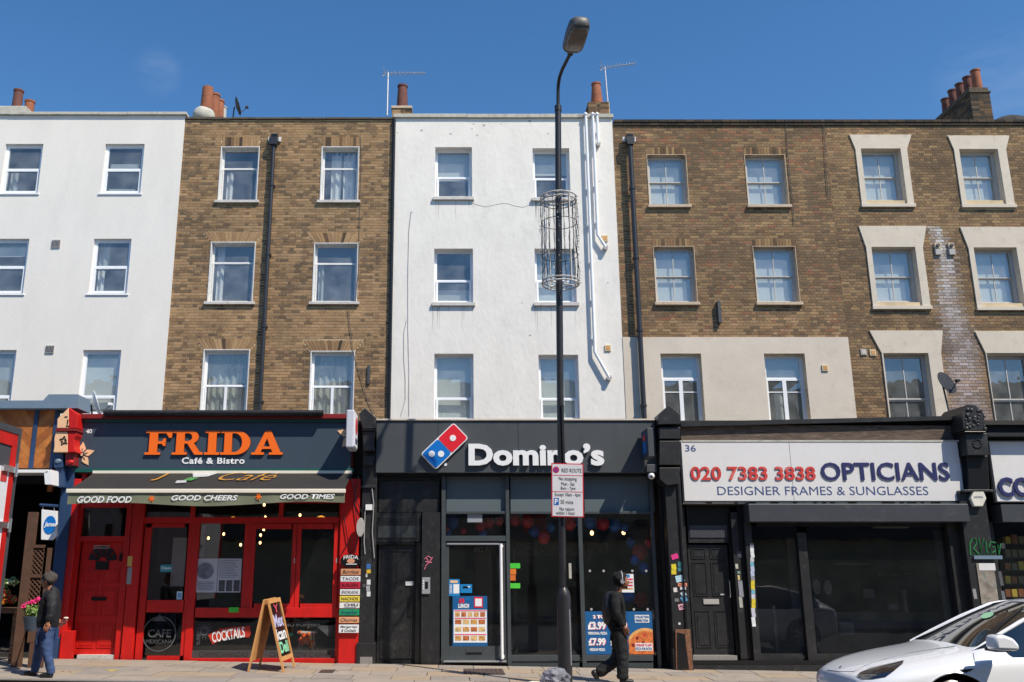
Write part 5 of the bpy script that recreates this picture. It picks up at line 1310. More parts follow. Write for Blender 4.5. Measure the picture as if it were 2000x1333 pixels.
x, z = U(870, 907, 16.79); MB().lathe((x, 16.79, z), [(.03, 0), (.03, .008)], 14, 'y').out('mark', M['white_sign'], ds)
# projecting sign, camera
ps = thing('projecting_sign', 'dark projecting box sign with blue and red logo at the right of the grey fascia', 'sign', at(1268, 860, 16.5))
xr, z0 = U(1265, 893, 16.3); z1_ = UZ(837, 16.3)
MB().box(xr-.005, xr+.1, 16.2, 16.75, z0, z1_).out('box', FG, ps, bevel=.01)
MB().box(xr-.012, xr-.006, 16.24, 16.7, z0+.05, z1_-.05).out('sign_face', M['navy'], ps); MB().box(xr-.017, xr-.013, 16.36, 16.58, z0+.32, z1_-.1).out('logo', M['logo_red'], ps); MB().box(xr-.017, xr-.013, 16.36, 16.58, z0+.1, z0+.30).out('logo', M['logo_blue'], ps)
MB().box(xr+.02, xr+.08, 16.75, 16.8, z0+.2, z1_-.2).out('bracket', M['black_gloss'], ps)
cc = thing('security_camera', 'small white dome camera under the right end of the grey fascia', 'camera', at(1272, 925, 16.7))
x, z = U(1272, 916, 16.7); MB().box(x-.09, x+.09, 16.66, 16.79, z-.06, z+.08).out('housing', FG, cc, bevel=.01)
MB().ball((x, 16.72, z-.12), .065, 14, 10).out('dome', M['white_sign'], cc, smooth=True); MB().ball((x-.01, 16.665, z-.14), .025, 8, 6).out('lens', M['black_gloss'], cc)
# balloons
random.seed(5)
BR, BB = mat('balloon_red', rgb(190, 30, 34), .35), mat('balloon_blue', rgb(20, 100, 190), .35)
bal = [(883, 1020, 'b', 14), (872, 1030, 'r', 9), (875, 1040, 'b', 8), (955, 1020, 'r', 12), (938, 1025, 'r', 13), (942, 1042, 'b', 10), (905, 1036, 'r', 7), (975, 1018, 'r', 9), (1006, 1015, 'r', 13), (1030, 1018, 'r', 14), (1043, 1037, 'b', 12), (1062, 1050, 'r', 13), (1075, 1030, 'b', 10),
       (1112, 1022, 'r', 14), (1128, 1018, 'b', 10), (1153, 1020, 'b', 13), (1178, 1022, 'r', 14), (1200, 1025, 'b', 14), (1220, 1030, 'b', 9), (1250, 1078, 'r', 16), (1232, 1060, 'b', 10), (1240, 1095, 'b', 10), (1258, 1110, 'b', 12), (1228, 1165, 'b', 13), (1252, 1172, 'r', 14), (1268, 1060, 'r', 9)]
ORD = ['first', 'second', 'third', 'fourth', 'fifth', 'sixth', 'seventh', 'eighth', 'ninth', 'tenth', 'eleventh', 'twelfth', 'thirteenth', 'fourteenth']
wx = ['left top pane', 'middle window', 'right window']
for i, (px, py, c, r) in enumerate(bal):
    D = 17.45+random.uniform(0, .5); x, z = U(px, py, D); rr = r*.0094*.95
    cn = 'red' if c == 'r' else 'blue'; same = sorted([b_ for b_ in bal if b_[2] == c]); od = ORD[same.index((px, py, c, r))]
    t = thing('balloon', cn+' party balloon behind the takeaway glass, '+od+' of the '+cn+' ones from the left', 'balloon', (x, D, z-rr), cn+' balloons inside the takeaway')
    MB().ball((x, D, z), rr, 18, 12, (1, 1, 1.1)).out('balloon_skin', BR if c == 'r' else BB, t, smooth=True)
    MB().lathe((x, D, z-rr*1.18), [(.012, 0), (.003, .02)], 8).out('knot', BR if c == 'r' else BB, t)
for px, py in ((1156, 1041), (1218, 1040)): bulb(px, py, 18.2, 'glowing pendant bulb inside the takeaway, '+('left' if px < 1200 else 'right')+' one', 'bulbs in the takeaway', r=.035)
# posters of the takeaway
DBL, LBL = mat('poster_blue', rgb(18, 92, 150), .5, var=.04), mat('poster_cyan', rgb(20, 130, 196), .5, var=.04)
PK = mat('poster_pink', rgb(222, 40, 96), .5)
FD = [mat('food_print_%d' % k, rgb(*c), .6, var=.6, scale=26, dirt=rgb(90, 50, 30), dirtamt=.9, dscale=22) for k, c in enumerate(((214, 160, 90), (196, 110, 60), (226, 190, 130)))]
t = thing('menu_poster', 'tall blue poster with £4 lunch heading and rows of food pictures on the takeaway door', 'poster', at(918, 1220, 17.0))
bx('sheet', 884, 1164, 952, 1263, 17.012, .003, DBL, t); bx('price_grid', 886, 1191, 951, 1255, 17.008, .003, M['white_sign'], t)
text_px('£4', 896, 1168, 907, 1178, 17.008, M['logo_red'], t, bold=.05); text_px('ANY', 909, 1167, 918, 1173, 17.008, LBL, t, bold=.04)
text_px('LUNCH', 895, 1179, 916, 1187.5, 17.008, M['white_sign'], t, bold=.05)
bx('red_square', 926, 1166, 943, 1187, 17.008, .003, M['logo_red'], t); bx('white_square', 928, 1169, 941, 1184, 17.005, .002, M['white_sign'], t)
for y in (1192, 1206.5, 1238.5): bx('pink_band', 887.5, y, 949.5, y+1.8, 17.005, .002, PK, t)
for r_, (y, n_) in enumerate(((1195.5, 5), (1210, 4), (1224.5, 4), (1242, 4))):
    for k in range(n_):
        x0 = 888+k*61.5/n_; bx('food_picture', x0+.8, y, x0+61.5/n_-2.2, y+8.8, 17.005, .002, FD[(k+r_) % 3], t)
t = thing('menu_poster', 'small cyan price list sheet at the left edge of the takeaway door glass', 'poster', at(888, 1147, 17.0))
bx('sheet', 876, 1131, 898, 1164, 17.014, .003, LBL, t); bx('white_block', 885.5, 1141, 897, 1159, 17.011, .002, M['white_sign'], t); bx('heading', 879.5, 1133.5, 894, 1138.5, 17.011, .002, M['peach'], t)
for k in range(7): bx('print_line', 878, 1142+k*2.6, 883, 1143.2+k*2.6, 17.011, .002, M['white_sign'], t)
t = thing('menu_poster', 'small cyan card with a dark picture beside the price list on the door', 'poster', at(910, 1150, 17.0))
bx('sheet', 899, 1141, 922, 1158, 17.014, .003, LBL, t); bx('picture', 904, 1145, 914, 1149, 17.011, .002, M['black_gloss'], t); bx('print_line', 913, 1144.5, 918, 1147, 17.011, .002, M['white_sign'], t)
t = thing('notice', 'blank white paper taped behind the top pane over the takeaway door', 'notice', at(927, 1012, 17.0)); bx('sheet', 913, 1001.5+2, 942, 1020, 17.037, .003, PW, t)
for (lab, y0, y1, c, x1) in (('upper bright green label inside the takeaway window edge', 1100, 1110, (70, 200, 60), 1016), ('orange label under the upper green one, inside the window edge', 1111, 1122, (220, 120, 40), 1008), ('orange label just above the lower green one', 1123, 1134, (214, 110, 40), 1007), ('lower bright green label inside the takeaway window edge', 1139, 1149, (80, 205, 60), 1016)):
    sticker_thing(lab, (996.5, y0, x1, y1), 17.012, c)
t = thing('price_poster', 'blue window poster with £3.99 and £7.99 pizza prices behind the walking person', 'poster', at(1183, 1236, 17.0))
bx('sheet', 1143, 1194, 1226.5, 1278, 17.012, .003, DBL, t)
def pk_text(s, x0, y0, x1, y1, b=.05):
    text_px(s, x0+1, y0+.8, x1+1, y1+.8, 17.008, PK, t, bold=b); text_px(s, x0, y0, x1, y1, 17.0055, M['white_sign'], t, bold=b)
pk_text('2 TOPPINGS', 1158, 1201, 1215, 1208); pk_text('£3.99', 1148, 1214, 1183, 1230); text_px('PERSONAL PIZZA', 1149, 1234, 1186, 1239.5, 17.008, M['white_sign'], t, bold=.04)
pk_text('£7.99', 1149, 1246, 1183, 1261); text_px('MEDIUM PIZZA', 1152, 1266, 1182, 1271.5, 17.008, M['white_sign'], t, bold=.04)
pk_text('£9.99', 1192, 1246, 1226, 1261); pk_text('£5.99', 1191, 1214, 1225, 1230); text_px('LARGE PIZZA', 1195, 1266, 1223, 1271.5, 17.008, M['white_sign'], t, bold=.04); text_px('SMALL PIZZA', 1194, 1234, 1223, 1239.5, 17.008, M['white_sign'], t, bold=.04)
t = thing('pizza_poster', 'blue window poster reading COLLECTION PERFECTION with a large pizza', 'poster', at(1253, 1236, 17.0))
bx('sheet', 1227, 1194, 1275, 1278, 17.012, .003, DBL, t)
a, b, c, d = R4(1227, 1194, 1275, 1278, 17.012)
bx('caption', 1240, 1201, 1268, 1216, 17.009, .002, M['white_sign'], t); text_px('COLLECTION', 1241, 1202.5, 1267, 1207.5, 17.006, DBL, t, bold=.04); text_px('PERFECTION', 1241.5, 1209.5, 1266, 1214.5, 17.006, DBL, t, bold=.04)
pzx, pzz = U(1262, 1268, 17.012)
circ = lambda R_: [(pzx+R_*cos(2*pi*k/36), pzz+R_*sin(2*pi*k/36)) for k in range(36)]
for R_, mm, y0 in ((.36, mat('crust', rgb(226, 170, 100), .7, var=.3, scale=12), 17.009), (.31, mat('pizza_top', rgb(220, 120, 60), .7, var=.5, scale=16, dirt=rgb(150, 30, 20), dirtamt=.9, dscale=9), 17.006)):
    p = clip_poly(circ(R_), a+.002, b-.002, c+.002, d-.002); MB().prism(p, y0, y0+.002).out('pizza_picture', mm, t)
random.seed(6)
for k in range(9):
    an, rr_ = radians(95+k*17), (.12 if k % 2 else .24); tx, tz_ = pzx+rr_*cos(an), pzz+rr_*sin(an)
    if a+.03 < tx < b-.03 and c+.03 < tz_ < d-.03: MB().lathe((tx, 17.0045, tz_), [(.028, 0), (.028, .001)], 10, 'y').out('topping_picture', M['dark_red' if k % 3 else 'red_text'], t)
bx('caption', 1241, 1256, 1274.5, 1271, 17.003, .002, M['white_sign'], t); text_px('UPGRADE TO ANY', 1242, 1257.5, 1273.5, 1262.5, 17.0, PK, t, bold=.03); text_px('PIZZA FOR EXTRA', 1242, 1264.5, 1273.5, 1269.5, 17.0, DBL, t, bold=.03)
t = thing('menu_poster', 'small white sheet with coloured rows on the right takeaway window', 'poster', at(1226, 1137, 17.0))
bx('sheet', 1214, 1121, 1238, 1157, 17.012, .003, M['white_sign'], t); bx('heading', 1222, 1122, 1230, 1128, 17.009, .002, LBL, t)
for k in range(4): bx('food_row', 1216, 1130+k*6, 1236, 1133+k*6, 17.009, .002, FD[k % 3] if k % 2 else PK, t)
random.seed(8)
for k, (px, py) in enumerate(((1152, 1115), (1179, 1115), (1235, 1115), (1262, 1115), (1155, 1190), (1238, 1190), (1265, 1190))):
    x, z = U(px, py, 17.02); o = MB().lathe((x, 17.015, z), [(.022, 0), (.022, .01)], 10, 'y').out('suction_cup', M['grey_vent']); tag(o, 'small clear suction disc on the right takeaway window, '+['first of the upper four', 'second of the upper four', 'third of the upper four', 'last of the upper four', 'first of the lower three', 'middle of the lower three', 'last of the lower three'][k], 'suction cup', 'suction discs on the takeaway window')

# counter and fittings inside the takeaway
it = thing('shop_counter', 'grey serving counter with a menu screen dimly seen inside the takeaway', 'counter', at(1060, 1240, 20))
bx('counter', 1000, 1215, 1230, 1290, 20, .6, mat('counter_grey', rgb(110, 108, 104), .6, var=.2), it); bx('counter_top', 998, 1211, 1232, 1215, 19.95, .7, M['wood_dark'], it)
for k in range(4): bx('menu_screen', 1010+k*46, 1060, 1050+k*46, 1085, 21.6, .05, mat('screen_dim', rgb(120, 96, 70), .5, var=.6, scale=9), it)
for px in (955, 1004): bx('wood_upright', px, 1070, px+5, 1290, 18.6, .06, M['wood_dark'], it)
text_px('SINCE 1960', 925, 1069, 960, 1078, 18.9, M['grey_vent'], it, bold=.0); text_px('EST £000,000', 905, 1101, 943, 1109, 18.9, M['wood_light'], it, bold=.0) if False else None
bx('wall_panel', 930, 1060, 968, 1230, 19.2, .05, M['wood_dark'], it)
# ================================================================ SHOP C : opticians
XC0, XC1 = XB1+.01, UX(1918, 1100, 17)
oc = thing('opticians_front', 'run-down black opticians shopfront with white sign board and dark glass', 'shopfront', ((XC0+XC1)/2, DS, gz(7)))
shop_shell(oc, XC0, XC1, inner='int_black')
BP, BG = M['black_paint'], M['black_gloss']
q = MB(); p0, p1, p2, p3 = U(1330, 824, 16.83), U(1862, 812, 16.83), U(1862, 820, 16.83), U(1330, 833, 16.83)
q.prism([p3, p2, p1, p0], 16.83, 17.2); q.out('cornice_board', BP, oc)
bx('old_timber', 1330, 831, 1862, 860, 16.92, .1, mat('rough_timber', rgb(98, 84, 74), .95, var=.5, scale=8, bump=.8, bscale=30, stretch=(.5, 1, 3), dirt=rgb(150, 136, 124), dirtamt=.7, dscale=9), oc)
bx('sign_back', 1331, 860, 1880, 980.5, 16.87, .1, M['aluminium'], oc)
bx('shutter_box', 1463, 984, 1893, 1019, 16.66, .4, M['shutter_grey'], oc, bevel=.01)
bx('bottom_trim', 1335, 980.8, 1890, 983.8, 16.84, .2, M['coping'], oc)
random.seed(4)
for k in range(16):
    x0 = random.uniform(1345, 1860); bx('peeled_paint', x0, 981, x0+random.uniform(5, 22), 983.6, 16.836, .004, BG, oc)
bx('header', 1338, 984, 1462, 988, 16.95, .1, BG, oc)
bx('transom_frame', 1343, 988, 1428, 1060, 17.1, .05, BP, oc); bx('transom_glass', 1347, 1026, 1420, 1050, 17.085, .01, M['shutter_grey'], oc); bx('transom_glass', 1347, 992, 1420, 1025, 17.085, .01, BG, oc)
bx('door_frame', 1340.5, 988, 1345, 1282, 17.05, .1, BP, oc)
dr, q = panel_door('door', oc, (1349, 1064, 1428, 1280), 17.16, 'black_paint', [(.08, .44, .87, .97), (.55, .92, .87, .97), (.08, .44, .53, .84), (.55, .92, .53, .84), (.08, .44, .07, .40), (.55, .92, .07, .40)])
MB().box((q[0]+q[1])/2-.14, (q[0]+q[1])/2+.14, 17.14, 17.159, q[2]+.88, q[2]+.97).out('letter_box', M['grey_vent'], dr)
MB().tube([(q[1]-.03, 17.09, q[2]+1.0), (q[1]-.03, 17.07, q[2]+1.05), (q[1]-.03, 17.07, q[2]+1.28), (q[1]-.03, 17.13, q[2]+1.31)], .012, 8).out('handle', M['steel'], dr)
for (px, py, w_, h_, r) in ((1402, 1132, 10, 8, .5), (1411, 1159, 8, 8, .1), (1401, 1118, 3, 2, 0), (1422, 1252, 3, 4, .3)): stick(dr, px, py, w_, h_, 17.157, (214, 216, 220), r)
bx('doorstep', 1349, 1280.5, 1440, 1290, 17.0, .3, M['granite'], oc)
for rc, D, mm in (((1429, 988, 1436, 1288), 17.08, BG), ((1437, 1000, 1450, 1288), 16.98, BP), ((1450, 988, 1462, 1288), 17.0, BG), ((1463, 1019, 1477, 1290), 16.9, BP), ((1568, 1040, 1586, 1291), 16.95, BP), ((1868, 1019, 1890, 1310), 16.9, BP)):
    bx('frame_post', *rc, D, .12, mm, oc, bevel=.004)
bx('window_rail', 1477, 1277, 1568, 1291, 16.99, .1, BP, oc); bx('window_rail', 1586, 1277, 1868, 1291, 16.99, .1, BP, oc); bx('window_head', 1477, 1019, 1868, 1028, 17.0, .1, BG, oc)
bx('plinth', 1352, 1290, 1868, 1300, 16.9, .3, BG, oc); bx('plinth', 1350, 1300, 1890, 1319, 16.84, .3, BP, oc)
pane(1477, 1028, 1568, 1277, 17.03, oc); pane(1586, 1028, 1868, 1277, 17.03, oc)
bx('inner_partition', 1838, 1035, 1866, 1250, 17.3, .05, M['shutter_grey'], oc)
bx('ceiling_lamp', 1714, 1022, 1775, 1031, 17.5, .2, M['granite'], oc)
sh_ = thing('display_stand', 'grey display stands and shelves dimly seen inside the opticians', 'display stand', at(1650, 1240, 17.8))
GD = mat('stand_grey', rgb(96, 94, 94), .7, var=.4, scale=5); GD2 = mat('stand_dark', rgb(60, 58, 60), .7, var=.4, scale=5)
bx('upright', 1513, 1183, 1518, 1285, 17.5, .04, GD, sh_); bx('low_wall', 1480, 1190, 1568, 1286, 18.0, .06, GD2, sh_); bx('low_wall', 1590, 1195, 1840, 1288, 18.3, .06, GD2, sh_)
for (x0, y0, x1, y1) in ((1588, 1122, 1603, 1170), (1610, 1120, 1625, 1175)):
    xa_, xb_, za_, zb2 = R4(x0, y0, x1, y1, 18.2); q = MB().lathe(((xa_+xb_)/2, 18.2, (za_+zb2)/2), [((xb_-xa_)/2, 0), ((xb_-xa_)/2, .05)], 20, 'y'); zc_ = (za_+zb2)/2; q.v = [(a, b, zc_+(c-zc_)*1.9) for a, b, c in q.v]; q.out('oval_mirror', GD, sh_)
for (x0, y0, x1, y1, D) in ((1690, 1150, 1708, 1168, 18.4), (1738, 1180, 1754, 1192, 18.1), (1765, 1152, 1772, 1196, 18.2), (1630, 1100, 1700, 1104, 19), (1720, 1120, 1810, 1124, 19.4), (1640, 1215, 1668, 1240, 17.9)): bx('shelf', x0, y0, x1, y1, D, .1, GD, sh_)
bx('inner_column', 1545, 1050, 1566, 1280, 18.6, .1, GD2, sh_)
for k, (px, c) in enumerate(((1520, 0), (1640, 0))):
    pass
random.seed(21)
for k in range(18):
    y = 1066+k*9; stick(oc, 1469+k*.18+random.uniform(-.8, .8), y, 7, 8.5, 16.897, random.choice([(206, 206, 220), (190, 200, 225), (120, 180, 200), (226, 200, 60), (200, 200, 205), (150, 150, 156), (230, 232, 235)]), random.uniform(-.1, .1))
for (px, py, w_, h_, c) in ((1444, 1083, 8, 12, (70, 72, 84)), (1437+2, 1106, 5, 9, (200, 198, 180)), (1443, 1118, 6, 5, (120, 150, 145)), (1443, 1128, 4, 9, (220, 200, 140)), (1447, 1150, 8, 30, (150, 148, 160)), (1447, 1176, 6, 20, (180, 178, 170))): stick(oc, px, py, w_, h_, 16.975, c, .03)
os_ = thing('shop_sign', 'white sign board with OPTICIANS in dark blue and a red phone number', 'sign', at(1600, 920, 16.8))
for (x0, x1) in ((1334, 1545.5), (1546.5, 1877)): bx('board', x0, 862, x1, 978, 16.8, .069, M['off_white_sign'], os_)
bx('edge_trim', 1333, 859.5, 1878, 863, 16.79, .02, M['coping'], os_)
text_px('36', 1338, 869, 1359, 882, 16.797, M['blue_print'], os_, name='house_number')
letters_px('020 7383 3838', 1349, 911, 1593, 938, 16.78, M['red_text'], os_, bold=.02, dep=.019, side=M['dark_red'])
letters_px('OPTICIANS', 1604, 903, 1855, 938, 16.778, M['navy_text'], os_, bold=.012, dep=.021, side=M['navy_text'])
text_px('DESIGNER FRAMES & SUNGLASSES', 1401, 950, 1813, 967, 16.797, M['blue_print'], os_, bold=.0)
al = thing('alarm_box', 'white hexagonal burglar alarm box on the black pilaster', 'alarm box', at(1911, 972, 16.7))
MB().prism([U(px, py, 16.66) for px, py in ((1903, 989), (1920, 989), (1927, 973), (1920, 957), (1903, 957), (1896, 973))], 16.66, 16.745).out('cover', mat('alarm_cream', rgb(226, 222, 208), .4), al, bevel=.012)
text_px('ASTRA', 1902, 969, 1920, 972.5, 16.655, M['blue_print'], al, bold=.02)
# ================================================================ SHOP D : far right
XD0 = XC1+.01
sd = thing('cafe_front', 'dark shopfront at the right edge with white sign and yellow goods inside', 'shopfront', (XD0+2, DS, gz(11)))
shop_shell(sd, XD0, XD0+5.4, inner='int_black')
bx('cornice_board', 1926, 845, 2300, 852, 16.62, .5, BP, sd); bx('old_timber', 1930, 853, 2300, 861, 16.93, .1, BG, sd)
bx('shutter_box', 1957, 985, 2320, 1019, 16.7, .35, M['shutter_grey'], sd)
bx('sign_back', 1938, 861, 2300, 981, 16.87, .1, M['aluminium'], sd)
bx('frame_post', 1951, 1019, 1960, 1325, 16.95, .1, BP, sd); bx('frame_post', 2270, 1019, 2285, 1325, 16.95, .1, BP, sd); bx('plinth', 1960, 1290, 2270, 1325, 16.95, .1, BP, sd)
pane(1960, 1022, 2270, 1290, 17.03, sd)
ss = thing('shop_sign', 'white sign board with dark blue CO at the right edge of the picture', 'sign', at(1970, 920, 16.8))
bx('board', 1940, 863, 2296, 979, 16.8, .069, M['off_white_sign'], ss)
letters_px('CO', 1951, 932, 2015, 970, 16.76, M['navy_text'], ss, bold=.03, dep=.035)
random.seed(2)
tins = thing('shelf_display', 'shelves of yellow and brown goods in the window at the right edge', 'shelf', at(1985, 1090, 17.3))
for r_ in range(6):
    y = 1062+r_*26; bx('shelf', 1962, y, 2060, y+2, 17.3, .3, BG, tins)
    for k in range(7):
        x0 = 1964+k*13; bx('packet', x0, y-18+random.uniform(0, 4), x0+10, y-.3, 17.33, .1, random.choice([mat('pack_a', rgb(206, 176, 60), .6, var=.3), mat('pack_b', rgb(150, 90, 50), .6, var=.3), mat('pack_c', rgb(120, 110, 80), .6, var=.3)]), tins)
# ================================================================ SHOP E : far left
XE1 = XA0-.01; XE0 = XE1-5.4
se = thing('cafe_front', 'café front at the left edge with diagonal cedar boards and grey flashing', 'shopfront', ((XE0+XE1)/2, DS, gz(-9)))
shop_shell(se, XE0, XE1-.1, inner='int_black')
P = [U(px, py, 16.7) for px, py in ((-420, 797), (152, 797), (152, 770), (95, 770), (84, 782), (-420, 783))]
MB().prism(P, 16.7, 17.3).out('flashing', M['zinc'], se)
P = [U(px, py, 17.4) for px, py in ((150, 796), (172, 808), (172, 782), (152, 770))]; MB().prism(P, 17.32, 17.5).out('flashing_end', M['white_sign'], se)
bx('board_backing', -420, 798, 108, 916, 16.93, .1, M['int_dark'], se)
def planks(rc, sgn, D):
    a, b, c, d = R4(*rc, D); w_ = .125; k = -40
    L_ = 6
    while k < 60:
        o = k*w_*1.4142
        p = [(a-1+0, 0)]; 
        if sgn > 0: base = [(a-1, c+o-1), (b+1, c+o+(b-a)+1), (b+1, c+o+(b-a)+1+w_*1.38), (a-1, c+o-1+w_*1.38)]
        else: base = [(a-1, c+o+(b-a)+1), (b+1, c+o-1), (b+1, c+o-1+w_*1.38), (a-1, c+o+(b-a)+1+w_*1.38)]
        p = clip_poly(base, a, b, c, d)
        if len(p) >= 3 and (max(q[0] for q in p)-min(q[0] for q in p)) > .02:
            MB().prism(p, D+random.uniform(0, .004), D+.05).out('plank', PLK[k % 3], se)
        k += 1
PLK = [M['plywood'], mat('cedar_pale', rgb(188, 118, 56), .6, var=.3, scale=5), mat('cedar_deep', rgb(160, 92, 40), .6, var=.3, scale=5)]
planks((-30, 800, 62, 914), -1, 16.88); planks((70, 800, 102, 914), 1, 16.88); planks((-160, 800, -38, 914), 1, 16.88); planks((-300, 800, -168, 914), -1, 16.88)
for (x0, x1) in ((62, 70), (102, 108), (-38, -30), (-168, -160)): bx('board_divider', x0, 799, x1, 915, 16.86, .1, M['navy'], se)
bx('board_divider', -420, 796.5, 108, 800.5, 16.855, .1, M['navy'], se)
bx('canopy_edge', -200, 917, 93, 923, 16.4, .5, M['white_sign'], se); P = [U(px, py, 16.4) for px, py in ((88, 946), (99, 946), (99, 917), (86, 923))]; MB().prism(P, 16.4, 16.8).out('canopy_end', M['white_sign'], se)
for (x0, y0, x1, y1, mm) in ((94, 915, 104, 960, 'plywood'), (-30, 990, -18, 1300, 'wood_dark')): bx('post', x0, y0, x1, y1, 17.0, .1, M[mm], se)
hs_ = thing('hanging_sign', 'white hanging pub-style sign with blue circle on a blue bracket by the navy pilaster', 'sign', at(95, 1025, 16.4))
P = [U(px, py, 16.3) for px, py in ((80, 1054), (101, 1055), (110, 1046), (111, 998), (81, 995))]; MB().prism(P, 16.3, 16.36).out('board', M['white_sign'], hs_, bevel=.005)
x, z = U(97, 1025, 16.29); q = MB().lathe((x, 16.29, z), [(.125, 0), (.125, .006)], 24, 'y'); q.v = [(x+(a-x)*.85, b, z+(c-z)*1.25) for a, b, c in q.v]; q.out('blue_disc', M['logo_blue'], hs_)
text_px('James', 86, 1019, 110, 1031, 16.283, M['white_sign'], hs_, bold=.03, shear=.3)
MB().tube([at(78, 986, 16.3), at(112, 988, 16.3), at(112, 988, 16.85)], .025, 8).out('bracket', M['navy'], hs_)
for px in (84, 106): MB().tube([at(px, 987, 16.32), at(px, 996, 16.32)], .008, 5).out('hook', M['aluminium'], hs_)
x, z = U(70, 1010, 16.6); 
# ================================================================ STREET FURNITURE
random.seed(31)
LD = 14.2
lx, lz = U(1104, 1335, LD); lg = gz(lx)
lp = thing('street_lamp', 'tall black street lamp column with curved arm and grey lantern', 'street lamp', (lx, LD, lg))
def lpx(px, py, D=LD): return Vector(at(px, py, D))
pA = lpx(1101.5, 1166); pB = lpx(1099, 1148); pC = lpx(1090, 212)
MB().tube([(lx, LD, lg-.02), pA, (pA+pB)/2, pB], [.108, .104, .095, .062], 20).out('base', M['pole_black'], lp, smooth=True)
MB().tube([pB, lpx(1094.5, 800), lpx(1090.8, 400), pC], [.056, .055, .054, .052], 18).out('column', M['pole_black'], lp, smooth=True)
MB().tube([pC-Vector((0, 0, .05)), pC+Vector((0, 0, .05))], .06, 18).out('collar', M['pole_black'], lp, smooth=True)
MB().tube([pC, lpx(1090, 180), lpx(1090.5, 165, 14.15), lpx(1093, 150, 14.05), lpx(1098, 136, 13.9), lpx(1108, 116, 13.65), lpx(1118, 97, 13.4)], .03, 12).out('arm', M['pole_black'], lp, smooth=True)
h0, h1_ = lpx(1117, 94, 13.38), lpx(1135, 40, 12.7)
ax = (h1_-h0); Lh = ax.length; ax.normalize(); sd = ax.cross(Vector((0, 0, 1))).normalized(); up = sd.cross(ax).normalized()
def hull(secs, seg, f):
    q = MB()
    for (t_, w_, h_, dz) in secs:
        c = h0+ax*(Lh*t_)+up*dz
        for k in range(seg):
            a = 2*pi*k/seg; X_, Z_ = cos(a), sin(a)
            X_ = math.copysign(abs(X_)**.55, X_); Z_ = math.copysign(abs(Z_)**.55, Z_)
            q.v.append(tuple(c+sd*X_*w_+up*Z_*h_))
    n = len(secs)
    for i in range(n-1):
        for k in range(seg):
            k2 = (k+1) % seg; q.f.append((i*seg+k, i*seg+k2, (i+1)*seg+k2, (i+1)*seg+k))
    q.f.append(tuple(reversed(range(seg)))); q.f.append(tuple((n-1)*seg+k for k in range(seg)))
    return q
hull([(-.02, .13, .09, .0), (.05, .165, .10, .0), (.5, .175, .115, .01), (.85, .165, .11, .01), (.98, .13, .085, .0), (1.02, .08, .05, 0)], 20, 0).out('lantern', mat('lantern_grey', rgb(92, 88, 86), .5, var=.35, scale=9, dirt=rgb(170, 165, 155), dirtamt=.4, dscale=8), lp, smooth=True)
hull([(.12, .11, .03, -.09), (.2, .145, .045, -.1), (.5, .15, .05, -.1), (.8, .14, .045, -.1), (.93, .1, .03, -.09)], 20, 0).out('lens', mat('lens_dirty', rgb(120, 108, 96), .3, var=.3, scale=8), lp, smooth=True)
MB().tube([h0-ax*.14-up*.01, h0+ax*.05], .05, 12).out('spigot', M['pole_black'], lp, smooth=True)
# flyer and strap on the column
a, b, c, d = R4(1111, 1100, 1116, 1130, 14.1); MB().box(a, b, 14.09, 14.1, c, d).out('flyer', M['coping'], lp)
a, b, c, d = R4(1098, 790, 1102, 905, 14.14); MB().box(a, b, 14.12, 14.15, c, d).out('strap', M['pole_black'], lp)
a, b, c, d = R4(1111, 1190, 1113, 1300, 14.1); MB().box(a+.02, b+.02, 14.12, 14.15, c, d).out('cable_cover', M['aluminium'], lp)
# ornamental light cage
cx0, cz1 = U(1090.5, 386, LD); _, cz0 = U(1091, 556, LD); CR = .295
cg = thing('light_cage', 'cylindrical wire cage of fairy lights clamped round the lamp column', 'street decoration', (cx0, LD, cz0))
def ringt(z, r, tr, m, nm, sq=1):
    q = MB(); pts = [(cx0+r*cos(2*pi*k/36), LD+r*sin(2*pi*k/36), z) for k in range(37)]; return q.tube(pts, tr, 6, cap=False).out(nm, m, cg, smooth=True)
WW = mat('cage_white', rgb(214, 208, 200), .6, var=.3, scale=20)
for z in (cz1, cz1-.07, cz0, cz0+.06): ringt(z, CR, .013, WW, 'ring')
for z in (cz1-.45, cz0+.5): ringt(z, CR, .006, M['black_gloss'], 'ring')
for k in range(4):
    a = 2*pi*k/4+.5; MB().tube([(cx0+CR*cos(a), LD+CR*sin(a), cz0), (cx0+CR*cos(a), LD+CR*sin(a), cz1)], .012, 6).out('post', WW, cg)
    MB().tube([(cx0+.05*cos(a), LD+.05*sin(a), cz1), (cx0+CR*cos(a), LD+CR*sin(a), cz1)], .01, 6).out('spoke', WW, cg)
    MB().tube([(cx0+.05*cos(a), LD+.05*sin(a), cz0+.03), (cx0+CR*cos(a), LD+CR*sin(a), cz0+.03)], .01, 6).out('spoke', WW, cg)
for k in range(22):
    a = 2*pi*k/22; j = lambda: random.uniform(-.012, .012); zz = [cz0+(cz1-cz0)*t/10 for t in range(11)]
    pts = [(cx0+(CR+.003+j())*cos(a)+j(), LD+(CR+.003+j())*sin(a)+j(), z) for z in zz]
    MB().tube(pts, .0042, 4).out('wire', M['black_gloss'], cg)
q = MB()
for k in range(330):
    a = 2*pi*random.randrange(22)/22; z = random.uniform(cz0, cz1); r = CR+random.uniform(.0, .02)
    p = Vector((cx0+r*cos(a), LD+r*sin(a), z)); d_ = Vector((cos(a)+random.uniform(-1, 1), sin(a)+random.uniform(-1, 1), random.uniform(-.5, .5))).normalized()
    q.tube([p, p+d_*.03], .005, 3)
q.out('fairy_lights', mat('bulb_off', rgb(200, 196, 186), .3, var=.5, scale=40), cg, kind='stuff')
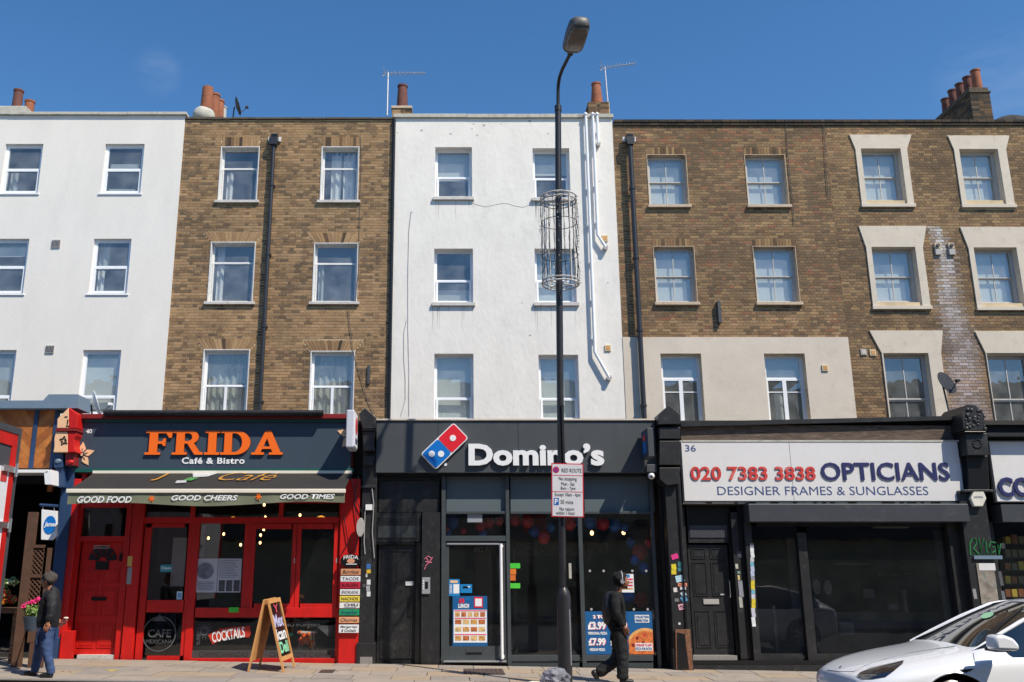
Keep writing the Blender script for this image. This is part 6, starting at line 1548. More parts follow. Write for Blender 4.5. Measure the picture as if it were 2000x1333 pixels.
# parking plate
PD = 14.07; tl = -.022
sp = thing('parking_sign', 'white RED ROUTE parking plate with red border strapped to the lamp column', 'sign', at(1108, 1010, PD))
def rotbox(px0, py0, px1, py1, D, dep, m, nm, ro=tl):
    a, b, c, d = R4(px0, py0, px1, py1, D); cxp, czp = U(1108.5, 957, D)
    P = [(cxp+(x-cxp)*cos(ro)-(z-czp)*sin(ro), czp+(x-cxp)*sin(ro)+(z-czp)*cos(ro)) for x, z in ((a, c), (b, c), (b, d), (a, d))]
    return MB().prism(P, D, D+dep).out(nm, m, sp)
RB = mat('sign_red', rgb(200, 40, 60), .4)
rotbox(1077, 905, 1140, 1010, PD, .004, RB, 'border'); rotbox(1079, 907, 1138, 1008, PD-.003, .0025, mat('plate_white', rgb(216, 214, 218), .35, var=.05, scale=4), 'plate')
for y in (928, 960): rotbox(1079, y, 1138, y+1.2, PD-.0045, .001, RB, 'rule')
def plate_text(s, x0, y0, x1, y1, m='black_gloss', b=.0):
    me = text_mesh(s, bold=b, res=4); xa, xb, za, zb = R4(x0, y0, x1, y1, PD-.006); cxp, czp = U(1108.5, 957, PD)
    fit_mesh(me, xa, xb, za, zb, PD-.006, 0)
    for v in me.vertices:
        x, z = v.co.x, v.co.z; v.co.x = cxp+(x-cxp)*cos(tl)-(z-czp)*sin(tl); v.co.z = czp+(x-cxp)*sin(tl)+(z-czp)*cos(tl)
    link(shiftme(me, sp), 'lettering', M[m], sp)
for s, x0, y0, x1, y1 in (('RED ROUTE', 1096, 915.5, 1135, 922), ('No stopping', 1091, 932, 1126, 940), ('Mon - Sat', 1096, 942, 1122, 948), ('8am - 7pm', 1095, 951, 1124, 958), ('Except 10am - 4pm', 1084, 963, 1134, 971), ('30 mins', 1095, 977, 1120, 984), ('No return', 1094, 991, 1122, 997), ('within 1 hour', 1087, 999, 1124, 1005)):
    plate_text(s, x0, y0-.5, x1, y1+.5, b=.0)
rotbox(1082, 973, 1092, 987, PD-.0045, .001, mat('p_blue', rgb(30, 96, 176), .4), 'blue_square'); plate_text('P', 1084, 975, 1090, 985, 'white_sign', .02)
x, z = U(1086, 917.5, PD); q = MB().lathe((x, PD-.0055, z), [(.05, 0), (.05, .001)], 24, 'y'); q.out('clearway_disc', RB, sp); MB().lathe((x, PD-.0075, z), [(.038, 0), (.038, .0012)], 24, 'y').out('clearway_disc', mat('purple', rgb(110, 60, 150), .4), sp)
for k in (1, -1): MB().prism([(x+a*cos(k*pi/4)-b*sin(k*pi/4), z+a*sin(k*pi/4)+b*cos(k*pi/4)) for a, b in ((-.038, -.005), (.038, -.005), (.038, .005), (-.038, .005))], PD-.009-.001*k, PD-.0085-.001*k).out('cross_bar', RB, sp)
for y in (925, 990):
    x, z = U(1100, y, LD); MB().tube([(x+.066*cos(2*pi*k/20), LD+.066*sin(2*pi*k/20), z) for k in range(21)], .008, 6).out('clip', M['aluminium'], sp)
# ---------------- A-board
ab = thing('a_board', 'wooden folding A-board with painted black face and coloured lettering on the pavement', 'sign', at(522, 1305, 15.6))
NT, FT = Vector(at(521, 1172, 15.26)), Vector(at(544, 1167, 16.05))
def gp_(px, D):
    x = U(px, 1300, D)[0]; return Vector((x, D, gz(x)))
NR, FR_, NL, FL = gp_(552, 15.26), gp_(574, 16.05), gp_(487, 15.26), gp_(509, 16.05)
def slabq(p, th, nm, m):
    n_ = (p[1]-p[0]).cross(p[3]-p[0]).normalized()*th; q = MB(); v = list(p)+[a+n_ for a in p]
    q.v = [tuple(a) for a in v]; q.f = [(0, 1, 2, 3), (7, 6, 5, 4), (0, 4, 5, 1), (1, 5, 6, 2), (2, 6, 7, 3), (3, 7, 4, 0)]; return q.out(nm, m, ab)
def leaf(n0, n1, f0, f1, face, sgn):
    def P(u, v): a = n0.lerp(f0, u); b = n1.lerp(f1, u); return a.lerp(b, v)
    e = .06
    for u0, u1, v0, v1, nm in ((0, e, 0, 1, 'frame_stile'), (1-e, 1, 0, 1, 'frame_stile'), (e, 1-e, 0, .06, 'frame_rail'), (e, 1-e, .80, .86, 'frame_rail')):
        slabq([P(u0, v0), P(u1, v0), P(u1, v1), P(u0, v1)], .03*sgn, nm, M['wood_light'])
    slabq([P(e, .06), P(1-e, .06), P(1-e, .80), P(e, .80)], .012*sgn, 'panel', face)
    return P
PR = leaf(NT, NR, FT, FR_, M['black_gloss'], -1); leaf(NT-Vector((.03, 0, 0)), NL, FT-Vector((.03, 0, 0)), FL, M['wood_light'], 1)
nrm = (PR(1, 0)-PR(0, 0)).cross(PR(0, 1)-PR(0, 0)).normalized()
if nrm.x < 0: nrm = -nrm
def on_leaf(s, u0, u1, v0, v1, m, bold=.03, **k):
    me = text_mesh(s, bold=bold, **k); xs = [v.co.x for v in me.vertices]; ys = [v.co.y for v in me.vertices]
    for v in me.vertices:
        fu = u0+(u1-u0)*(v.co.x-min(xs))/(max(xs)-min(xs)); fv = v1+(v0-v1)*(v.co.y-min(ys))/(max(ys)-min(ys)); v.co = (0, 0, 0) if False else PR(fu, fv)+nrm*.02
    return me
def leafprint(s, u0, u1, v0, v1, m, **k):
    me = text_mesh(s, bold=.03, **k); X = [v.co.x for v in me.vertices]; Y = [v.co.y for v in me.vertices]; x0, x1, y0, y1 = min(X), max(X), min(Y), max(Y)
    for v in me.vertices:
        v.co = PR(u0+(u1-u0)*(v.co.x-x0)/(x1-x0), v1+(v0-v1)*(v.co.y-y0)/(y1-y0))+nrm*.018
    me.update(); link(shiftme(me, ab), 'lettering', m, ab)
leafprint('Y', .3, .7, .08, .2, mat('chalk_red', rgb(200, 70, 90), .7)); leafprint('Mex', .12, .88, .22, .40, mat('chalk_lilac', rgb(190, 190, 226), .7)); leafprint('ican', .1, .88, .42, .58, M['white_sign']); leafprint('Deli', .15, .85, .60, .76, mat('chalk_green', rgb(140, 210, 170), .7))
# ---------------- pavement bits
lf = MB(); x, z = U(215, 1316, 15.0)
o = MB().prismx([(0, 0)]*3, 0, 0) if False else None
leafm = mat('yellow_leaf', rgb(226, 190, 40), .7)
m_ = MB(); m_.v = [(x+.06*cos(a)*1.6, 15.1+.05*sin(a), gz(x)+.006+.004*cos(2*a)) for a in [k*2*pi/8 for k in range(8)]]; m_.f = [tuple(range(8))]
tag(m_.out('fallen_leaf', leafm, fix=False), 'small yellow leaf lying on the paving before the red door', 'leaf')
random.seed(77); q = MB()
for k in range(170):
    x, y, r = random.uniform(-7.5, 9.5), random.uniform(14.4, 16.75), random.uniform(.008, .022); i = len(q.v)
    q.v += [(x+r*cos(a), y+r*sin(a)*.9, gz(x)+.0035) for a in [t*2*pi/7 for t in range(7)]]; q.f.append(tuple(range(i, i+7)))
tag(q.out('gum_spots', M['joint'], fix=False), None, None, None, 'stuff')['label'] = 'dark chewing gum spots scattered over the paving'
# clear plastic sack at the foot of the lamp
def blob(name, c, r, m, seed, sc=(1, 1, 1), amp=.12, sub=4):
    b = bmesh.new(); bmesh.ops.create_icosphere(b, subdivisions=sub, radius=1)
    from mathutils import noise
    for v in b.verts:
        p = v.co.copy(); d_ = 1+amp*noise.noise(p*2.1+Vector((seed, 0, 0)))*2+amp*.6*noise.noise(p*5+Vector((0, seed, 0)))+amp*.35*abs(noise.noise(p*11+Vector((0, seed, 0))))
        v.co = Vector((p.x*sc[0], p.y*sc[1], p.z*sc[2]))*r*d_+Vector(c)
    me = bpy.data.meshes.new(name); b.to_mesh(me); b.free()
    for p in me.polygons: p.use_smooth = True
    return link(me, name, m)
PL = bpy.data.materials.new('clear_plastic'); PL.use_nodes = True; pp = PL.node_tree.nodes['Principled BSDF']
pp.inputs['Base Color'].default_value = rgb(176, 178, 190); pp.inputs['Roughness'].default_value = .25; pp.inputs['Transmission Weight'].default_value = .6; pp.inputs['IOR'].default_value = 1.15; pp.inputs['Specular IOR Level'].default_value = 1
bgx = U(1085, 1335, 13.95)[0]
o = blob('plastic_sack', (bgx, 13.98, gz(bgx)+.115), .2, PL, 3, (1, .8, .68), .16, 5); tag(o, 'crumpled clear plastic sack on the pavement at the foot of the lamp', 'sack')
o = blob('rubbish_lump', (bgx-.3, 13.96, gz(bgx)+.035), .07, M['cream_bar'], 7, (1.6, 1, .6), .2, 3); tag(o, 'small cream lump of rubbish left of the plastic sack', 'rubbish')
# ---------------- far left: flowers, trellis, planter
def leafball(name, c, rx, rz, n, cols, parent, size=.03, ry=None):
    q = {}; ry = ry or rx
    for k in range(n):
        a, b_, r = random.uniform(0, 2*pi), random.uniform(-1, 1), random.random()**.4
        s_ = sqrt(1-b_*b_); p = Vector((c[0]+rx*r*s_*cos(a), c[1]+ry*r*s_*sin(a), c[2]+rz*r*b_))
        u_ = Vector((random.gauss(0, 1), random.gauss(0, 1), random.gauss(0, 1))).normalized(); v_ = u_.orthogonal().normalized(); z_ = size*random.uniform(.6, 1.3)
        m = q.setdefault(k % len(cols), MB()); i = len(m.v)
        m.v += [tuple(p-u_*z_), tuple(p-v_*z_*.5), tuple(p+u_*z_), tuple(p+v_*z_*.5)]; m.f.append((i, i+1, i+2, i+3))
    return [m.out(name, cols[k], parent, fix=False, kind='stuff') for k, m in q.items()]
LG1, LG2 = mat('leaf_a', rgb(84, 116, 50), .6, var=.4, scale=12), mat('leaf_b', rgb(140, 165, 84), .6, var=.3, scale=12)
PKF = mat('pink_petals', rgb(236, 50, 130), .6, var=.2, scale=14)
tr = thing('trellis_screen', 'brown wooden trellis screen with a boxed base left of the standing man', 'trellis', at(50, 1305, 15.3))
bx('post', 38, 1000, 55, 1308, 15.3, .08, M['wood_dark'], tr); bx('post', 80, 1070, 86, 1308, 15.3, .08, M['wood_dark'], tr)
bx('rail', 55, 1064, 86, 1070, 15.31, .05, M['wood_dark'], tr); bx('rail', 55, 1122, 80, 1128, 15.31, .05, M['wood_dark'], tr); bx('base_board', 55.5, 1200, 82, 1255, 15.29, .1, M['wood_dark'], tr); bx('base_board', 55.5, 1256, 82, 1306, 15.288, .1, M['wood_dark'], tr)
a, b, c, d = R4(56, 1071, 80, 1198, 15.33)
for sgn in (1, -1):
    k = -10
    while k < 30:
        o_ = k*.075; base = [(a-1, c+o_-1), (b+1, c+o_+(b-a)+1), (b+1, c+o_+(b-a)+1.028), (a-1, c+o_-1+.028)] if sgn > 0 else [(a-1, c+o_+(b-a)+1), (b+1, c+o_-1), (b+1, c+o_-.972), (a-1, c+o_+(b-a)+1.028)]
        p = clip_poly(base, a, b, c, d)
        if len(p) >= 3: MB().prism(p, 15.33+(.012 if sgn > 0 else 0), 15.34+(.012 if sgn > 0 else 0)).out('lattice_strip', M['wood_dark'], tr)
        k += 1
hp = thing('flower_pot', 'dark hanging pot of bright pink geraniums beside the standing man', 'flower pot', at(60, 1225, 14.7))
x, y, z = at(60, 1232, 14.7); MB().lathe((x, y, z), [(.09, 0), (.12, .16), (.13, .2), (.13, .215), (.11, .215)], 18).out('pot', M['slate_blue'], hp, smooth=True)
MB().tube([(x-.3, 15.3, z+.1), (x, 14.8, z+.1)], .01, 6).out('bracket', M['black_gloss'], hp)
leafball('leaves', (x, y, z+.3), .14, .12, 320, [LG1, LG2], hp, .032)
for (px, py) in ((51, 1182), (60, 1177), (68, 1174), (73, 1170), (46, 1186)):
    c_ = at(px, py, 14.65); leafball('petals', c_, .045, .035, 50, [PKF], hp, .02)
fd = thing('flower_display', 'bunches of red, orange and white flowers on a stand at the left edge', 'flowers', at(12, 1200, 15.8))
c_ = at(-40, 1190, 15.8); bx('stand', -110, 1188, 32, 1198, 15.8, .5, M['wood_dark'], fd); bx('stand_leg', 20, 1198, 28, 1300, 15.82, .05, M['wood_dark'], fd)
for (px, py, r, mm) in ((6, 1140, .10, [LG1, LG2]), (24, 1136, .09, [mat('pale_petals', rgb(206, 214, 170), .7), LG1]), (10, 1160, .09, [mat('red_petals', rgb(190, 40, 30), .6), LG1]), (4, 1174, .07, [mat('orange_petals', rgb(240, 160, 40), .6)]), (22, 1170, .09, [mat('red_petals', (1, 0, 0, 1)), LG1]), (-15, 1150, .12, [LG1, PKF]), (-30, 1165, .12, [LG2, mat('orange_petals', (1, 1, 0, 1))])):
    leafball('blooms', at(px, py, 15.75), r, r*.8, 130, mm, fd, .03)
# ---------------- box lorry
tk = thing('box_lorry', 'white box lorry with red framed rear doors cut off by the left edge', 'lorry', (-8.6, 11.4, gz(-8)-.12))
X1_ = UX(42, 840, 12.5); y0, y1 = 10.2, 12.5; zt_, zb_ = U(42, 838, 12.5)[1], .95
tw = mat('lorry_white', rgb(226, 226, 230), .35, var=.06); X0__ = X1_-4.6
MB().box(X0__, X1_-.06, y0+.01, y1-.01, zb_, zt_-.02).out('cargo_box', tw, tk, bevel=.02)
def yz(nm, a, b, c, d, x0, x1, m): return MB().box(x0, x1, a, b, c, d).out(nm, m, tk)
yz('edge_seal', y0, y1, zt_-.09, zt_, X1_-.06, X1_+.01, M['lead']); yz('edge_seal', y1-.07, y1, zb_, zt_-.091, X1_-.06, X1_+.01, M['lead']); yz('edge_seal', y0, y0+.07, zb_, zt_-.091, X1_-.06, X1_+.01, M['lead'])
yz('rear_frame', y0+.071, y1-.071, zt_-.26, zt_-.092, X1_-.06, X1_, RP); yz('rear_frame', y1-.2, y1-.071, zb_, zt_-.261, X1_-.06, X1_, RP); yz('rear_frame', y0+.071, y0+.2, zb_, zt_-.261, X1_-.06, X1_, RP)
yz('door_header', y0+.201, y1-.201, zt_-.55, zt_-.262, X1_-.06, X1_-.015, M['lead'])
ym = (y0+y1)/2
yz('rear_door', ym+.005, y1-.201, zb_+.02, zt_-.551, X1_-.06, X1_-.005, tw); yz('rear_door', y0+.201, ym-.005, zb_+.02, zt_-.551, X1_-.06, X1_-.005, tw)
for zz in (U(25, 918, 12.3)[1], U(10, 1027, 12.3)[1]):
    MB().box(X1_+.0, X1_+.03, y1-.42, y1-.05, zz-.03, zz+.05).out('hinge', M['steel'], tk); MB().tube([(X1_+.03, y1-.08, zz-.08), (X1_+.03, y1-.08, zz+.1)], .025, 8).out('hinge_pin', M['steel'], tk)
MB().box(X1_-.004, X1_, y1-.42, y1-.25, zt_-.75, zt_-.6).out('sticker', M['red_text'], tk)
MB().box(X0__, X1_-.1, y0+.3, y1-.3, .6, zb_-.001).out('chassis', M['lead'], tk); MB().box(X0__-1.5, X0__-.05, y0+.1, y1-.1, .5, 2.6).out('cab', tw, tk, bevel=.12)
for xx in (X1_-1.2, X0__-.7):
    for yy in (y0+.12, y1-.4):
        MB().lathe((xx, yy, gz(xx)-.125+.45), [(.3, 0), (.45, .02), (.45, .26), (.3, .28)], 24, 'y').out('wheel', M['black_gloss'], tk, smooth=True)

# ================================================================ CAR
CY0 = 10.95; g_ = -.20
CXT = U(1606, 1300, 10.9)[0]+.14
car = thing('parked_car', 'white electric crossover car facing left at the right edge of the street', 'car', (CXT+2.4, CY0, g_))
ST = [(0.00, .56, .34, .58, .66, .40, .65), (0.06, .74, .26, .64, .72, .50, .71), (0.22, .87, .21, .71, .80, .58, .785), (0.5, .935, .20, .79, .885, .63, .865), (0.85, .96, .20, .86, .95, .66, .93), (1.18, .965, .20, .905, 1.01, .70, .975),
      (1.24, .965, .20, .91, 1.04, .70, 1.0), (1.5, .965, .20, .93, 1.18, .66, 1.12), (1.85, .965, .20, .94, 1.36, .61, 1.29), (2.2, .965, .20, .95, 1.485, .58, 1.43), (2.32, .965, .20, .955, 1.51, .575, 1.45), (2.7, .965, .20, .96, 1.545, .57, 1.49), (3.3, .965, .20, .97, 1.52, .56, 1.46), (3.85, .96, .22, .98, 1.42, .53, 1.36),
      (4.3, .93, .26, .99, 1.27, .50, 1.2), (4.6, .88, .32, .97, 1.07, .50, 1.04), (4.75, .80, .40, .85, .92, .50, .90)]
def ring_pts(s, w_, zb, zs, zt, wt, zr):
    half = [(0, zb), (w_*.85, zb), (w_*.985, zb+.13), (w_, (zb+zs)/2), (w_*.995, zs-.07), (w_*.955, zs), (w_*.955+(wt-w_*.955)*.5, zs+(zr-zs)*.53), (wt, zr), (wt*.6, zt-(zt-zr)*.3), (0, zt)]
    return [(s, -a, b) for a, b in half]+[(s, a, b) for a, b in half[-2:0:-1]]
cv = []; cf = []; cmi = []
for st in ST: cv += ring_pts(*st)
NR_ = 18
def cls(i, k):
    kk = k if k < 9 else 17-k
    s0, s1 = ST[i][0], ST[i+1][0]
    if kk in (5, 6) and s0 >= 1.5-.01 and s1 <= 4.31: return 2
    if kk in (7, 8) and s0 >= 1.23 and s1 <= 2.21: return 1
    if kk in (7, 8) and s0 >= 2.3 and s1 <= 4.31: return 3
    return 0
for i in range(len(ST)-1):
    for k in range(NR_):
        k2 = (k+1) % NR_; cf.append((i*NR_+k, i*NR_+k2, (i+1)*NR_+k2, (i+1)*NR_+k)); cmi.append(cls(i, k))
cf.append(tuple(reversed(range(NR_)))); cmi.append(0); cf.append(tuple((len(ST)-1)*NR_+k for k in range(NR_))); cmi.append(0)
me = bpy.data.meshes.new('car_src'); me.from_pydata(cv, [], cf)
for _ in range(4): me.materials.append(M['red_paint'])
me.polygons.foreach_set('material_index', cmi)
b = bmesh.new(); b.from_mesh(me); bmesh.ops.recalc_face_normals(b, faces=b.faces)
cl_ = b.edges.layers.float.get('crease_edge') or b.edges.layers.float.new('crease_edge')
for e in b.edges:
    if len(e.link_faces) == 2 and e.link_faces[0].material_index != e.link_faces[1].material_index: e[cl_] = .7
    v0, v1 = e.verts
    if abs(v0.co.x-v1.co.x) > .01:
        # shoulder line and bonnet edge crease
        if abs(abs(v0.co.y)-.955*.965) < .06 and v0.co.z > .6: e[cl_] = max(e[cl_], .25)
b.to_mesh(me); b.free()
src = bpy.data.objects.new('car_src', me); COL.objects.link(src)
md = src.modifiers.new('s', 'SUBSURF'); md.levels = 4; md.render_levels = 4
WS = (.88, 3.77); WR = .365
bpy.context.view_layer.update()
full = bpy.data.meshes.new_from_object(src.evaluated_get(bpy.context.evaluated_depsgraph_get()))
bpy.data.objects.remove(src)
bb = bmesh.new(); bb.from_mesh(full); AR = .425
kill = [f for f in bb.faces if abs(f.calc_center_median().y) > .5 and any((f.calc_center_median().x-s_)**2+(f.calc_center_median().z-WR)**2 < AR*AR for s_ in WS)]
bmesh.ops.delete(bb, geom=kill, context='FACES')
for v in bb.verts:
    if v.is_boundary and abs(v.co.y) > .5:
        for s_ in WS:
            dx, dz = v.co.x-s_, v.co.z-WR; d_ = sqrt(dx*dx+dz*dz)
            if d_ < AR+.08: v.co.x = s_+dx/d_*AR; v.co.z = WR+dz/d_*AR
bb.to_mesh(full); bb.free()
off = Vector((CXT, CY0, g_))
full.transform(Matrix.Translation(off))
for p in full.polygons: p.use_smooth = True
from mathutils.bvhtree import BVHTree
bvh = BVHTree.FromPolygons([v.co.copy() for v in full.vertices], [tuple(p.vertices) for p in full.polygons])
CW = mat('car_white', rgb(232, 233, 238), .22, var=.01, coat=1.0)
CGL = mat('car_glass', rgb(20, 30, 34), .03, var=.1, spec=.9, coat=1.0)
def sub_mesh(full, idx, name, m):
    mp_ = {}; vs = []; fs = []
    for p in full.polygons:
        if p.material_index in idx:
            f = []
            for v in p.vertices:
                if v not in mp_: mp_[v] = len(vs); vs.append(tuple(full.vertices[v].co))
                f.append(mp_[v])
            fs.append(f)
    q = bpy.data.meshes.new(name); q.from_pydata(vs, [], fs); q.update()
    for p in q.polygons: p.use_smooth = True
    try: q.set_sharp_from_angle(angle=radians(70))
    except Exception: pass
    return link(shiftme(q, car), name, m, car)
sub_mesh(full, (0,), 'body', CW); sub_mesh(full, (1,), 'windscreen', CGL); sub_mesh(full, (2,), 'side_glass', CGL); sub_mesh(full, (3,), 'roof_glass', CGL)
for s_ in WS:
    for sg in (-1, 1):
        q = MB(); n = 30
        for k in range(n+1):
            a = -.3+(pi+.6)*k/n
            for yy in (.5, .955): q.v.append((CXT+s_+AR*cos(a), CY0+sg*yy, g_+WR+AR*sin(a)))
        for k in range(n): q.f.append((2*k, 2*k+1, 2*k+3, 2*k+2))
        i = len(q.v); q.v += [(CXT+s_+AR*cos(2*pi*k/24), CY0+sg*.5, g_+WR+AR*sin(2*pi*k/24)) for k in range(24)]; q.f.append(tuple(range(i, i+24)))
        q.out('wheel_arch', M['black_gloss'], car, fix=False)
camv = Vector((0, 0, CAMZ))
def hit(px, py, e=.004):
    x, z = U(px, py, 10.0); d_ = (Vector((x, 10.0, z))-camv).normalized()
    r = bvh.ray_cast(camv, d_)
    if r[0] is None: return None
    n_ = r[1] if r[1].dot(d_) < 0 else -r[1]
    return r[0]+n_*e
def patch(nm, pts, m, e=.004, sub=3):
    """a skin that lies on the car body inside the outline"""
    P = [Vector((a, b_)) for a, b_ in pts]; c = sum(P, Vector((0, 0)))/len(P); q = MB(); n = len(P); dn = []
    for i in range(n):
        for k in range(2): dn.append(P[i].lerp(P[(i+1) % n], k/2))
    h = hit(c.x, c.y, e)
    if h is None: return
    q.v.append(tuple(h)); R_ = 4
    for r in range(1, R_+1):
        for p in dn:
            w_ = c.lerp(p, r/R_); h = hit(w_.x, w_.y, e)
            if h is None: return
            q.v.append(tuple(h))
    N_ = len(dn)
    for k in range(N_): q.f.append((0, 1+k, 1+(k+1) % N_))
    for r in range(R_-1):
        for k in range(N_):
            a, b_ = 1+r*N_+k, 1+r*N_+(k+1) % N_; q.f.append((a, a+N_, b_+N_, b_))
    return q.out(nm, m, car, smooth=True)
def seam(nm, pts, r=.004, m='lead'):
    P = [hit(a, b_, .001) for a, b_ in pts]; P = [p for p in P if p is not None]
    if len(P) > 1: MB().tube(P, r, 5).out(nm, M[m], car)
patch('headlight', [(1673, 1322), (1680, 1314), (1700, 1305), (1730, 1298), (1766, 1290.5), (1763, 1297), (1745, 1312), (1730, 1323), (1705, 1327), (1685, 1327)], mat('headlamp', rgb(26, 26, 34), .08, coat=1), .006)
patch('side_repeater', [(1875, 1308), (1903, 1306), (1884, 1317)], M['black_gloss'], .005)
patch('badge', [(1639, 1303), (1645, 1300), (1641, 1306)], M['lead'], .004)
seam('bonnet_seam', [(1617, 1309), (1640, 1312), (1668, 1312), (1690, 1300), (1730, 1287), (1780, 1275), (1830, 1267), (1866, 1262)])
seam('door_seam', [(1901, 1276), (1903, 1290), (1906, 1310), (1911, 1332)])
patch('window_trim', [(1903, 1270), (1920, 1247), (1945, 1222), (1998, 1184), (1999, 1189), (1952, 1226), (1937, 1263)], M['black_gloss'], .006)
# mirror
mc = Vector(at(1957, 1256, 9.75)); q = MB(); q.prism([(mc.x-.12, mc.z-.065), (mc.x+.115, mc.z-.07), (mc.x+.125, mc.z-.01), (mc.x+.07, mc.z+.055), (mc.x-.02, mc.z+.085), (mc.x-.105, mc.z+.08), (mc.x-.12, mc.z+.03)], mc.y-.1, mc.y+.1); q.out('mirror', CW, car, smooth=True, bevel=.035)
MB().box(mc.x-.07, mc.x+.1, mc.y+.02, mc.y+.22, mc.z-.09, mc.z-.055).out('mirror_foot', M['black_gloss'], car, bevel=.01)
# roof rails / pillars along the roof edge
for sg in (-1, 1):
    pts = [Vector((s[0], sg*s[5], s[6]))+off for s in ST if 1.23 <= s[0] <= 4.31]; P = []
    for i, p in enumerate(pts):
        r = bvh.find_nearest(p); P.append(r[0])
    MB().tube(P, [.010, .02]+[.024]*(len(P)-3)+[.02], 10).out('roof_rail', CW, car, smooth=True)
for s in WS:
    for sg in (-1, 1):
        yy = CY0+sg*.955-(0 if sg < 0 else .23)
        w_ = MB().lathe((CXT+s, yy, g_+WR), [(.24, .02), (.31, .0), (.355, .03), (.365, .1), (.355, .2), (.3, .23)], 40, 'y').out('wheel', M['black_gloss'], car, smooth=True)
        q = MB()
        for k in range(10):
            a0 = 2*pi*k/10; q.v += []
            c0, s0_ = cos(a0), sin(a0); yf = yy-.005 if sg < 0 else yy+.235; cx_ = CXT+s; cz_ = g_+WR
            P = [(cx_+r*c0-t*s0_, cz_+r*s0_+t*c0) for r, t in ((.04, -.02), (.23, -.03), (.23, .03), (.04, .02))]; q.prism(P, yf, yf+.03)
        q.out('rim', M['aluminium'], w_)
        pts = [(CXT+s+.43*cos(a), CY0+sg*.962, g_+WR+.43*sin(a)) for a in [pi*k/24 for k in range(-2, 27)]]
        MB().tube(pts, .012, 6).out('arch_trim', CW, car, smooth=True)
# disc on the windscreen
patch('windscreen_disc', [(1929+9*cos(a)*1.4-2*sin(a), 1203-5*sin(a)-4*cos(a)) for a in [k*2*pi/10 for k in range(10)]], mat('disc_green', rgb(150, 200, 160), .5), .01)

# ================================================================ PEOPLE
def skin(name, J, E, root, m, parent, sub=2, fix=None):
    me = bpy.data.meshes.new(name); names = list(J); idx = {k: i for i, k in enumerate(names)}
    me.from_pydata([tuple(J[k][0]) for k in names], [(idx[a], idx[b_]) for a, b_ in E], [])
    o = bpy.data.objects.new(name, me); COL.objects.link(o)
    md = o.modifiers.new('skin', 'SKIN'); md.use_smooth_shade = True
    sv = me.skin_vertices[0].data
    for k in names:
        r = J[k][1]; sv[idx[k]].radius = r if isinstance(r, tuple) else (r, r); sv[idx[k]].use_root = (k == root)
    ms = o.modifiers.new('sub', 'SUBSURF'); ms.levels = sub; ms.render_levels = sub
    bpy.context.view_layer.update()
    r = bpy.data.meshes.new_from_object(o.evaluated_get(bpy.context.evaluated_depsgraph_get()))
    bpy.data.objects.remove(o)
    for p in r.polygons: p.use_smooth = True
    r.materials.clear()
    return link(shiftme(r, parent), name, m, parent)
def wrinkle(o, amp, sc_, seed=0):
    from mathutils import noise
    for v in o.data.vertices:
        v.co += v.normal*(amp*noise.noise(Vector((v.co.x*sc_, v.co.y*sc_, v.co.z*sc_*1.6+seed)))+amp*.6*noise.noise(v.co*sc_*2.3))
    o.data.update()
def hand(o_wrist, dirv, side, m, parent, body_J, body_E, wrist_key, curl=.5, palmn=None):
    """palm and five bent fingers as short skinned chains"""
    d_ = dirv.normalized(); n_ = palmn.normalized(); s_ = d_.cross(n_).normalized()*side
    palm = o_wrist+d_*.045
    fl = [.072, .08, .075, .06]
    for k in range(4):
        b0 = o_wrist+d_*.06+s_*(.03-.02*k); dd = (d_+n_*curl*.5).normalized(); d2 = (d_+n_*curl*1.4).normalized()
        J = {'a': (b0-d_*.03, .0095), 'b': (b0+d_*.02, .0095), 'c': (b0+d_*.02+dd*fl[k]*.5, .0085), 'd': (b0+d_*.02+dd*fl[k]*.5+d2*fl[k]*.45, .007)}
        skin('finger', J, [('a', 'b'), ('b', 'c'), ('c', 'd')], 'a', m, parent, 1)
    b0 = o_wrist+d_*.02+s_*.03; J = {'a': (b0-s_*.015, .011), 'b': (b0+s_*.012+d_*.02, .0105), 'c': (b0+s_*.02+d_*.05+n_*.01, .009), 'd': (b0+s_*.018+d_*.072+n_*.02, .0075)}
    skin('thumb', J, [('a', 'b'), ('b', 'c'), ('c', 'd')], 'a', m, parent, 1)
def V3(px, py, D): return Vector(at(px, py, D))
